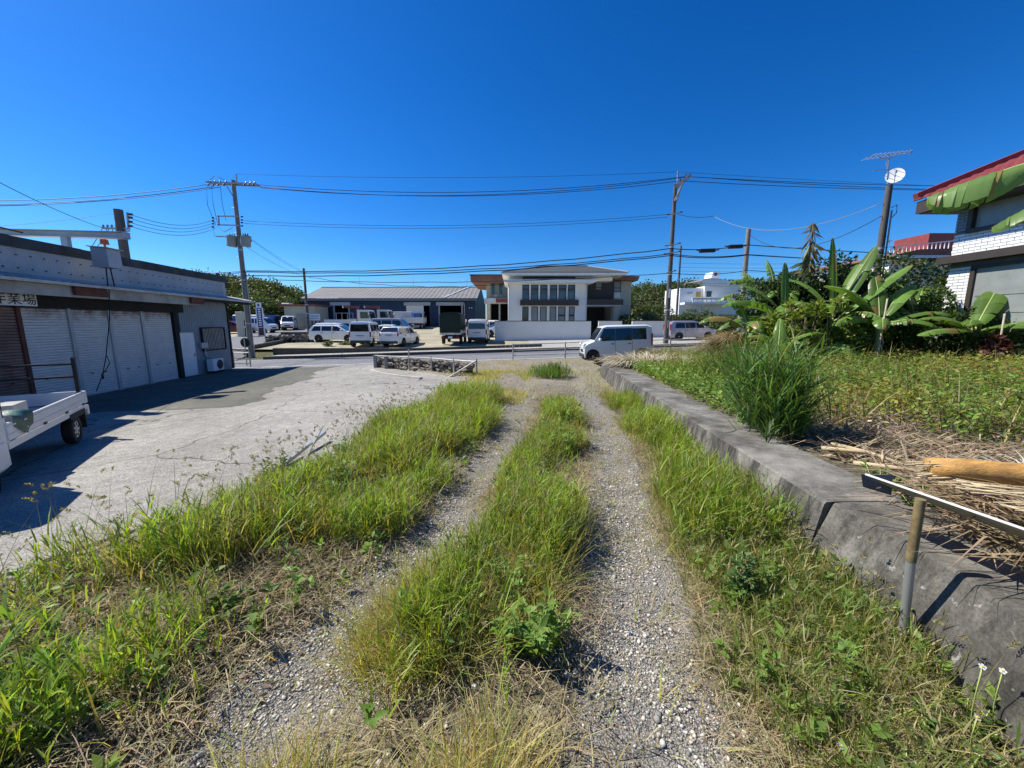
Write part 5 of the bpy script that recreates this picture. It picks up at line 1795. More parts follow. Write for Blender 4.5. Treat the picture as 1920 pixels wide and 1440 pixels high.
# ------------------------------------------------------------------ concrete wall on the right of the track
def wall_mat():
    m, n, l, b = nodes_of('mouldy weathered concrete wall')
    tc = n.new('ShaderNodeTexCoord'); v = tc.outputs['Object']
    c = ramp(n, l, noise(n, l, v, 1.6, 8, .72), [(.32, (.05, .047, .04)), (.45, (.12, .113, .10)), (.57, (.215, .205, .18)), (.72, (.33, .315, .28))])
    mp = n.new('ShaderNodeMapping'); mp.inputs['Scale'].default_value = (6, 6, .7); l.new(v, mp.inputs[0])
    s = ramp(n, l, noise(n, l, mp.outputs[0], 1.3, 5, .7), [(.44, (0, 0, 0)), (.60, (.85, .85, .85))])
    g = n.new('ShaderNodeNewGeometry'); sx = n.new('ShaderNodeSeparateXYZ'); l.new(g.outputs['True Normal'], sx.inputs[0])
    side = ramp(n, l, sx.outputs[2], [(.3, (1, 1, 1)), (.8, (0, 0, 0))])
    s = mix(n, l, 1.0, s, side, 'MULTIPLY')
    c = mix(n, l, s, c, (.035, .033, .03))
    sp = noise(n, l, v, 70, 4, .8)
    c = mix(n, l, .6, c, ramp(n, l, sp, [(.3, (.2, .2, .2)), (.7, (.8, .8, .79))]), 'OVERLAY')
    li = ramp(n, l, noise(n, l, v, 18, 3, .6), [(.66, (0, 0, 0)), (.74, (.6, .6, .6))])
    c = mix(n, l, li, c, (.46, .45, .41))
    l.new(c, b.inputs['Base Color']); b.inputs['Roughness'].default_value = .95; b.inputs['Specular IOR Level'].default_value = .2
    bp = n.new('ShaderNodeBump'); bp.inputs['Strength'].default_value = .5; bp.inputs['Distance'].default_value = .012
    l.new(sp, bp.inputs['Height']); l.new(bp.outputs[0], b.inputs['Normal'])
    return m


M['wallconc'] = wall_mat()
cw = thing('concrete_wall', 'low thick weathered concrete wall along the right of the track', 'wall', (2.3, 2.5, 0))
joints = [-3, .2, 2.455, 5.6, 9.2, 11.4, 14.1]
for ja, jb in zip(joints[:-1], joints[1:]):
    ys = lin(ja + .006, jb - .006, max(3, int((jb - ja) / .22)))
    def _w(i, j):
        y = ys[i]
        x = float(xwall(y)); zt = .45 - .022 * y + .02 * float(vnoise(x, y, .8) - .5)
        e = .012 * float(vnoise(0, y, 5) - .5)
        bt = -.13 if y < 2.45 else -.08
        prof = [(bt - .03, -.55), (bt + .02, zt - .30), (.0 + e, zt - .02), (.012 + e, zt - .006), (.07, zt + .004 * math.sin(y * 9)), (.33, zt + .012 * float(vnoise(x, y, 3) - .5)), (.60, zt - .005), (.64 + e, zt - .03), (.66, -.5)]
        p = prof[j]
        return (x + p[0] - 2.3, y - 2.5, p[1])
    mb = MB().grid(_w, len(ys) - 1, 8, False)
    for i in (0, len(ys) - 1):
        mb.add([_w(i, j) for j in range(9)], [tuple(range(9))])
    o = mb.build('wall_section', M['wallconc'], cw)
    for p in o.data.polygons: p.use_smooth = True
    o.data.set_sharp_from_angle(angle=R(20))

# ---- sheet and post at the near right
ps_ = thing('fence_post', 'rusty grey pipe post standing against the concrete wall', 'post', (2.0, 1.74, -.05))
MB().cyl((0, 0, 0), (-.03, .0, .50), .019, n=12).build('pipe', M['steel'], ps_)
MB().cyl((-.03, 0, .49), (-.035, 0, .815), .0205, n=12).build('sleeve', pm('rust and moss pipe', (.20, .16, .07), .8, var=.5, scale=14, dirt=(.14, .05, .03), dirt_amt=.8), ps_)
M['sheet'] = pm('dirty coated steel sheet', (.34, .33, .31), .6, .1, var=.35, scale=7, dirt=(.16, .13, .09), dirt_amt=.8)
sh = thing('sheet_panel', 'bent white edged metal sheet resting on the pipe post over the wall', 'metal sheet', (2.04, 2.1, .72))
mb = MB()
mb.add([(0, 0, .02), (.08, -.85, .055), (.28, -.84, -.055), (.22, .04, -.085), (0, 0, .012), (.08, -.85, .047), (.28, -.84, -.063), (.22, .04, -.093)],
       [(0, 1, 2, 3), (7, 6, 5, 4), (0, 4, 5, 1), (1, 5, 6, 2), (2, 6, 7, 3), (3, 7, 4, 0)])
mb.build('sheet_face', M['sheet'], sh)
mb = MB(); mb.bar((-.004, .005, .022), (.076, -.855, .057), .012, .007)
mb.build('folded_edge', M['white'], sh)
mb = MB(); mb.add([(-.015, .02, .01), (.2, .05, .002), (.19, .03, -.12), (.0, .015, -.06)], [(0, 1, 2, 3)])
mb.build('torn_flap', M['fascia'], sh)

# palm sheath (tan tube) and dry fronds on the sheet
M['sheath'] = pm('tan orange palm sheath', (.56, .30, .08), .5, var=.4, scale=3, stretch=(1.5, 16, 16), bump=.4, bscale=12, dirt=(.25, .12, .04), dirt_amt=.5)
M['straw'] = pm('dry straw', (.45, .36, .22), .8, var=.35, scale=8)
o = thing('palm_sheath', 'smooth tan orange palm stalk lying on the metal sheet', 'palm stalk', (2.36, 2.06, .79))
pts = [Vector((0, .02, 0)), Vector((.12, -.03, .012)), Vector((.35, -.12, .014)), Vector((.7, -.25, .008)), Vector((1.1, -.4, 0))]
mb = MB(); mb.tube(pts, .056, 14, .066)
mb.build('stalk', M['sheath'], o)
mb = MB()
for k in range(40):
    a = random.uniform(0, 2 * math.pi); r_ = random.uniform(.02, .062)
    p0 = pts[1] + Vector((random.uniform(-.02, .05), math.cos(a) * r_, math.sin(a) * r_))
    p1 = pts[0] + Vector((random.uniform(-.07, .0), math.cos(a) * r_ * 1.15, math.sin(a) * r_ * 1.15 - random.uniform(0, .02)))
    mb.tube([p0, p0.lerp(p1, .5) + Vector((0, 0, .005)), p1], .004, 4)
mb.build('frayed_end', M['straw'], o)


# ------------------------------------------------------------------ plants: shared builders (numpy)
def col_rand(n, base, var, rg=rng):
    base = np.asarray(base)
    k = 1 + (rg.random((n, 1)) - .5) * 2 * var
    hshift = (rg.random((n, 3)) - .5) * var * .5
    return np.clip(base * k * (1 + hshift), 0.002, 1)


def blades(pos, height, width, lean, az, colors, curve=.5, segs=3, twist=None):
    """grass blades: ribbons bending over; arrays of length n"""
    n = len(pos)
    T = np.linspace(0, 1, segs + 1)
    V = np.zeros((n, 2 * segs + 1, 3))
    dx, dy = np.cos(az), np.sin(az)
    fz = twist if twist is not None else az + np.pi / 2 + (rng.random(n) - .5) * 1.6
    sx, sy = np.cos(fz), np.sin(fz)
    for k, t in enumerate(T):
        off = height * (lean * t + curve * t * t * lean * 1.3)
        zz = height * t * np.sqrt(np.clip(1 - (lean * t * .75) ** 2, .08, 1))
        zz = zz - height * np.clip(lean - .75, 0, 9) * .35 * t ** 3
        w = width * (1 - t) ** .55 * (.72 + .28 * min(1, t * 4)) * .5
        c = pos + np.stack([dx * off, dy * off, zz], -1)
        if k < segs:
            s_ = np.stack([sx * w, sy * w, w * 0], -1)
            V[:, 2 * k] = c - s_; V[:, 2 * k + 1] = c + s_
        else:
            V[:, 2 * k] = c
    m = 2 * segs + 1
    b = (np.arange(n) * m)[:, None]
    q = np.concatenate([b + np.array([[2 * k, 2 * k + 1, 2 * k + 3, 2 * k + 2]]) for k in range(segs - 1)], 0) if segs > 1 else None
    t_ = b + np.array([[2 * segs - 2, 2 * segs - 1, 2 * segs]])
    return V.reshape(-1, 3), q, t_, np.repeat(colors, m, 0)


def leaves(pos, dirv, length, width, colors, fold=.25, up=None):
    """pointed leaves: 4 vert diamonds folded along the midrib (2 quads' worth as 4 tris) -> here 2 tris + 2 tris"""
    n = len(pos)
    d = dirv / (np.linalg.norm(dirv, axis=1, keepdims=True) + 1e-9)
    r = rng.normal(size=(n, 3)) if up is None else up
    s = np.cross(d, r); s /= (np.linalg.norm(s, axis=1, keepdims=True) + 1e-9)
    nn = np.cross(s, d)
    L = length[:, None]; Wd = width[:, None]
    V = np.zeros((n, 4, 3))
    V[:, 0] = pos
    V[:, 1] = pos + d * L * .45 + s * Wd * .5 + nn * Wd * fold
    V[:, 2] = pos + d * L
    V[:, 3] = pos + d * L * .45 - s * Wd * .5 + nn * Wd * fold
    b = (np.arange(n) * 4)[:, None]
    t = np.concatenate([b + np.array([[0, 1, 2]]), b + np.array([[0, 2, 3]])], 0)
    return V.reshape(-1, 3), None, t, np.repeat(colors, 4, 0)


def join(parts):
    Vs, Qs, Ts, Cs = [], [], [], []
    off = 0
    for V, q, t, c in parts:
        Vs.append(V); Cs.append(c)
        if q is not None: Qs.append(q + off)
        if t is not None: Ts.append(t + off)
        off += len(V)
    return np.concatenate(Vs), (np.concatenate(Qs) if Qs else None), (np.concatenate(Ts) if Ts else None), np.concatenate(Cs)


M['leaf'] = leaf_mat('leaf tissue', trans=.35)
M['grass'] = leaf_mat('grass blade', trans=.45)
M['drygrass'] = leaf_mat('dry blade', trans=.25, rough=.7)
M['bark'] = pm('brown plant stem', (.11, .08, .05), .9, var=.35, scale=6, bump=.3)
M['stemgreen'] = pm('green banana stem', (.22, .26, .10), .6, var=.3, scale=5, dirt=(.12, .08, .04), dirt_amt=.6)


def plant_mesh(name, parts, mat, parent=None):
    me = np_mesh(name, *join(parts))
    return link(name, me, mat, parent)


def ellipsoid_leaves(n, rad, base, var, lsize, lumps=7, seed=0, inner=.45, droop=.2, lw=.5):
    rg = np.random.default_rng(seed)
    rad = np.asarray(rad, float)
    lc = rg.normal(size=(lumps, 3)); lc /= np.linalg.norm(lc, axis=1, keepdims=True)
    lc = lc * rad * rg.uniform(.35, .72, (lumps, 1)); lr = rg.uniform(.38, .62, lumps)
    k = rg.integers(0, lumps, n)
    d = rg.normal(size=(n, 3)); d /= np.linalg.norm(d, axis=1, keepdims=True)
    rr = rg.uniform(inner, 1, n) ** .5
    p = lc[k] + d * rad * (lr[k] * rr)[:, None]
    dv = d * .8 + rg.normal(size=(n, 3)) * .7; dv[:, 2] -= droop
    lsz = lsize * rg.uniform(.6, 1.3, n)
    c = col_rand(n, base, var, rg) * (1 + .25 * (rg.random(lumps)[k][:, None] - .5))
    up = d + rg.normal(size=(n, 3)) * .5
    return leaves(p, dv, lsz, lsz * lw, c, .12, up)


def bush(label, x, y, rad, n, base, lsize, seed, name='shrub', cat='shrub', z=None, var=.35, group=None, lumps=8, rot=0, lw=.5, core=True, stems=5):
    zz = Z(x, y) if z is None else z
    o = thing(name, label, cat, (x, y, zz), rot, group)
    V, q, t, c = ellipsoid_leaves(n, rad, base, var, lsize, lumps, seed, lw=lw)
    V = V + np.array([0, 0, rad[2] * .95])
    V[:, 2] = np.maximum(V[:, 2], .02)
    link('foliage', np_mesh('foliage', V, q, t, c), M['leaf'], o)
    mb = MB(); rr = random.Random(seed)
    for k in range(stems):
        a = rr.uniform(0, 6.28)
        e = Vector((math.cos(a) * rad[0] * .5, math.sin(a) * rad[1] * .5, rad[2] * rr.uniform(.9, 1.5)))
        mb.tube([Vector((math.cos(a) * .08, math.sin(a) * .08, -.05)), e * .5 + Vector((0, 0, .1)), e], .035 * rad[2] ** .5, 5, .012)
    mb.build('stem', M['bark'], o)
    return o


# ------------------------------------------------------------------ banana plants
def banana_leaf(base, az, el, length, width, droop, tear, color, seed, flip=0.0, hmin=0.0):
    """returns blade arrays and midrib points. Blade halves cut into strips where torn by wind."""
    rg = np.random.default_rng(seed)
    ns = 26
    pts = []
    p = Vector(base); e = el
    step = length / ns
    for k in range(ns + 1):
        pts.append(p.copy())
        p = p + Vector((math.cos(az) * math.cos(e), math.sin(az) * math.cos(e), math.sin(e))) * step
        e -= droop / ns * (.4 + 1.6 * k / ns)
    V, Q, C = [], [], []
    pet = 4
    for sd in (1, -1):
        k = pet
        hang = rg.uniform(.1, .3)
        while k < ns:
            m = int(rg.integers(1, 3)) if rg.random() < tear else int(rg.integers(4, 9))
            k1 = min(ns, k + m)
            hang = np.clip(max(hmin, rg.uniform(.05, .35) + tear * rg.uniform(0, .9)) + hmin * rg.uniform(-.15, .25), 0, 1.4)
            cc = np.array(color) * rg.uniform(.75, 1.25)
            if rg.random() < .10: cc = np.array((.26, .19, .07)) * rg.uniform(.7, 1.2)
            gap = .12 * step if rg.random() < tear + .15 else 0
            b0 = len(V)
            for kk in range(k, k1 + 1):
                t = (kk - pet) / (ns - pet)
                w = width * .5 * (math.sin(math.pi * min(1, t * .93 + .07)) ** .55) * (1 if t < .97 else .5)
                c = pts[kk]
                tg = (pts[min(kk + 1, ns)] - pts[max(kk - 1, 0)]).normalized()
                side = tg.cross(Vector((0, 0, 1)))
                if side.length < 1e-3: side = Vector((math.sin(az), -math.cos(az), 0))
                side = (side.normalized() * sd)
                side = (Matrix.Rotation(flip, 3, tg) @ side)
                upv = side.cross(tg) * sd
                if upv.z < 0: upv = -upv
                off = tg * (gap if kk == k else (-gap if kk == k1 else 0))
                for j in range(4):
                    s_ = j / 3
                    lat = w * s_ * math.cos(hang * s_)
                    dn = w * s_ * math.sin(hang * s_)
                    q = c + off * s_ + side * lat - Vector((0, 0, 1)) * dn + upv * (.10 * w * math.sin(s_ * 3.1)) + tg * (w * s_ * .25) + Vector((0, 0, .006 * (kk % 2)))
                    V.append(tuple(q)); C.append(cc * (1 + .06 * (kk % 2)))
            for i in range(k1 - k):
                for j in range(3):
                    a = b0 + i * 4 + j
                    Q.append((a, a + 4, a + 5, a + 1) if sd > 0 else (a, a + 1, a + 5, a + 4))
            k = k1
    return (np.array(V), np.array(Q), None, np.array(C)), pts


M['banana'] = leaf_mat('banana leaf tissue', trans=.38, rough=.35)
M['midrib'] = pm('pale green midrib', (.34, .40, .12), .5, var=.15)


def banana(label, x, y, hstem, leafs, seed, r=.11, z=None, name='banana_plant'):
    """leafs: (az deg, el deg, length, width, droop, tear)"""
    zz = Z(x, y) if z is None else z
    o = thing(name, label, 'banana plant', (x, y, zz), 0, 'banana plants at the back of the field')
    mb = MB()
    rr = random.Random(seed)
    mb.tube([(0, 0, -.1), (.02, 0, hstem * .4), (.0, .02, hstem * .8), (0, 0, hstem + .05)], r, 12, r * .5)
    st = mb.build('pseudostem', M['stemgreen'], o)
    mb = MB()
    for k in range(4):
        a = rr.uniform(0, 6.28)
        mb.tube([(math.cos(a) * r * .9, math.sin(a) * r * .9, hstem * (.2 + .15 * k)), (math.cos(a) * r * 1.3, math.sin(a) * r * 1.3, hstem * (.1 + .15 * k)), (math.cos(a) * r * 1.1, math.sin(a) * r * 1.1, hstem * .12 * k)], .025, 5, .01)
    mb.build('dry_sheath', M['straw'], st)
    for k, (az, el, L, w, dr, te) in enumerate(leafs):
        te = max(te, .2)
        g = rr.uniform(.8, 1.2)
        col = (.13 * g, .235 * g, .045 * g)
        arr, pts = banana_leaf((0, 0, hstem * rr.uniform(.86, 1.0)), R(az), R(el), L, w, dr, te, col, seed * 31 + k)
        lf = link('leaf', np_mesh('leaf', *arr, smooth=False), M['banana'], o)
        MB().tube(pts[::2], .028, 6, .005).build('midrib', M['midrib'], lf)
    return o


def bp(u, Y): return at(u, 606, Y).x
banana('banana plant left of the dish pole with two upright broad leaves', bp(1560, 12.5), 12.5, 1.55,
       [(-8, 46, 2.7, .62, .2, .05), (15, 60, 2.7, .6, .1, .03), (100, 84, 2.7, .34, .05, .02), (165, 48, 1.9, .55, 1.5, .5), (200, 30, 1.9, .55, 1.2, .8), (285, 35, 1.6, .5, 1.5, .7), (130, 65, 2.0, .5, .9, .3), (240, 50, 1.5, .5, 1.3, .5)], 3)
banana('banana plant behind the leaning wooden stake', bp(1650, 11.8), 11.8, 1.35,
       [(165, 55, 2.0, .62, .8, .2), (70, 74, 1.9, .5, .4, .12), (20, 58, 1.9, .6, .7, .25), (-8, 32, 2.0, .5, .9, .6), (190, 30, 1.8, .55, 1.2, .75), (230, 30, 1.3, .5, 1.5, .8), (310, 30, 1.4, .5, 1.4, .8)], 5)
banana('banana plant in front of the white brick house window', bp(1828, 10.8), 10.8, 1.1,
       [(25, 52, 2.3, .62, .25, .1), (-25, 24, 2.0, .62, .5, .25), (192, 10, 2.0, .5, .5, .25), (165, 40, 1.4, .5, 1.0, .4), (215, 40, 1.1, .45, 1.3, .5), (300, 35, 1.1, .45, 1.0, .4)], 8)
banana('banana plant with drooping leaves left of the yellow green shrub', bp(1470, 13.2), 13.2, 1.6,
       [(188, 34, 2.5, .62, 1.0, .9), (175, 12, 2.3, .55, .9, .6), (205, 0, 2.0, .55, .8, .6), (88, 84, 2.0, .30, .1, .02), (150, 58, 1.9, .5, .8, .4), (45, 64, 1.8, .5, .6, .3), (330, 40, 1.5, .5, 1.2, .6), (235, 40, 1.5, .5, 1.4, .5)], 11)
banana('young banana plant in front of the yellow green shrub', bp(1465, 11.0), 11.0, .5,
       [(190, 60, 1.2, .34, 1.3, .3), (340, 60, 1.3, .34, 1.2, .3), (60, 78, 1.2, .3, .6, .1), (270, 55, 1.0, .3, 1.3, .3), (120, 65, 1.1, .3, 1.0, .3)], 13, r=.06)
banana('banana plant among the dark foliage beside the short pole', bp(1420, 15.5), 15.5, 2.1,
       [(100, 75, 1.9, .45, .8, .95), (170, 60, 2.0, .5, 2.0, 1.0), (20, 60, 2.0, .5, 2.0, 1.0), (60, 60, 1.8, .45, 2.0, 1.0), (230, 50, 1.6, .45, 2.0, 1.0), (310, 55, 1.6, .45, 2.0, 1.0)], 17)
banana('banana plant left of the dish pole foot with torn leaves', bp(1625, 14.2), 14.2, 2.0,
       [(30, 55, 2.0, .55, 1.0, .6), (160, 50, 2.0, .55, 1.1, .6), (90, 72, 1.7, .4, .6, .3), (250, 40, 1.6, .5, 1.3, .7), (350, 40, 1.7, .5, 1.3, .7)], 19)
banana('banana plant behind the short pole side of the yellow green shrub', bp(1530, 14.8), 14.8, 2.0,
       [(150, 60, 2.1, .55, .9, .7), (30, 60, 2.2, .55, .8, .5), (90, 75, 2.0, .45, .5, .3), (240, 45, 1.8, .5, 1.4, .8), (320, 45, 1.8, .5, 1.3, .7)], 23)
banana('banana plant between the dish pole and the brick house', bp(1715, 12.4), 12.4, 1.5,
       [(150, 55, 1.8, .5, 1.0, .7), (40, 60, 1.8, .5, .9, .6), (95, 75, 1.5, .4, .6, .4), (200, 30, 1.6, .5, 1.2, .8), (340, 30, 1.6, .5, 1.2, .8)], 29)
banana('banana plant low at the left end of the row with drooping torn leaves', bp(1405, 12.6), 12.6, 1.2,
       [(175, 45, 1.8, .5, 1.4, .95), (20, 50, 1.6, .5, 1.3, .8), (100, 65, 1.6, .45, .8, .8), (250, 40, 1.5, .5, 1.4, .9)], 31)
banana('banana plant with shredded leaves at the back left of the row', bp(1450, 15.0), 15.0, 2.2,
       [(170, 60, 2.2, .5, 1.5, 1.0), (10, 60, 2.2, .5, 1.5, 1.0), (90, 78, 2.0, .4, .5, .9), (230, 45, 1.8, .5, 1.6, 1.0), (310, 45, 1.8, .5, 1.6, 1.0), (130, 70, 2.0, .45, 1.0, .9)], 41)
banana('banana plant with shredded leaves behind the two upright leaves', bp(1585, 14.6), 14.6, 2.1,
       [(165, 58, 2.0, .5, 1.3, 1.0), (25, 58, 2.1, .5, 1.3, .9), (85, 78, 1.9, .4, .4, .6), (235, 45, 1.7, .5, 1.5, 1.0), (320, 40, 1.7, .5, 1.4, 1.0)], 43)
# nearer plant outside the frame whose big leaf hangs into the top right corner
nearb = thing('banana_plant', 'near banana plant at the right edge whose broad leaves hang before the red roof', 'banana plant', (9.6, 6.0, Z(9.6, 6.0)), 0)
MB().tube([(0, 0, -.1), (.0, 0, 1.6), (-.05, 0, 3.3)], .14, 12, .08).build('pseudostem', M['stemgreen'], nearb)
B0 = Vector((9.6, 6.0, Z(9.6, 6.0)))
for k, (p0, p1, w, dr, te, fl, g) in enumerate(((at(2010, 280, 6.1), at(1738, 372, 7.0), .95, .10, .75, 1.0, 1.2), (at(2060, 330, 5.6), at(1860, 428, 6.2), .62, .12, .3, .5, 1.0), (Vector((9.6, 5.9, 3.7)), Vector((10.8, 4.2, 4.3)), .6, .5, .4, 0, 1), (Vector((9.6, 6.0, 3.7)), Vector((11.4, 7.6, 4.6)), .6, .5, .4, 0, 1))):
    d_ = p1 - p0
    az = math.atan2(d_.y, d_.x); el = math.asin(d_.z / d_.length) + dr * .5
    arr, pts = banana_leaf(p0 - B0, az, el, d_.length, w, dr, te, (.15 * g, .25 * g, .075 * g), 70 + k, 0.0, fl)
    lf = link('leaf', np_mesh('leaf', *arr, smooth=False), M['banana'], nearb)
    MB().tube(pts[::2], .028, 6, .006).build('midrib', M['midrib'], lf)
    MB().tube([Vector((-.05, 0, 3.2)), (Vector((-.05, 0, 3.25)) + (p0 - B0)) * .5 + Vector((0, 0, .15)), p0 - B0], .035, 6, .028).build('leaf_stalk', M['midrib'], nearb)


# tall spiky plant: a climbing column of drooping dark strap leaves
def spire(label, x, y, z0, htop, r0, n, seed):
    rg = np.random.default_rng(seed)
    zz = Z(x, y)
    o = thing('spiky_tree', label, 'tree', (x, y, zz))
    H_ = htop - zz
    t = np.clip(np.round(rg.random(n) * 11) / 11 + rg.normal(size=n) * .018, 0, 1)
    zc = (z0 - zz) + (H_ - (z0 - zz)) * t
    az = rg.random(n) * 6.28
    rad = r0 * (1 - t ** 4 * .8) * rg.uniform(.1, .8, n) * (.75 + .5 * np.sin(t * 23 + az))
    p = np.stack([np.cos(az) * rad, np.sin(az) * rad, zc], -1)
    dv = np.stack([np.cos(az) * .6, np.sin(az) * .6, rg.uniform(-1.9, -.1, n)], -1)
    L = rg.uniform(.3, .85, n) * (1.05 - .5 * t ** 3)
    c = col_rand(n, (.15, .165, .10), .5, rg); c[rg.random(n) < .3] = (.26, .21, .13)
    link('foliage', np_mesh('foliage', *leaves(p, dv, L, L * .17, c, .12)), M['leaf'], o)
    MB().tube([(0, 0, -.1), (.04, 0, H_ * .5), (0, 0, H_)], .07, 8, .02).build('trunk', M['bark'], o)
    return o


spire('tall spiky plant rising like a spire above the banana leaves', bp(1503, 14), 14, 2.2, at(1503, 418, 14).z, .10, 190, 2)


# yellow green rosette shrub
def rosette_shrub(label, x, y, heads, seed):
    rg = np.random.default_rng(seed)
    zz = Z(x, y)
    o = thing('rosette_shrub', label, 'shrub', (x, y, zz))
    parts = []; mb = MB()
    for (hx, hy, hz_) in heads:
        n = 34
        az = rg.random(n) * 6.28; el = rg.uniform(-.3, 1.2, n)
        dv = np.stack([np.cos(az) * np.cos(el), np.sin(az) * np.cos(el), np.sin(el)], -1)
        L = rg.uniform(.16, .32, n)
        c = col_rand(n, (.20, .26, .045), .3, rg)
        parts.append(leaves(np.repeat(np.array([[hx, hy, hz_]]), n, 0) + rg.normal(size=(n, 3)) * .03, dv, L, L * .3, c, .15))
        mb.tube([(hx * .3, hy * .3, -.05), (hx * .6, hy * .6, hz_ * .5), (hx, hy, hz_)], .02, 5, .012)
    plant_mesh('foliage', parts, M['leaf'], o)
    mb.build('stem', M['bark'], o)


rosette_shrub('yellow green shrub with star shaped leaf heads among the banana plants', bp(1508, 11.6), 11.6,
              [(random.uniform(-.75, .75), random.uniform(-.5, .5), random.uniform(.7, 1.95)) for _ in range(34)], 5)
rosette_shrub('small yellow green shrub low beside the young banana plant', bp(1440, 12), 12,
              [(random.uniform(-.4, .4), random.uniform(-.3, .3), random.uniform(.5, 1.5)) for _ in range(12)], 6)

# dark bushes behind the bananas
GB = 'bushes behind the banana plants'
bush('dark bush behind the leaning stake', bp(1600, 14), 14, (1.8, 1.0, 1.9), 8200, (.045, .075, .025), .15, 21, group=GB)
bush('dark bush below the dish pole', bp(1690, 13.4), 13.4, (1.7, 1.0, 1.95), 8200, (.05, .09, .03), .14, 22, group=GB)
bush('leafy green bush against the white brick house', bp(1745, 12.6), 12.6, (1.2, .8, 1.65), 6500, (.07, .12, .03), .13, 23, group=GB)
bush('dark low bush left of the yellow green shrub', bp(1450, 14.4), 14.4, (1.7, .9, 1.75), 7000, (.05, .085, .03), .15, 24, group=GB)
bush('low dark bush right of the yellow green shrub', bp(1540, 13.8), 13.8, (1.5, .8, 1.8), 7000, (.04, .07, .022), .14, 25, group=GB)
bush('bush with reddish dark leaves by the brick house corner', bp(1868, 10.3), 10.3, (.45, .35, .45), 1300, (.09, .03, .03), .16, 26)
bush('green bush at the right edge below the brick house', bp(1890, 10.6), 10.6, (.9, .6, .75), 3200, (.06, .10, .03), .12, 27, group=GB)
bush('dark bush at the foot of the brick house', bp(1800, 11.6), 11.6, (1.2, .6, .85), 3800, (.05, .085, .025), .12, 28, group=GB)
GL = 'light green bushes among the banana plants'
for k, (u, Y, rx, rz, lab) in enumerate(((1485, 12.3, .8, .75, 'light green bush left of the yellow green shrub'), (1585, 12.2, .8, .7, 'light green bush left of the leaning stake'), (1625, 12.6, .9, .95, 'light green bush just behind the leaning stake'), (1765, 11.9, .9, .85, 'light green bush left of the brick house corner'), (1850, 11.4, .8, .85, 'light green bush in front of the brick house window'), (1915, 11.0, .7, .9, 'light green bush at the right edge by the stake'))):
    bush(lab, bp(u, Y), Y, (rx, .6, rz), 2600, (.12, .19, .045), .13, 90 + k, group=GL)
# big taro leaf
o = thing('taro_plant', 'low plant with a large bright round leaf beneath the dark bushes', 'plant', (bp(1590, 11.2), 11.2, Z(9.8, 11.2)))
mb = MB()
for k, (a, r_, z) in enumerate(((200, .28, .55), (20, .22, .6), (290, .2, .42))):
    c = Vector((math.cos(R(a)) * .3, math.sin(R(a)) * .3, z))
    q = Vector((math.cos(R(a)) * .8, math.sin(R(a)) * .8 - .5, .7)).to_track_quat('Z', 'Y').to_matrix()
    ring = [c + q @ Vector((r_ * math.cos(t), r_ * math.sin(t) * .8, .04 * math.sin(3 * t))) for t in lin(0, 5.9, 14)]
    mb.add([c] + ring, [(0, i, i + 1) for i in range(1, 14)] + [(0, 14, 1)])
mb.build('leaf', leaf_mat('taro leaf', base=(.16, .26, .05), trans=.4), o)
mb = MB()
for a, z in ((200, .55), (20, .6), (290, .42)):
    mb.tube([(0, 0, -.05), (math.cos(R(a)) * .2, math.sin(R(a)) * .2, z * .6), (math.cos(R(a)) * .3, math.sin(R(a)) * .3, z)], .014, 5)
mb.build('stem', M['midrib'], o)
# stakes
for lab, u0, v0, u1, v1, Y in (('leaning bare wooden stake in front of the banana plants', 1648, 648, 1664, 560, 11.2), ('bare wooden stake beside the brick house', 1876, 645, 1884, 588, 10.2)):
    p0, p1 = at(u0, v0, Y), at(u1, v1, Y)
    p0.z = Z(p0.x, p0.y) - .1
    o = MB().tube([p0 - p0, (p1 - p0) * .5, p1 - p0], .025, 7, .02).build('wooden_stake', pm('grey bare wood', (.42, .36, .27), .85, var=.25, scale=8))
    o.location = p0
    tag(o, lab, 'stake')

# straw heap of dead leaves beside the road
def straw_heap(name, label, x, y, rad, n, seed, base=(.40, .31, .18), L=.55, cat='straw heap', w=.03, z=None):
    rg = np.random.default_rng(seed)
    o = thing(name, label, cat, (x, y, Z(x, y) if z is None else z))
    d = rg.normal(size=(n, 3)); d /= np.linalg.norm(d, axis=1, keepdims=True); d[:, 2] = np.abs(d[:, 2])
    p = d * np.asarray(rad) * rg.uniform(.6, 1, (n, 1))
    az = np.arctan2(d[:, 1], d[:, 0]) + rg.normal(size=n) * .7
    p[:, 2] *= .92
    V, q, t, c = blades(p, rg.uniform(.5, 1, n) * L, np.full(n, w), rg.uniform(.8, 1.5, n), az, col_rand(n, base, .4, rg), .6, 3)
    V[:, 2] = np.maximum(V[:, 2] , .0)
    link('straw', np_mesh('straw', V, q, t, c), M['drygrass'], o)
    mb = MB()
    mb.grid(lambda i, j: (rad[0] * .8 * math.cos(j * .5236) * math.cos(i * .314), rad[1] * .8 * math.sin(j * .5236) * math.cos(i * .314), rad[2] * .75 * math.sin(i * .314) - .05), 5, 12)
    mb.build('core', pm('inner straw', (.10, .075, .045), .9, var=.4, scale=12), o)
    return o


straw_heap('straw_heap', 'tall heap of dry brown leaves right of the silver violet minivan', bp(1395, 15.0), 15.0, (1.2, .8, 1.0), 4200, 3, (.36, .27, .16), .6, w=.035)
straw_heap('frond_pile', 'low pile of pale dry palm fronds at the far end of the concrete wall', bp(1225, 12.6), 12.6, (1.1, .6, .13), 900, 5, (.50, .45, .37), .6, 'frond pile', .04)


# ------------------------------------------------------------------ field weeds, grass, gravel
def stuff(name, parts, mat, label, cat):
    o = plant_mesh(name, parts, mat)
    return tag(o, label, cat, kind='stuff')


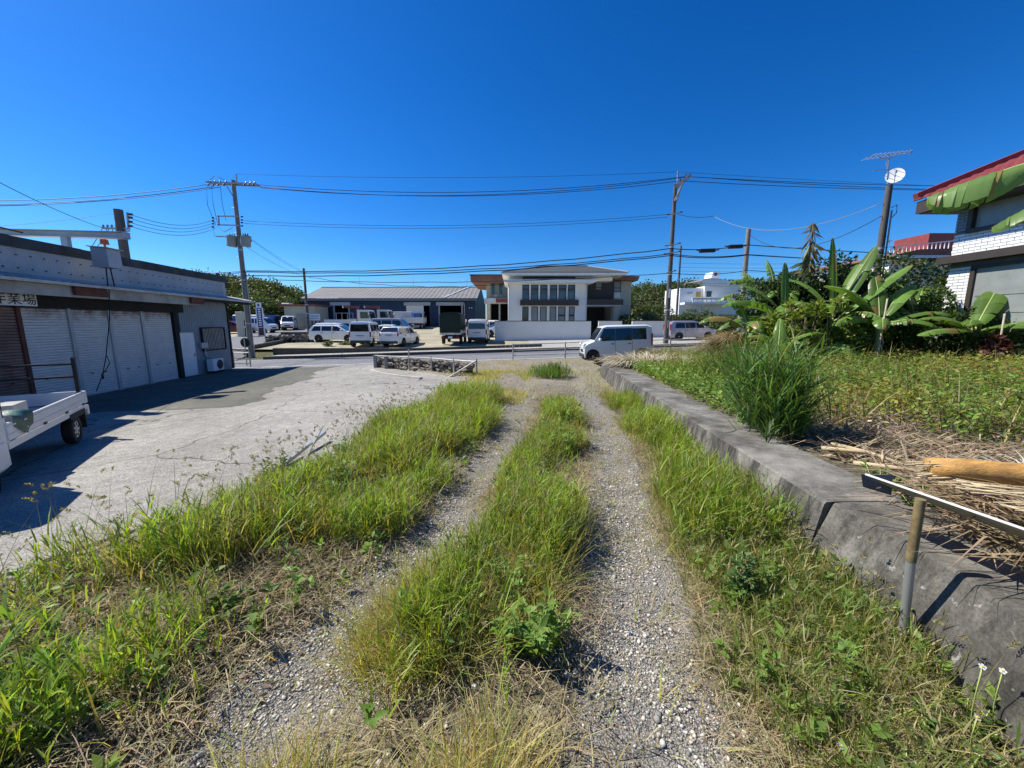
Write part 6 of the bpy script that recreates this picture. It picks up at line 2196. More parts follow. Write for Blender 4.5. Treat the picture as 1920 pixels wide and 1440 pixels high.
def scatter(n, x0, x1, y0, y1, dens, rg=rng):
    """n points with probability density dens(x, y) in 0..1"""
    out = []
    got = 0
    while got < n:
        x = rg.uniform(x0, x1, n * 2); y = rg.uniform(y0, y1, n * 2)
        k = rg.random(n * 2) < dens(x, y)
        if not k.any(): break
        out.append(np.stack([x[k], y[k]], -1)); got += int(k.sum())
    return np.concatenate(out)[:n]


def tufts(n, per, box, dens, hfun, base, var, width, spread, lean=(.05, .55), segs=3, dry=0.0, drycol=(.42, .36, .17), zf=zg, rg=rng):
    c = scatter(n, *box, dens, rg)
    k = np.repeat(np.arange(n), per)
    m = len(k)
    tuft_h = rg.uniform(.6, 1.25, n)
    off = rg.normal(size=(m, 2)) * spread
    xy = c[k] + off
    hh = hfun(xy[:, 0], xy[:, 1]) * tuft_h[k] * rg.uniform(.55, 1.2, m)
    pos = np.stack([xy[:, 0], xy[:, 1], zf(xy[:, 0], xy[:, 1]) - .01], -1)
    az = np.arctan2(off[:, 1], off[:, 0]) + rg.normal(size=m) * .9
    ln = rg.uniform(lean[0], lean[1], m) ** 1.2
    tc = (1 + (rg.random((n, 3)) - .5) * .5)
    col = col_rand(m, base, var, rg) * tc[k]
    if dry > 0:
        isd = rg.random(m) < dry
        col[isd] = col_rand(int(isd.sum()), drycol, .35, rg)
    return blades(pos, hh, np.full(m, width) * rg.uniform(.6, 1.3, m), ln, az, col, .55, segs)


# --- the three grass strips of the track
def wob(x, y):
    return .34 * (vnoise(x * .4 + 5, y, 1.1) - .5) + .2 * (vnoise(x, y + 9, 3.1) - .5)


def left_dens(x, y):
    lo, hi = xbank(y) + .05, xmid(y) - 1.08 + wob(x, y)
    e = np.clip((x - lo) / .6, 0, 1) * np.clip((hi - x) / .3, 0, 1)
    p = np.clip(.08 + 2.8 * (vnoise(x, y, 1.35) - .34), .04, 1)
    near = np.where(y < 2.1 + .55 * np.clip((x - xmid(y) + 2.6) / .8, -1.2, .4), np.clip(2.6 * (vnoise(x + 3, y, 1.5) - .42), .05, .5), 1)
    bare = 1 - .85 * np.clip((x - (xmid(y) - 1.75)) / .5, 0, 1) * (y < 2.7)
    far = np.where(y > 8.2, np.clip((9.8 - y) / 1.6, .05, 1), 1)
    return np.clip(e, 0, 1) * p * near * bare * far


def mid_dens(x, y):
    d_ = np.abs(x - xmid(y) + wob(x + 7, y) * .7)
    w = np.where(y > 6.6, .24, .33)
    e = np.clip((w + .1 - d_) / .25, 0, 1)
    p = np.clip(.08 + 3.0 * (vnoise(x, y + 5, 1.7) - .36), .04, 1)
    end = np.clip((8.3 - y) / .8, 0, 1) * np.clip((y - 1.25) / .4, 0, 1)
    clump = np.exp(-(((x - 1.35) / .45) ** 2 + ((y - 13.6) / .5) ** 2))
    return np.maximum(e * p * end, np.where(y > 12, clump * 1.0, 0))


def right_dens(x, y):
    lo, hi = xmid(y) + 1.12 + wob(x + 3, y), xwall(y) - .02
    e = np.clip((x - lo) / .35, 0, 1) * (x < hi)
    p = np.clip(.12 + 2.2 * (vnoise(x + 9, y, 1.6) - .32), .06, 1)
    return e * p * np.where(y > 8.5, np.clip((10.0 - y) / 1.5, .08, 1), 1)


def stalks(n, box, dens, hfun, base, var, nl=4, lw=.012, ll=.16, rg=rng, zf=zg, dry=.08, lean=.28):
    """upright grass stalks carrying arching leaf blades"""
    c = scatter(n, *box, dens, rg)
    n = len(c)
    h_ = hfun(c[:, 0], c[:, 1]) * rg.uniform(.55, 1.2, n)
    pos = np.stack([c[:, 0], c[:, 1], zf(c[:, 0], c[:, 1]) - .01], -1)
    az = rg.random(n) * 6.28; ln = rg.uniform(.0, lean, n)
    patch = .75 + .5 * vnoise(c[:, 0], c[:, 1], 1.3)[:, None]
    pc = col_rand(n, base, var, rg) * patch * (1 + (rg.random((n, 3)) - .5) * .3)
    isd = rg.random(n) < dry
    pc[isd] = col_rand(int(isd.sum()), (.40, .34, .17), .3, rg)
    stem = blades(pos, h_, np.full(n, .0045), ln, az, pc * np.array([1.1, .95, .8]), .3, 3)
    k = np.repeat(np.arange(n), nl)
    m = len(k)
    t = rg.uniform(.08, .92, m)
    off = h_[k] * (ln[k] * t + .3 * t * t * ln[k] * 1.3)
    bp_ = pos[k] + np.stack([np.cos(az[k]) * off, np.sin(az[k]) * off, h_[k] * t], -1)
    L = ll * rg.uniform(.55, 1.3, m) * (1.15 - .4 * t) * np.clip(h_[k] / .3, .5, 1.4)
    lf = blades(bp_, L, lw * rg.uniform(.6, 1.35, m), rg.uniform(.05, .85, m), rg.random(m) * 6.28, pc[k] * rg.uniform(.8, 1.25, (m, 1)), .6, 3)
    return [stem, lf]


def rosettes(n, box, dens, base, rg=rng):
    """small broad leaved herbs between the grass"""
    c = scatter(n, *box, dens, rg)
    k = np.repeat(np.arange(n), 11)
    m = len(k)
    hh = rg.uniform(.04, .22, n)
    pos = np.stack([c[k, 0], c[k, 1], zg(c[k, 0], c[k, 1]) + hh[k] * rg.uniform(.3, 1, m)], -1)
    az = rg.random(m) * 6.28
    dv = np.stack([np.cos(az), np.sin(az), rg.uniform(-.1, .9, m)], -1)
    L = rg.uniform(.03, .075, m)
    return [leaves(pos, dv, L, L * rg.uniform(.35, .6, m), col_rand(n, base, .35, rg)[k] * rg.uniform(.8, 1.2, (m, 1)), .15, np.tile([0, 0, 1.0], (m, 1)) + rg.normal(size=(m, 3)) * .3)]


GREEN = (.25, .345, .046)
YEL = (.43, .42, .10)
hvar = lambda x, y: .72 + .56 * vnoise(x + 2, y, .9)
hL = lambda x, y: np.where(y < 2.2, .22, .34) * hvar(x, y) * np.clip(.4 + .6 * (x - xbank(y)) / .8, .4, 1)
parts = stalks(7200, (-5.2, .3, .75, 9.5), left_dens, hL, GREEN, .35, 6, .0105, .135)
parts += stalks(420, (-4.2, -.6, .45, 1.7), lambda x, y: (x > xbank(y)) & (x < xmid(y) - 1.35 - .3 * (y - .6)) & (vnoise(x, y, 2.0) > .42), lambda x, y: .22 + 0 * x, (.15, .26, .045), .3, 5, .020, .22)
parts += [tufts(1500, 7, (-5.2, .3, .8, 9.5), left_dens, hL, YEL, .35, .007, .05, (.1, .7), dry=.3),
          tufts(900, 7, (-3, 1, 8.5, 15.5), lambda x, y: (x > xbank(y) + .3) & (x < xmid(y) - .7) & (vnoise(x, y, .9) > .45), lambda x, y: .15 + 0 * x, YEL, .3, .010, .06, (.1, .8), dry=.3)]
parts += [tufts(420, 5, (-5.2, .3, 1.0, 9.5), left_dens, lambda x, y: hL(x, y) * 1.15, (.42, .35, .20), .35, .0055, .05, (.1, .9)), tufts(260, 5, (-3.5, 0, 1.0, 3.0), lambda x, y: (x > xbank(y) + .4) & (x < xmid(y) - 1.0), lambda x, y: .2 + 0 * x, (.30, .24, .13), .4, .005, .06, (.3, 1.2))]
parts += rosettes(650, (-5, .3, .8, 8), lambda x, y: (x > xbank(y) + .2) & (x < xmid(y) - 1.0), (.17, .27, .05))
stuff('left_verge_grass', parts, M['grass'], 'tall green grass on the bank between the yard and the track', 'grass')
hM = lambda x, y: .27 * hvar(x, y)
parts = stalks(5200, (-1.2, 2.2, 1.1, 8.6), mid_dens, hM, GREEN, .35, 6, .0092, .115)
parts += stalks(420, (.5, 2.2, 12.6, 14.6), mid_dens, lambda x, y: .36 + 0 * x, (.11, .19, .035), .3, 5, .016, .2)
parts += [tufts(900, 7, (-1.2, 2.2, 1.1, 8.6), mid_dens, hM, YEL, .3, .0065, .04, (.1, .6), dry=.3),
          tufts(2300, 7, (-2.0, .5, .3, 2.3), lambda x, y: (np.abs(x - xmid(y) + .16) < .46) * np.clip(.2 + 2.5 * (vnoise(x, y, 2.2) - .36), 0, 1), lambda x, y: .20 + 0 * x, YEL, .35, .0050, .05, (.1, .9), dry=.4)]
parts += [tufts(260, 5, (-1.2, 2.2, 1.0, 8.5), mid_dens, lambda x, y: hM(x, y) * 1.1, (.42, .35, .20), .35, .005, .05, (.1, .9))]
parts += rosettes(420, (-1.2, 2.2, 1.0, 8), mid_dens, (.17, .27, .05))
stuff('centre_strip_grass', parts, M['grass'], 'grass strip growing between the two wheel ruts', 'grass')
hR = lambda x, y: np.where(y < 3.4, .16, .24) * hvar(x, y)
parts = [tufts(3900, 7, (.3, 3.6, .4, 10), right_dens, hR, (.23, .28, .055), .35, .0058, .055, (.15, .95), dry=.25),
         tufts(420, 6, (-1.6, 2.6, .8, 8), lambda x, y: (np.abs(np.abs(x - xmid(y)) - .8) < .35) * 1.0, lambda x, y: .10 + 0 * x, YEL, .3, .006, .03, (.2, .9), dry=.4)]
parts += stalks(2300, (.6, 3.6, 2.6, 8.8), right_dens, lambda x, y: .36 * hvar(x, y), GREEN, .3, 6, .0095, .125)
parts += stalks(1100, (.4, 2.6, .8, 3.2), right_dens, lambda x, y: .24 * hvar(x, y), (.15, .2, .045), .3, 5, .007, .11, dry=.3, lean=.6)
parts += [tufts(800, 6, (-6, 8, 9, 20), lambda x, y: (np.abs(x - xmid(y)) > .45) & (x > xbank(y) + .5) & ((x < xwall(y)) | (y > 14.3)) & (vnoise(x, y, .8) > .5), lambda x, y: .14 + 0 * x, YEL, .3, .010, .06, (.2, .9), dry=.4)]
parts += rosettes(420, (.4, 3.2, .8, 8), right_dens, (.17, .26, .05))
stuff('right_verge_grass', parts, M['grass'], 'thin yellow green grass between the right rut and the concrete wall', 'grass')

# dry thatch lying on the soil everywhere on the track
def thatch_dens(x, y):
    c = xmid(y)
    rut = np.exp(-((x - c - .82) / .32) ** 4) + np.exp(-((x - c + .8) / .29) ** 4)
    return ((x > xbank(y) + .1) & (x < xwall(y) - .03)) * (1 - .93 * np.clip(rut, 0, 1)) * (.3 + .7 * (vnoise(x, y, 2.0) > .45)) * np.where(x < xmid(y) - 1.1, .45, 1)


n = 26000
c = scatter(n, -5, 3.6, .3, 7, lambda x, y: thatch_dens(x, y) * np.clip(1.8 / y, .15, 1))
pos = np.stack([c[:, 0], c[:, 1], zg(c[:, 0], c[:, 1]) + rng.uniform(.0, .03, n)], -1)
th = blades(pos, rng.uniform(.05, .16, n), np.full(n, .005) * rng.uniform(.5, 1.4, n), rng.uniform(.9, 1.7, n), rng.random(n) * 6.28, col_rand(n, (.36, .30, .17), .5), .2, 2)
stuff('dry_thatch', [th], M['drygrass'], 'dry straw litter lying between the grass tufts', 'straw')
n = 12000
c = scatter(n, -5, 3.4, .3, 4.2, lambda x, y: thatch_dens(x, y) * (x < xmid(y) - .9))
pos = np.stack([c[:, 0], c[:, 1], zg(c[:, 0], c[:, 1]) + .005], -1)
dv = rng.normal(size=(n, 3)); dv[:, 2] = rng.uniform(.0, .35, n)
lit = leaves(pos, dv, rng.uniform(.02, .07, n), rng.uniform(.008, .025, n), col_rand(n, (.24, .19, .12), .6), .2)
stuff('leaf_litter', [lit], M['drygrass'], 'withered leaf litter on the soil left of the rut', 'litter')

# foxtail seed heads
def foxtails(n, box, dens, h0, h1, base, lean=.5, rg=rng, size=1.0):
    c = scatter(n, *box, dens, rg)
    pos = np.stack([c[:, 0], c[:, 1], zg(c[:, 0], c[:, 1])], -1)
    h_ = rg.uniform(h0, h1, n); az = rg.random(n) * 6.28; ln = rg.uniform(.1, lean, n)
    stem = blades(pos, h_, np.full(n, .0048), ln, az, col_rand(n, (.20, .20, .07), .3, rg), .55, 3)
    top = stem[0].reshape(n, -1, 3)[:, -1]
    prev = stem[0].reshape(n, -1, 3)[:, -3]
    d = top - prev; d /= np.linalg.norm(d, axis=1, keepdims=True)
    m = 22
    k = np.repeat(np.arange(n), m)
    t = np.tile(np.linspace(0, 1, m), n)
    L = rg.uniform(.035, .075, n) * size
    bend = np.stack([np.cos(az), np.sin(az), -np.ones(n) * .6], -1)
    p = top[k] + d[k] * (t * L[k])[:, None] + bend[k] * (t ** 2 * L[k] * .35)[:, None]
    a = rg.random(len(k)) * 6.28
    r3 = rg.normal(size=(len(k), 3)); dv = r3 - d[k] * np.sum(r3 * d[k], 1, keepdims=True); dv = dv / np.linalg.norm(dv, axis=1, keepdims=True) + d[k] * .8
    ll = (.006 + .009 * np.sin(np.pi * np.clip(t * .9 + .1, 0, 1))) * size
    hairs = leaves(p, dv, ll * 1.3, ll * .55, col_rand(len(k), base, .3, rg), .3)
    return [stem, hairs]


ft = foxtails(520, (-5.0, .3, .8, 9), left_dens, .30, .62, (.30, .27, .14), .6)
ft += foxtails(190, (-4.6, -1.6, 1.2, 7), lambda x, y: (x > xbank(y) + .1) & (x < xbank(y) + .9), .4, .68, (.26, .23, .13), .45, size=.95)
ft += foxtails(260, (-1.2, 2.2, 1, 7.5), mid_dens, .22, .42, (.30, .28, .14), .7)
ft += foxtails(200, (.4, 3.2, 1, 7.5), right_dens, .2, .4, (.32, .29, .15), .8)
stuff('foxtail_seed_heads', ft, M['grass'], 'foxtail seed heads nodding above the grass', 'grass')

# broad leafed weeds in the middle strip and right of the rut
def weed(label, x, y, h_, nst, spread, base, lsize, seed, name='leafy_weed', group=None, zf=Z, lw=.42, mat=None):
    rg = np.random.default_rng(seed)
    o = thing(name, label, 'weed', (x, y, zf(x, y)), 0, group)
    parts = []; mb = MB()
    for k in range(nst):
        a = rg.random() * 6.28; s_ = rg.random() ** .5 * spread
        hh = h_ * rg.uniform(.6, 1.1)
        b0 = np.array([math.cos(a) * s_ * .4, math.sin(a) * s_ * .4, -.02]); b1 = np.array([math.cos(a) * s_, math.sin(a) * s_, hh])
        n = int(14 + hh * 40)
        t = rg.uniform(.15, 1, n)
        p = b0 + (b1 - b0) * t[:, None] + np.array([0, 0, 0])
        aa = rg.random(n) * 6.28
        dv = np.stack([np.cos(aa), np.sin(aa), rg.uniform(-.1, .7, n)], -1)
        L = lsize * rg.uniform(.6, 1.25, n) * (1.1 - .35 * t)
        parts.append(leaves(p, dv, L, L * lw, col_rand(n, base, .3, rg), .15, np.tile([0, 0, 1.0], (n, 1)) + rg.normal(size=(n, 3)) * .25))
        mb.tube([b0, (b0 + b1) / 2, b1], .004 + lsize * .02, 4, .002)
    link('foliage', np_mesh('foliage', *join(parts)), mat or M['leaf'], o)
    mb.build('stem', M['midrib'], o)
    return o


WD = (.17, .28, .05)
GW = 'broad leafed weeds in the track'
weed('large leafy weed clump at the near end of the middle strip', .10, 1.72, .26, 16, .20, WD, .075, 1, group=GW)
weed('leafy weed clump in the middle strip left of centre', -.32, 2.3, .24, 10, .16, (.12, .19, .04), .07, 2, group=GW)
weed('leafy weed clump halfway along the middle strip', .15, 3.0, .24, 16, .26, (.13, .20, .04), .07, 3, group=GW)
weed('leafy weed clump further along the middle strip', .62, 4.9, .30, 16, .28, WD, .075, 4, group=GW)
weed('tall leafy weed at the far end of the middle strip', .85, 6.4, .42, 16, .3, WD, .08, 5, group=GW)
weed('dark upright weed in the grass right of the right rut', 1.35, 2.05, .30, 5, .07, (.09, .17, .05), .075, 6, group=GW)
weed('low leafy weed left of the concrete wall foot', 1.62, 1.62, .12, 7, .12, WD, .06, 7, group=GW)
weed('leafy weed clump in the left bank grass', -1.75, 3.5, .36, 12, .22, WD, .075, 8, group=GW)
weed('leafy weed clump at the near left corner', -2.2, 1.35, .22, 10, .2, (.09, .16, .035), .09, 9, group=GW)
weed('leafy weed in the far clump before the small car', 1.4, 13.7, .5, 18, .4, (.09, .16, .035), .11, 10, group=GW)
for k, (x, y, h_, lab) in enumerate(((-.02, 2.05, .26, 'leafy weed just behind the large near clump'), (.22, 2.55, .24, 'leafy weed on the right side of the middle strip'), (.35, 3.7, .28, 'leafy weed in the middle strip beyond the halfway clump'), (.5, 5.6, .3, 'leafy weed deep in the far middle strip'), (1.75, 3.2, .22, 'leafy weed near the wall in the right verge'), (1.95, 5.2, .3, 'leafy weed far along the right verge'), (-2.1, 4.6, .34, 'leafy weed midway along the left bank'), (-1.6, 6.4, .36, 'leafy weed far along the left bank'), (-2.5, 2.6, .3, 'leafy weed in the near left bank grass'))):
    weed(lab, x, y, h_, 9, .16, WD, .065, 200 + k, group=GW)
weed('bushy green weed hanging over the yard edge by the metal bars', -2.95, 4.55, .34, 22, .34, (.085, .15, .04), .09, 11, zf=lambda x, y: Z(x, y) - .05)
# dense patch of flowering weeds bottom right
for k, (x, y) in enumerate(((1.62, 1.16), (1.85, 1.32), (1.35, 1.02), (1.15, .95), (1.95, 1.1))):
    weed('low leafy weed patch at the bottom right, %s' % ['below the post', 'nearest the wall', 'left of the daisies', 'farthest left', 'in the corner'][k], x, y, .13, 10, .16, (.12, .18, .045), .05, 30 + k, group='weed patch at the bottom right')

# small white daisies
M['petal'] = leaf_mat('white petal', base=(.8, .8, .76), trans=.3)
M['pollen'] = pm('yellow flower centre', (.65, .42, .03), .7, var=.2)
fl = [(1832, 1345), (1842, 1250), (1880, 1258), (1575, 1400), (1612, 1425)]
nm = ['topmost right', 'upper', 'far right', 'left', 'lowest left', 'middle', 'leftmost', 'lower']
for k, (u, v) in enumerate(fl):
    p = at(u, v, 1.18 + .05 * (k % 3)); g = Z(p.x, p.y)
    p.z = max(p.z, g + .12)
    o = thing('daisy', 'small white daisy with yellow centre, the %s one at the bottom right' % nm[k], 'flower', (p.x + .02, p.y, g), 0, 'small white daisies')
    hh = p.z - g
    MB().tube([(0, 0, -.02), (-.01, .01, hh * .5), (-.02, 0, hh)], .0025, 4).build('stem', M['midrib'], o)
    c = Vector((-.02, 0, hh)); tl_ = Vector((random.uniform(-.4, .4), -.5, .8)).to_track_quat('Z', 'Y').to_matrix()
    for j in range(5):
        a = j * 1.2566
        q = [Vector((.003, -.003, 0)), Vector((.009, -.0042, .001)), Vector((.0115, 0, .001)), Vector((.009, .0042, .001)), Vector((.003, .003, 0))]
        mb = MB().add([c + tl_ @ (Matrix.Rotation(a, 3, 'Z') @ p_) for p_ in q], [(0, 1, 2, 3, 4)])
        mb.build('petal', M['petal'], o)
    mb = MB().cyl(c, c + tl_ @ Vector((0, 0, .004)), .004, .003, 8); mb.build('flower_centre', M['pollen'], o)

# --- gravel: loose stones
def gravel(n, dens, box, smin, smax, base, rg=rng):
    c = scatter(n, *box, dens, rg)
    s_ = smin + (smax - smin) * rg.random(n) ** 3
    t0 = np.array([[1, 0, 0], [-1, 0, 0], [0, 1, 0], [0, -1, 0], [0, 0, 1], [0, 0, -1], [.62, .62, .55], [-.62, .62, -.5], [.6, -.65, .4], [-.6, -.6, .5]])
    tr = np.array([[6, 4, 0], [6, 2, 4], [6, 0, 2], [4, 2, 9], [9, 2, 1], [4, 9, 8], [8, 9, 3], [8, 0, 4], [8, 3, 0], [9, 1, 3], [1, 2, 7], [7, 2, 0], [7, 0, 5], [7, 5, 1], [5, 0, 3], [5, 3, 1]])
    V = t0[None] * (1 + (rg.random((n, 10, 1)) - .5) * .5)
    sc = s_[:, None] * np.stack([np.ones(n), rg.uniform(.6, 1, n), rg.uniform(.4, .75, n)], -1)
    V = V * sc[:, None, :]
    a = rg.random(n) * 6.28; ca, sa = np.cos(a)[:, None], np.sin(a)[:, None]
    X = V[..., 0] * ca - V[..., 1] * sa; Y = V[..., 0] * sa + V[..., 1] * ca
    V = np.stack([X, Y, V[..., 2]], -1)
    V += np.stack([c[:, 0], c[:, 1], zg(c[:, 0], c[:, 1]) + s_ * .15], -1)[:, None, :]
    b = (np.arange(n) * 10)[:, None]
    T = (tr.ravel()[None] + b).reshape(-1, 3)
    return V.reshape(-1, 3), None, T, np.repeat(np.asarray(base) * (.45 + 1.1 * rg.random((n, 1))) * (1 + (rg.random((n, 1)) - .5) * np.array([[.12, .0, -.12]])), 10, 0)


def rut_dens(x, y):
    cc = xmid(y)
    xx = x + wob(x, y) * .5
    g = np.exp(-((xx - cc - .80) / .31) ** 4) + np.exp(-((xx - cc + .80) / .28) ** 4)
    g = np.maximum(g, ((y < 1.5) & (np.abs(x - cc - .6) < 1.0)) * .35) * np.clip(.3 + 2.2 * (vnoise(x, y, 2.3) - .22), .1, 1)
    return np.clip(g, .05, 1) * ((x > xbank(y) + .8) & (x < xwall(y) - .1)) * np.clip(2.4 / y, .12, 1)


def gravel_mat():
    m, n, l, b = nodes_of('crushed limestone')
    a = n.new('ShaderNodeAttribute'); a.attribute_name = 'col'
    l.new(a.outputs['Color'], b.inputs['Base Color'])
    b.inputs['Roughness'].default_value = .9; b.inputs['Specular IOR Level'].default_value = .2
    return m


M['gravel'] = gravel_mat()
gv = [gravel(20000, rut_dens, (-2.2, 2.2, .35, 2.2), .002, .007, (.36, .34, .30)), gravel(40000, rut_dens, (-2.6, 3.0, .35, 9), .003, .0125, (.42, .39, .33)), gravel(700, rut_dens, (-2.6, 3.0, .35, 7), .010, .02, (.48, .465, .43))]
gv += [gravel(7000, lambda x, y: ((x > xbank(y) + .4) & ((x < xwall(y) - .1) | (y > 14.3))) * np.clip(12 / y, .3, 1) * (.25 + .75 * (vnoise(x, y, 1.2) > .5)), (-7, 8, 8.5, 20.3), .006, .03, (.36, .335, .29))]
stuff('rut_gravel', gv, M['gravel'], 'grey crushed stone lying in the wheel ruts', 'gravel')
o = thing('litter_scrap', 'small light blue plastic scrap on the gravel at the bottom', 'litter', at(1165, 1432, 1.08))
o.location.z = Z(o.location.x, o.location.y) + .02
MB().add([(-.018, -.016, 0), (.016, -.02, .006), (.022, .012, .012), (-.012, .02, .008), (-.018, -.016, .004), (.016, -.02, .01), (.022, .012, .016), (-.012, .02, .012)], [(3, 2, 1, 0), (4, 5, 6, 7), (0, 1, 5, 4), (1, 2, 6, 5), (2, 3, 7, 6), (3, 0, 4, 7)]).build('scrap', pm('light blue plastic', (.22, .62, .72), .4, var=.1), o)

# rubble and bars at the yard edge
def yard_bits():
    rr = random.Random(5)
    GS = 'rough stones along the yard edge'
    spots = [(-2.75, 4.25, .12), (-2.55, 4.5, .14), (-2.45, 4.85, .13), (-2.7, 4.75, .10), (-3.2, 3.7, .10), (-3.35, 3.55, .07), (-3.05, 3.95, .08)]
    nm_ = ['large pale rough stone nearest the bushy weed at the yard edge', 'pale rough stone behind the bushy weed', 'flat pale stone at the grass edge', 'small stone between the two pale stones', 'grey stone where the edge rail ends', 'small grey stone beside the edge rail', 'small pale stone left of the bushy weed']
    for k, (x, y, s_) in enumerate(spots):
        st = bpy.data.objects.new('rough_stone', STONES[k % 6]); COL.objects.link(st)
        st.location = (x, y, Z(x, y) + s_ * .3); st.scale = (s_, s_ * .8, s_ * .6); st.rotation_euler = (0, .2, rr.uniform(0, 3))
        tag(st, nm_[k], 'stone', GS)
    p0 = at(535, 892, 5.2); p0.z = yz(p0.x, p0.y) + .05
    p1 = at(612, 855, 6.4); p1.z = yz(p1.x, p1.y) + .16
    o = thing('angle_iron', 'grey steel angle bar lying along the yard edge', 'metal bar', p0)
    MB().bar((0, 0, 0), p1 - p0, .06, .05).build('bar', M['steel'], o)
    q0 = at(572, 884, 5.4); q0.z = yz(q0.x, q0.y) + .02
    q1 = Vector((q0.x + .16, q0.y + .25, q0.z + .42))
    o = thing('angle_iron', 'grey flat steel bar leaning up across the other bar', 'metal bar', q0)
    MB().bar((0, 0, 0), q1 - q0, .07, .012).build('bar', M['steel'], o)
    # low edge rail half buried along the yard
    pts = [Vector((x, y, yz(x, y) + .05)) for x, y in ((-4.6, 1.9), (-4.15, 2.75), (-3.75, 3.35), (-3.25, 3.9), (-3.0, 4.3))]
    o = thing('edge_rail', 'rusty thin rail running along the near edge of the concrete yard', 'rail', pts[0])
    MB().tube([p - pts[0] for p in pts], .022, 6).build('pipe', M['concrete_grey'], o)
yard_bits()

# --- the weedy field on the right
def field_dens(x, y):
    edge = np.interp(x, [2.6, 3.2, 4.0, 4.9, 6.5, 9.0], [6.0, 5.2, 4.6, 3.4, 1.8, .5])
    k = (y > edge + .3 * (vnoise(x, y, 2) - .5)) & (x > xwall(y) + .72) & (y < 15.5)
    k &= ~((y > 11.2) & (x < xwall(y) + 1.9))
    return k * (.35 + .65 * (vnoise(x, y, 1.1) > .3)) * np.clip(6.0 / y, .3, 1)


rf_ = np.random.default_rng(12)
nst = 5600
c = scatter(nst, 2.6, 17, 1, 15.5, field_dens, rf_)
hh = rf_.uniform(.28, .62, nst) * (.72 + .5 * vnoise(c[:, 0], c[:, 1], .7)) * np.clip((c[:, 0] - xwall(c[:, 1]) - .4) / 1.2, .35, 1)
per = 17
k = np.repeat(np.arange(nst), per)
m_ = len(k)
t = rf_.uniform(.2, 1.0, m_)
off = rf_.normal(size=(m_, 2)) * .075
pos = np.stack([c[k, 0] + off[:, 0], c[k, 1] + off[:, 1], fieldz(c[k, 0], c[k, 1]) + hh[k] * t], -1)
az = rf_.random(m_) * 6.28
dv = np.stack([np.cos(az), np.sin(az), rf_.uniform(-.5, .9, m_)], -1)
L = rf_.uniform(.04, .10, m_)
tc = 1 + (rf_.random((nst, 3)) - .5) * .5
patch = vnoise(c[:, 0], c[:, 1], .55)
basec = np.where((patch > .55)[:, None], np.array([[.27, .27, .055]]), np.array([[.19, .265, .045]]))
cols = (basec * tc)[k] * rf_.uniform(.7, 1.3, (m_, 1))
rd = rf_.random(m_) < .035
cols[rd] = col_rand(int(rd.sum()), (.24, .13, .06), .3, rf_)
wl = leaves(pos, dv, L, L * .42, cols, .15, np.tile([0, 0, 1.0], (m_, 1)) + rf_.normal(size=(m_, 3)) * .4)
stems = blades(np.stack([c[:, 0], c[:, 1], fieldz(c[:, 0], c[:, 1])], -1), hh, np.full(nst, .008), rf_.uniform(.05, .4, nst), rf_.random(nst) * 6.28, col_rand(nst, (.14, .11, .05), .3, rf_), .4, 3)
gr = tufts(900, 7, (3, 16, 3, 15), field_dens, lambda x, y: .62 + 0 * x, (.13, .19, .04), .3, .016, .05, (.1, .6), dry=.1, zf=fieldz)
sd = foxtails(500, (3, 16, 3, 15), field_dens, .45, .75, (.30, .2, .12), .4)
stuff('field_weeds', [wl, stems, gr] + sd, M['leaf'], 'knee high green and yellow weeds covering the field', 'weeds')

# low creeping weeds on the field side of the wall
nst = 9000
def edge_dens(x, y):
    w = x - xwall(y)
    return ((w > .58) & (w < 2.2) & (y > 4.0) & (y < 12) & (y > 6.4 - (w < .95) * 2.0)) * 1.0
c = scatter(nst, 2.6, 6, 3.8, 12.4, edge_dens, rf_)
pos = np.stack([c[:, 0], c[:, 1], fieldz(c[:, 0], c[:, 1]) + rf_.uniform(.02, .26, nst)], -1)
dv = rf_.normal(size=(nst, 3)); dv[:, 2] = rf_.uniform(-.2, .7, nst)
L = rf_.uniform(.05, .11, nst)
stuff('creeping_weeds', [leaves(pos, dv, L, L * .5, col_rand(nst, (.18, .28, .05), .35, rf_), .15, np.tile([0, 0, 1.0], (nst, 1)) + rf_.normal(size=(nst, 3)) * .5)], M['leaf'], 'low creeping weeds along the field side of the concrete wall', 'weeds')
# pale dry grass by the road end of the wall
def dryroad(x, y):
    return ((x > 5.6) & (x < 10.5) & (y > 13.2) & (y < 18.6) & (x > xwall(y) + .7)) * (.4 + .6 * (vnoise(x, y, 1.0) > .4))
stuff('dry_tall_grass', [tufts(1500, 9, (4, 11, 12.5, 18.8), dryroad, lambda x, y: .42 + 0 * x, (.42, .34, .22), .3, .011, .08, (.1, .8), dry=.0, zf=fieldz),
                         tufts(500, 7, (4, 11, 11.5, 17.8), lambda x, y: (x > xwall(y) + 1.5) * (vnoise(x, y, .9) > .5) * 1.0, lambda x, y: .5 + 0 * x, (.2, .22, .08), .3, .014, .08, (.1, .6), zf=fieldz)],
      M['drygrass'], 'pale dry tall grass behind the small mint car', 'grass')

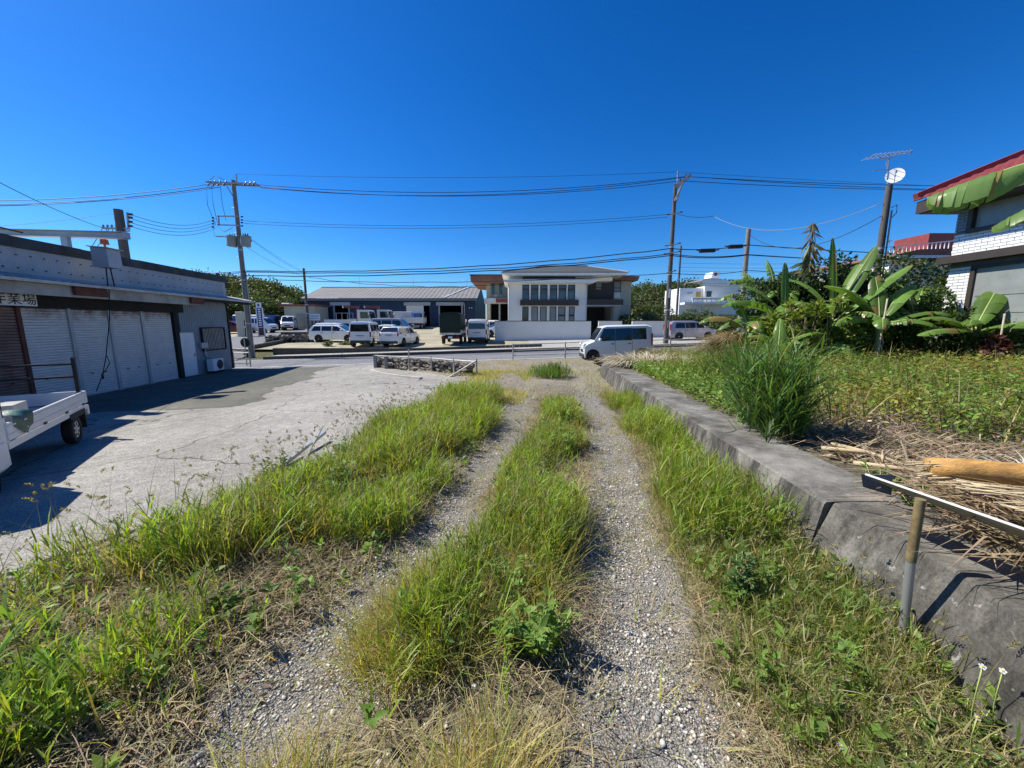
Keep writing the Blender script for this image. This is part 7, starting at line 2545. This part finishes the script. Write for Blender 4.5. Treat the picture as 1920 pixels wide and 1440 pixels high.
# tall reed clump beside the wall
rc = thing('reed_clump', 'tall dark green reed clump growing over the middle of the concrete wall', 'reed clump', (2.98, 4.35, Z(2.98, 4.35)))
rg = np.random.default_rng(44)
def _reed(nc, sx, sy, hh, cx=0., cy=0., z0=0.):
    c_ = np.stack([rg.normal(size=nc) * sx + cx, rg.normal(size=nc) * sy + cy], -1)
    it = iter([c_])
    global scatter
    keep_, scatter = scatter, (lambda *a: c_)
    out = stalks(nc, (0, 1, 0, 1), None, lambda x, y: hh * (1.15 - .5 * np.hypot((x - cx) / (2.2 * sx), (y - cy) / (2.2 * sy))) + 0 * x, (.11, .205, .055), .35, 13, .021, .30, rg=rg, zf=lambda x, y: z0 + 0 * x, dry=.05, lean=.35)
    scatter = keep_
    return out
link('leaf_blades', np_mesh('leaf_blades', *join(_reed(95, .13, .17, .95) + _reed(30, .10, .12, 1.08, .02, .05) + _reed(26, .10, .10, .6, -.05, -.32))), M['grass'], rc)
# second clump with broader pale reed tops further back
rc2 = thing('reed_clump', 'bright green reed clump behind the dark one, in front of the straw heap', 'reed clump', (bp(1410, 8.2), 8.2, Z(5.2, 8.2)))
n = 500
b0 = np.stack([rg.normal(size=n) * .32, rg.normal(size=n) * .3, rg.uniform(0, .45, n)], -1)
az = np.arctan2(b0[:, 1], b0[:, 0]) + rg.normal(size=n) * .6
arr = blades(b0, rg.uniform(.4, .85, n), rg.uniform(.010, .022, n), rg.uniform(.1, .9, n), az, col_rand(n, (.11, .19, .04), .35, rg), .7, 4)
link('leaf_blades', np_mesh('leaf_blades', *arr), M['grass'], rc2)

# dry palm litter on the bare part of the field
def litter_dens(x, y):
    return ((x > xwall(y) + .82) & (x < 7.5) & (y > .6) & (y < 6.8)) * (1 - .85 * field_dens(x, y))
n = 4600
c = scatter(n, 2.6, 7.5, .6, 6.8, litter_dens, rf_)
pos = np.stack([c[:, 0], c[:, 1], fieldz(c[:, 0], c[:, 1]) + rf_.uniform(.0, .07, n)], -1)
az = rf_.normal(size=n) * .5 + np.where(rf_.random(n) < .5, 2.6, -.4)
dl = blades(pos, rf_.uniform(.08, .34, n), rf_.uniform(.005, .020, n), rf_.uniform(1.1, 1.7, n), az + rf_.normal(size=n) * .5, col_rand(n, (.36, .28, .19), .55, rf_), .1, 3)
dl[0][:, 2] = np.maximum(dl[0][:, 2], fieldz(dl[0][:, 0], dl[0][:, 1]) + .004)
n2 = 2500
c = scatter(n2, 2.6, 7.5, .6, 6.8, litter_dens, rf_)
pos = np.stack([c[:, 0], c[:, 1], fieldz(c[:, 0], c[:, 1]) + rf_.uniform(.0, .06, n2)], -1)
dv = rf_.normal(size=(n2, 3)); dv[:, 2] *= .3
dl2 = leaves(pos, dv, rf_.uniform(.06, .16, n2), rf_.uniform(.03, .08, n2), col_rand(n2, (.30, .22, .15), .5, rf_), .3)
stuff('palm_litter', [dl, dl2], M['drygrass'], 'brown and pale dry palm leaf litter on the bare part of the field', 'litter')
GF = 'dry palm leaf stalks lying in the field'
for k, (a, b_) in enumerate((((1560, 832), (1720, 880)), ((1600, 868), (1830, 905)), ((1540, 840), (1690, 862)), ((1620, 790), (1700, 800)), ((1820, 845), (1910, 865)))):
    P0 = at(a[0], a[1], 1); P1 = at(b_[0], b_[1], 1)
    def grd(P, dz): 
        dd = P - Vector((0, 0, EYE)); t_ = (.38 + dz - EYE) / dd.z; return Vector((0, 0, EYE)) + dd * t_
    g0, g1 = grd(P0, .05), grd(P1, .05)
    o = MB().tube([Vector((0, 0, 0)), (g1 - g0) * .5 + Vector((0, 0, .02)), g1 - g0], .022, 6, .01).build('palm_stalk', M['straw'])
    o.location = g0
    tag(o, 'dry palm stalk lying in the field litter, the %s' % ['one reaching the concrete wall', 'long one nearest the tan sheath', 'thin one beside the wall', 'farthest one', 'rightmost one'][k], 'palm stalk', GF)
# curled pale frond
straw_heap('leaf_heap', 'heap of dry palm leaves behind the metal sheet under the tan stalk', 2.98, 1.7, (.62, .75, .27), 900, 12, (.40, .30, .19), .3, 'leaf heap', .018, z=.42)
straw_heap('dry_frond', 'curled pale dry palm frond behind the tan palm stalk', 3.7, 2.35, (.5, .35, .12), 320, 9, (.55, .50, .43), .3, 'palm frond', .022)
o = thing('dry_frond', 'dry palm leaf strips lying on the metal sheet beside the tan stalk', 'palm frond', (2.12, 1.9, .755))
mb = MB()
for k in range(90):
    y0 = random.uniform(-.62, .02); x0 = random.uniform(.06, .3); L_ = random.uniform(.2, .55)
    mb.tube([(x0, y0, .03 + random.uniform(0, .02)), (x0 + L_ * .5, y0 - L_ * .17 + random.uniform(-.06, .06), random.uniform(.0, .06)), (x0 + L_, y0 - L_ * .36 + random.uniform(-.08, .08), random.uniform(-.06, .05))], random.uniform(.0015, .0055), 4, .001)
mb.build('strip', M['straw'], o)
weed('small green sprout between wall and litter', 2.82, 2.75, .16, 6, .12, (.13, .2, .04), .08, 50)
weed('leafy sprout in front of the tan palm stalk', 2.75, 2.35, .16, 10, .18, (.10, .17, .04), .07, 51)

# ------------------------------------------------------------------ across the road: bushes, hills
GH = 'bushes behind the boundary walls'
hb = [(1182, 38.5, 1.1, 1.9, (.055, .085, .035), 'dark bush beside the white house'), (1212, 40, 1.7, 2.1, (.12, .135, .06), 'pale green bush behind the white boundary wall'), (1250, 40.5, 1.5, 1.9, (.11, .13, .055), 'pale bush right behind the tall dark pole'), (1285, 40, 1.5, 1.8, (.06, .10, .035), 'dark bush below the white vault roof house'), (1325, 39.5, 1.6, 1.9, (.10, .13, .05), 'light bush right of the minivan roof'), (1365, 38, 1.6, 1.7, (.07, .11, .04), 'bush behind the drooping banana leaves'), (1230, 47, 2.2, 3.2, (.07, .11, .035), 'tall bush behind the pale bushes'), (1305, 50, 2.4, 3.0, (.07, .10, .035), 'wide bush at the foot of the white vault roof house')]
for k, (u, Y, rx, hh, cbase, lab) in enumerate(hb):
    bush(lab, bp(u, Y), Y, (rx, 1.3, hh * .55), 2600, cbase, .26, 60 + k, z=float(lotz(18, min(Y, 40))), group=GH, lumps=10)
bush('small bright shrub in front of the old house porch', bp(920, 44), 44, (.7, .6, .6), 700, (.14, .22, .04), .22, 75)
bush('low weed bush in the gravel lot near the footway', -14.5, 30.5, (.5, .3, .25), 500, (.10, .13, .05), .12, 76)
bush('low green patch behind the delivery van on the lot', -13.6, 31.8, (.8, .4, .15), 500, (.13, .16, .06), .12, 77)


def hill(name, label, cx, cy, rx, ry, hgt, base_z, n_crown, seed, cbase, crown_r=(2.0, 3.6), ls=.75, nl=120):
    """rounded hill with a closed canopy of tree crowns"""
    rg = np.random.default_rng(seed)
    def hzf(x, y):
        u = ((x - cx) / rx) ** 2 + ((y - cy) / ry) ** 2
        return base_z + hgt * np.clip(1 - u, 0, 1) ** .8
    xs = lin(cx - rx, cx + rx, 40); ys = lin(cy - ry, cy + ry, 30)
    o = sheet(name + '_hill', xs, ys, lambda x, y: hzf(x, y) - .5, M['soil'])
    a = rg.random(n_crown * 2) * 6.28; r_ = np.sqrt(rg.random(n_crown * 2))
    X = cx + rx * r_ * np.cos(a); Y = cy + ry * r_ * np.sin(a)
    front = Y < cy + ry * .25
    X, Y = X[front][:n_crown], Y[front][:n_crown]
    parts = []
    for k in range(len(X)):
        R_ = rg.uniform(*crown_r)
        g = rg.uniform(.65, 1.35)
        cb = np.array(cbase) * g * (1 + (rg.random(3) - .5) * .25)
        V, q, t_, c = ellipsoid_leaves(nl, (R_, R_, R_ * .85), cb, .3, ls, 5, seed * 1000 + k, inner=.6, lw=.75)
        parts.append((V + np.array([X[k], Y[k], float(hzf(X[k], Y[k])) + R_ * .35]), q, t_, c))
    o = plant_mesh(name + '_forest', parts, M['leaf'])
    return tag(o, label, 'forest', kind='stuff')


hill('left', 'dense green forest covering the hill behind the workshop and shed', -77, 105, 27, 36, 10.6, 1.5, 420, 5, (.075, .105, .03), (1.5, 2.8), .5, 150)
hill('right', 'dense green forest on the low hill behind the white vault roof house', 58, 130, 60, 46, 9.5, 2.5, 420, 6, (.07, .095, .03), (2.0, 3.4), .6, 150)
GT = 'trees at the foot of the left hill'
for k, (u, Y, rx, hh, lab) in enumerate(((440, 60, 3.0, 5.0, 'green tree beyond the workshop corner'), (490, 66, 3.4, 5.4, 'green tree behind the dark navy van'), (525, 68, 3.2, 4.6, 'green tree left of the cream shed'), (405, 58, 3.0, 5.2, 'green tree half hidden by the workshop'), (470, 74, 3.6, 6.4, 'taller tree at the foot of the left hill'))):
    x = bp(u, Y)
    o = thing('tree', lab, 'tree', (x, Y, float(lotz(x, Y))), 0, GT)
    V, q, t_, c = ellipsoid_leaves(2600, (rx, rx * .8, hh * .42), (.075, .11, .03), .35, .38, 12, 300 + k, lw=.6)
    link('crown', np_mesh('crown', V + np.array([0, 0, hh * .58]), q, t_, c), M['leaf'], o)
    mb = MB().tube([(0, 0, -.2), (.1, 0, hh * .3), (0, .1, hh * .6)], .16, 8, .06)
    for a in range(4):
        mb.tube([(.08, 0, hh * .3), (math.cos(a * 1.6) * rx * .3, math.sin(a * 1.6) * rx * .3, hh * .55), (math.cos(a * 1.6) * rx * .6, math.sin(a * 1.6) * rx * .6, hh * .7)], .07, 6, .02)
    mb.build('trunk', M['bark'], o)
sheet('field_rise', lin(-60, -36, 10), lin(38, 60, 10), lambda x, y: lotz(x, y) + .03, M['soil'])
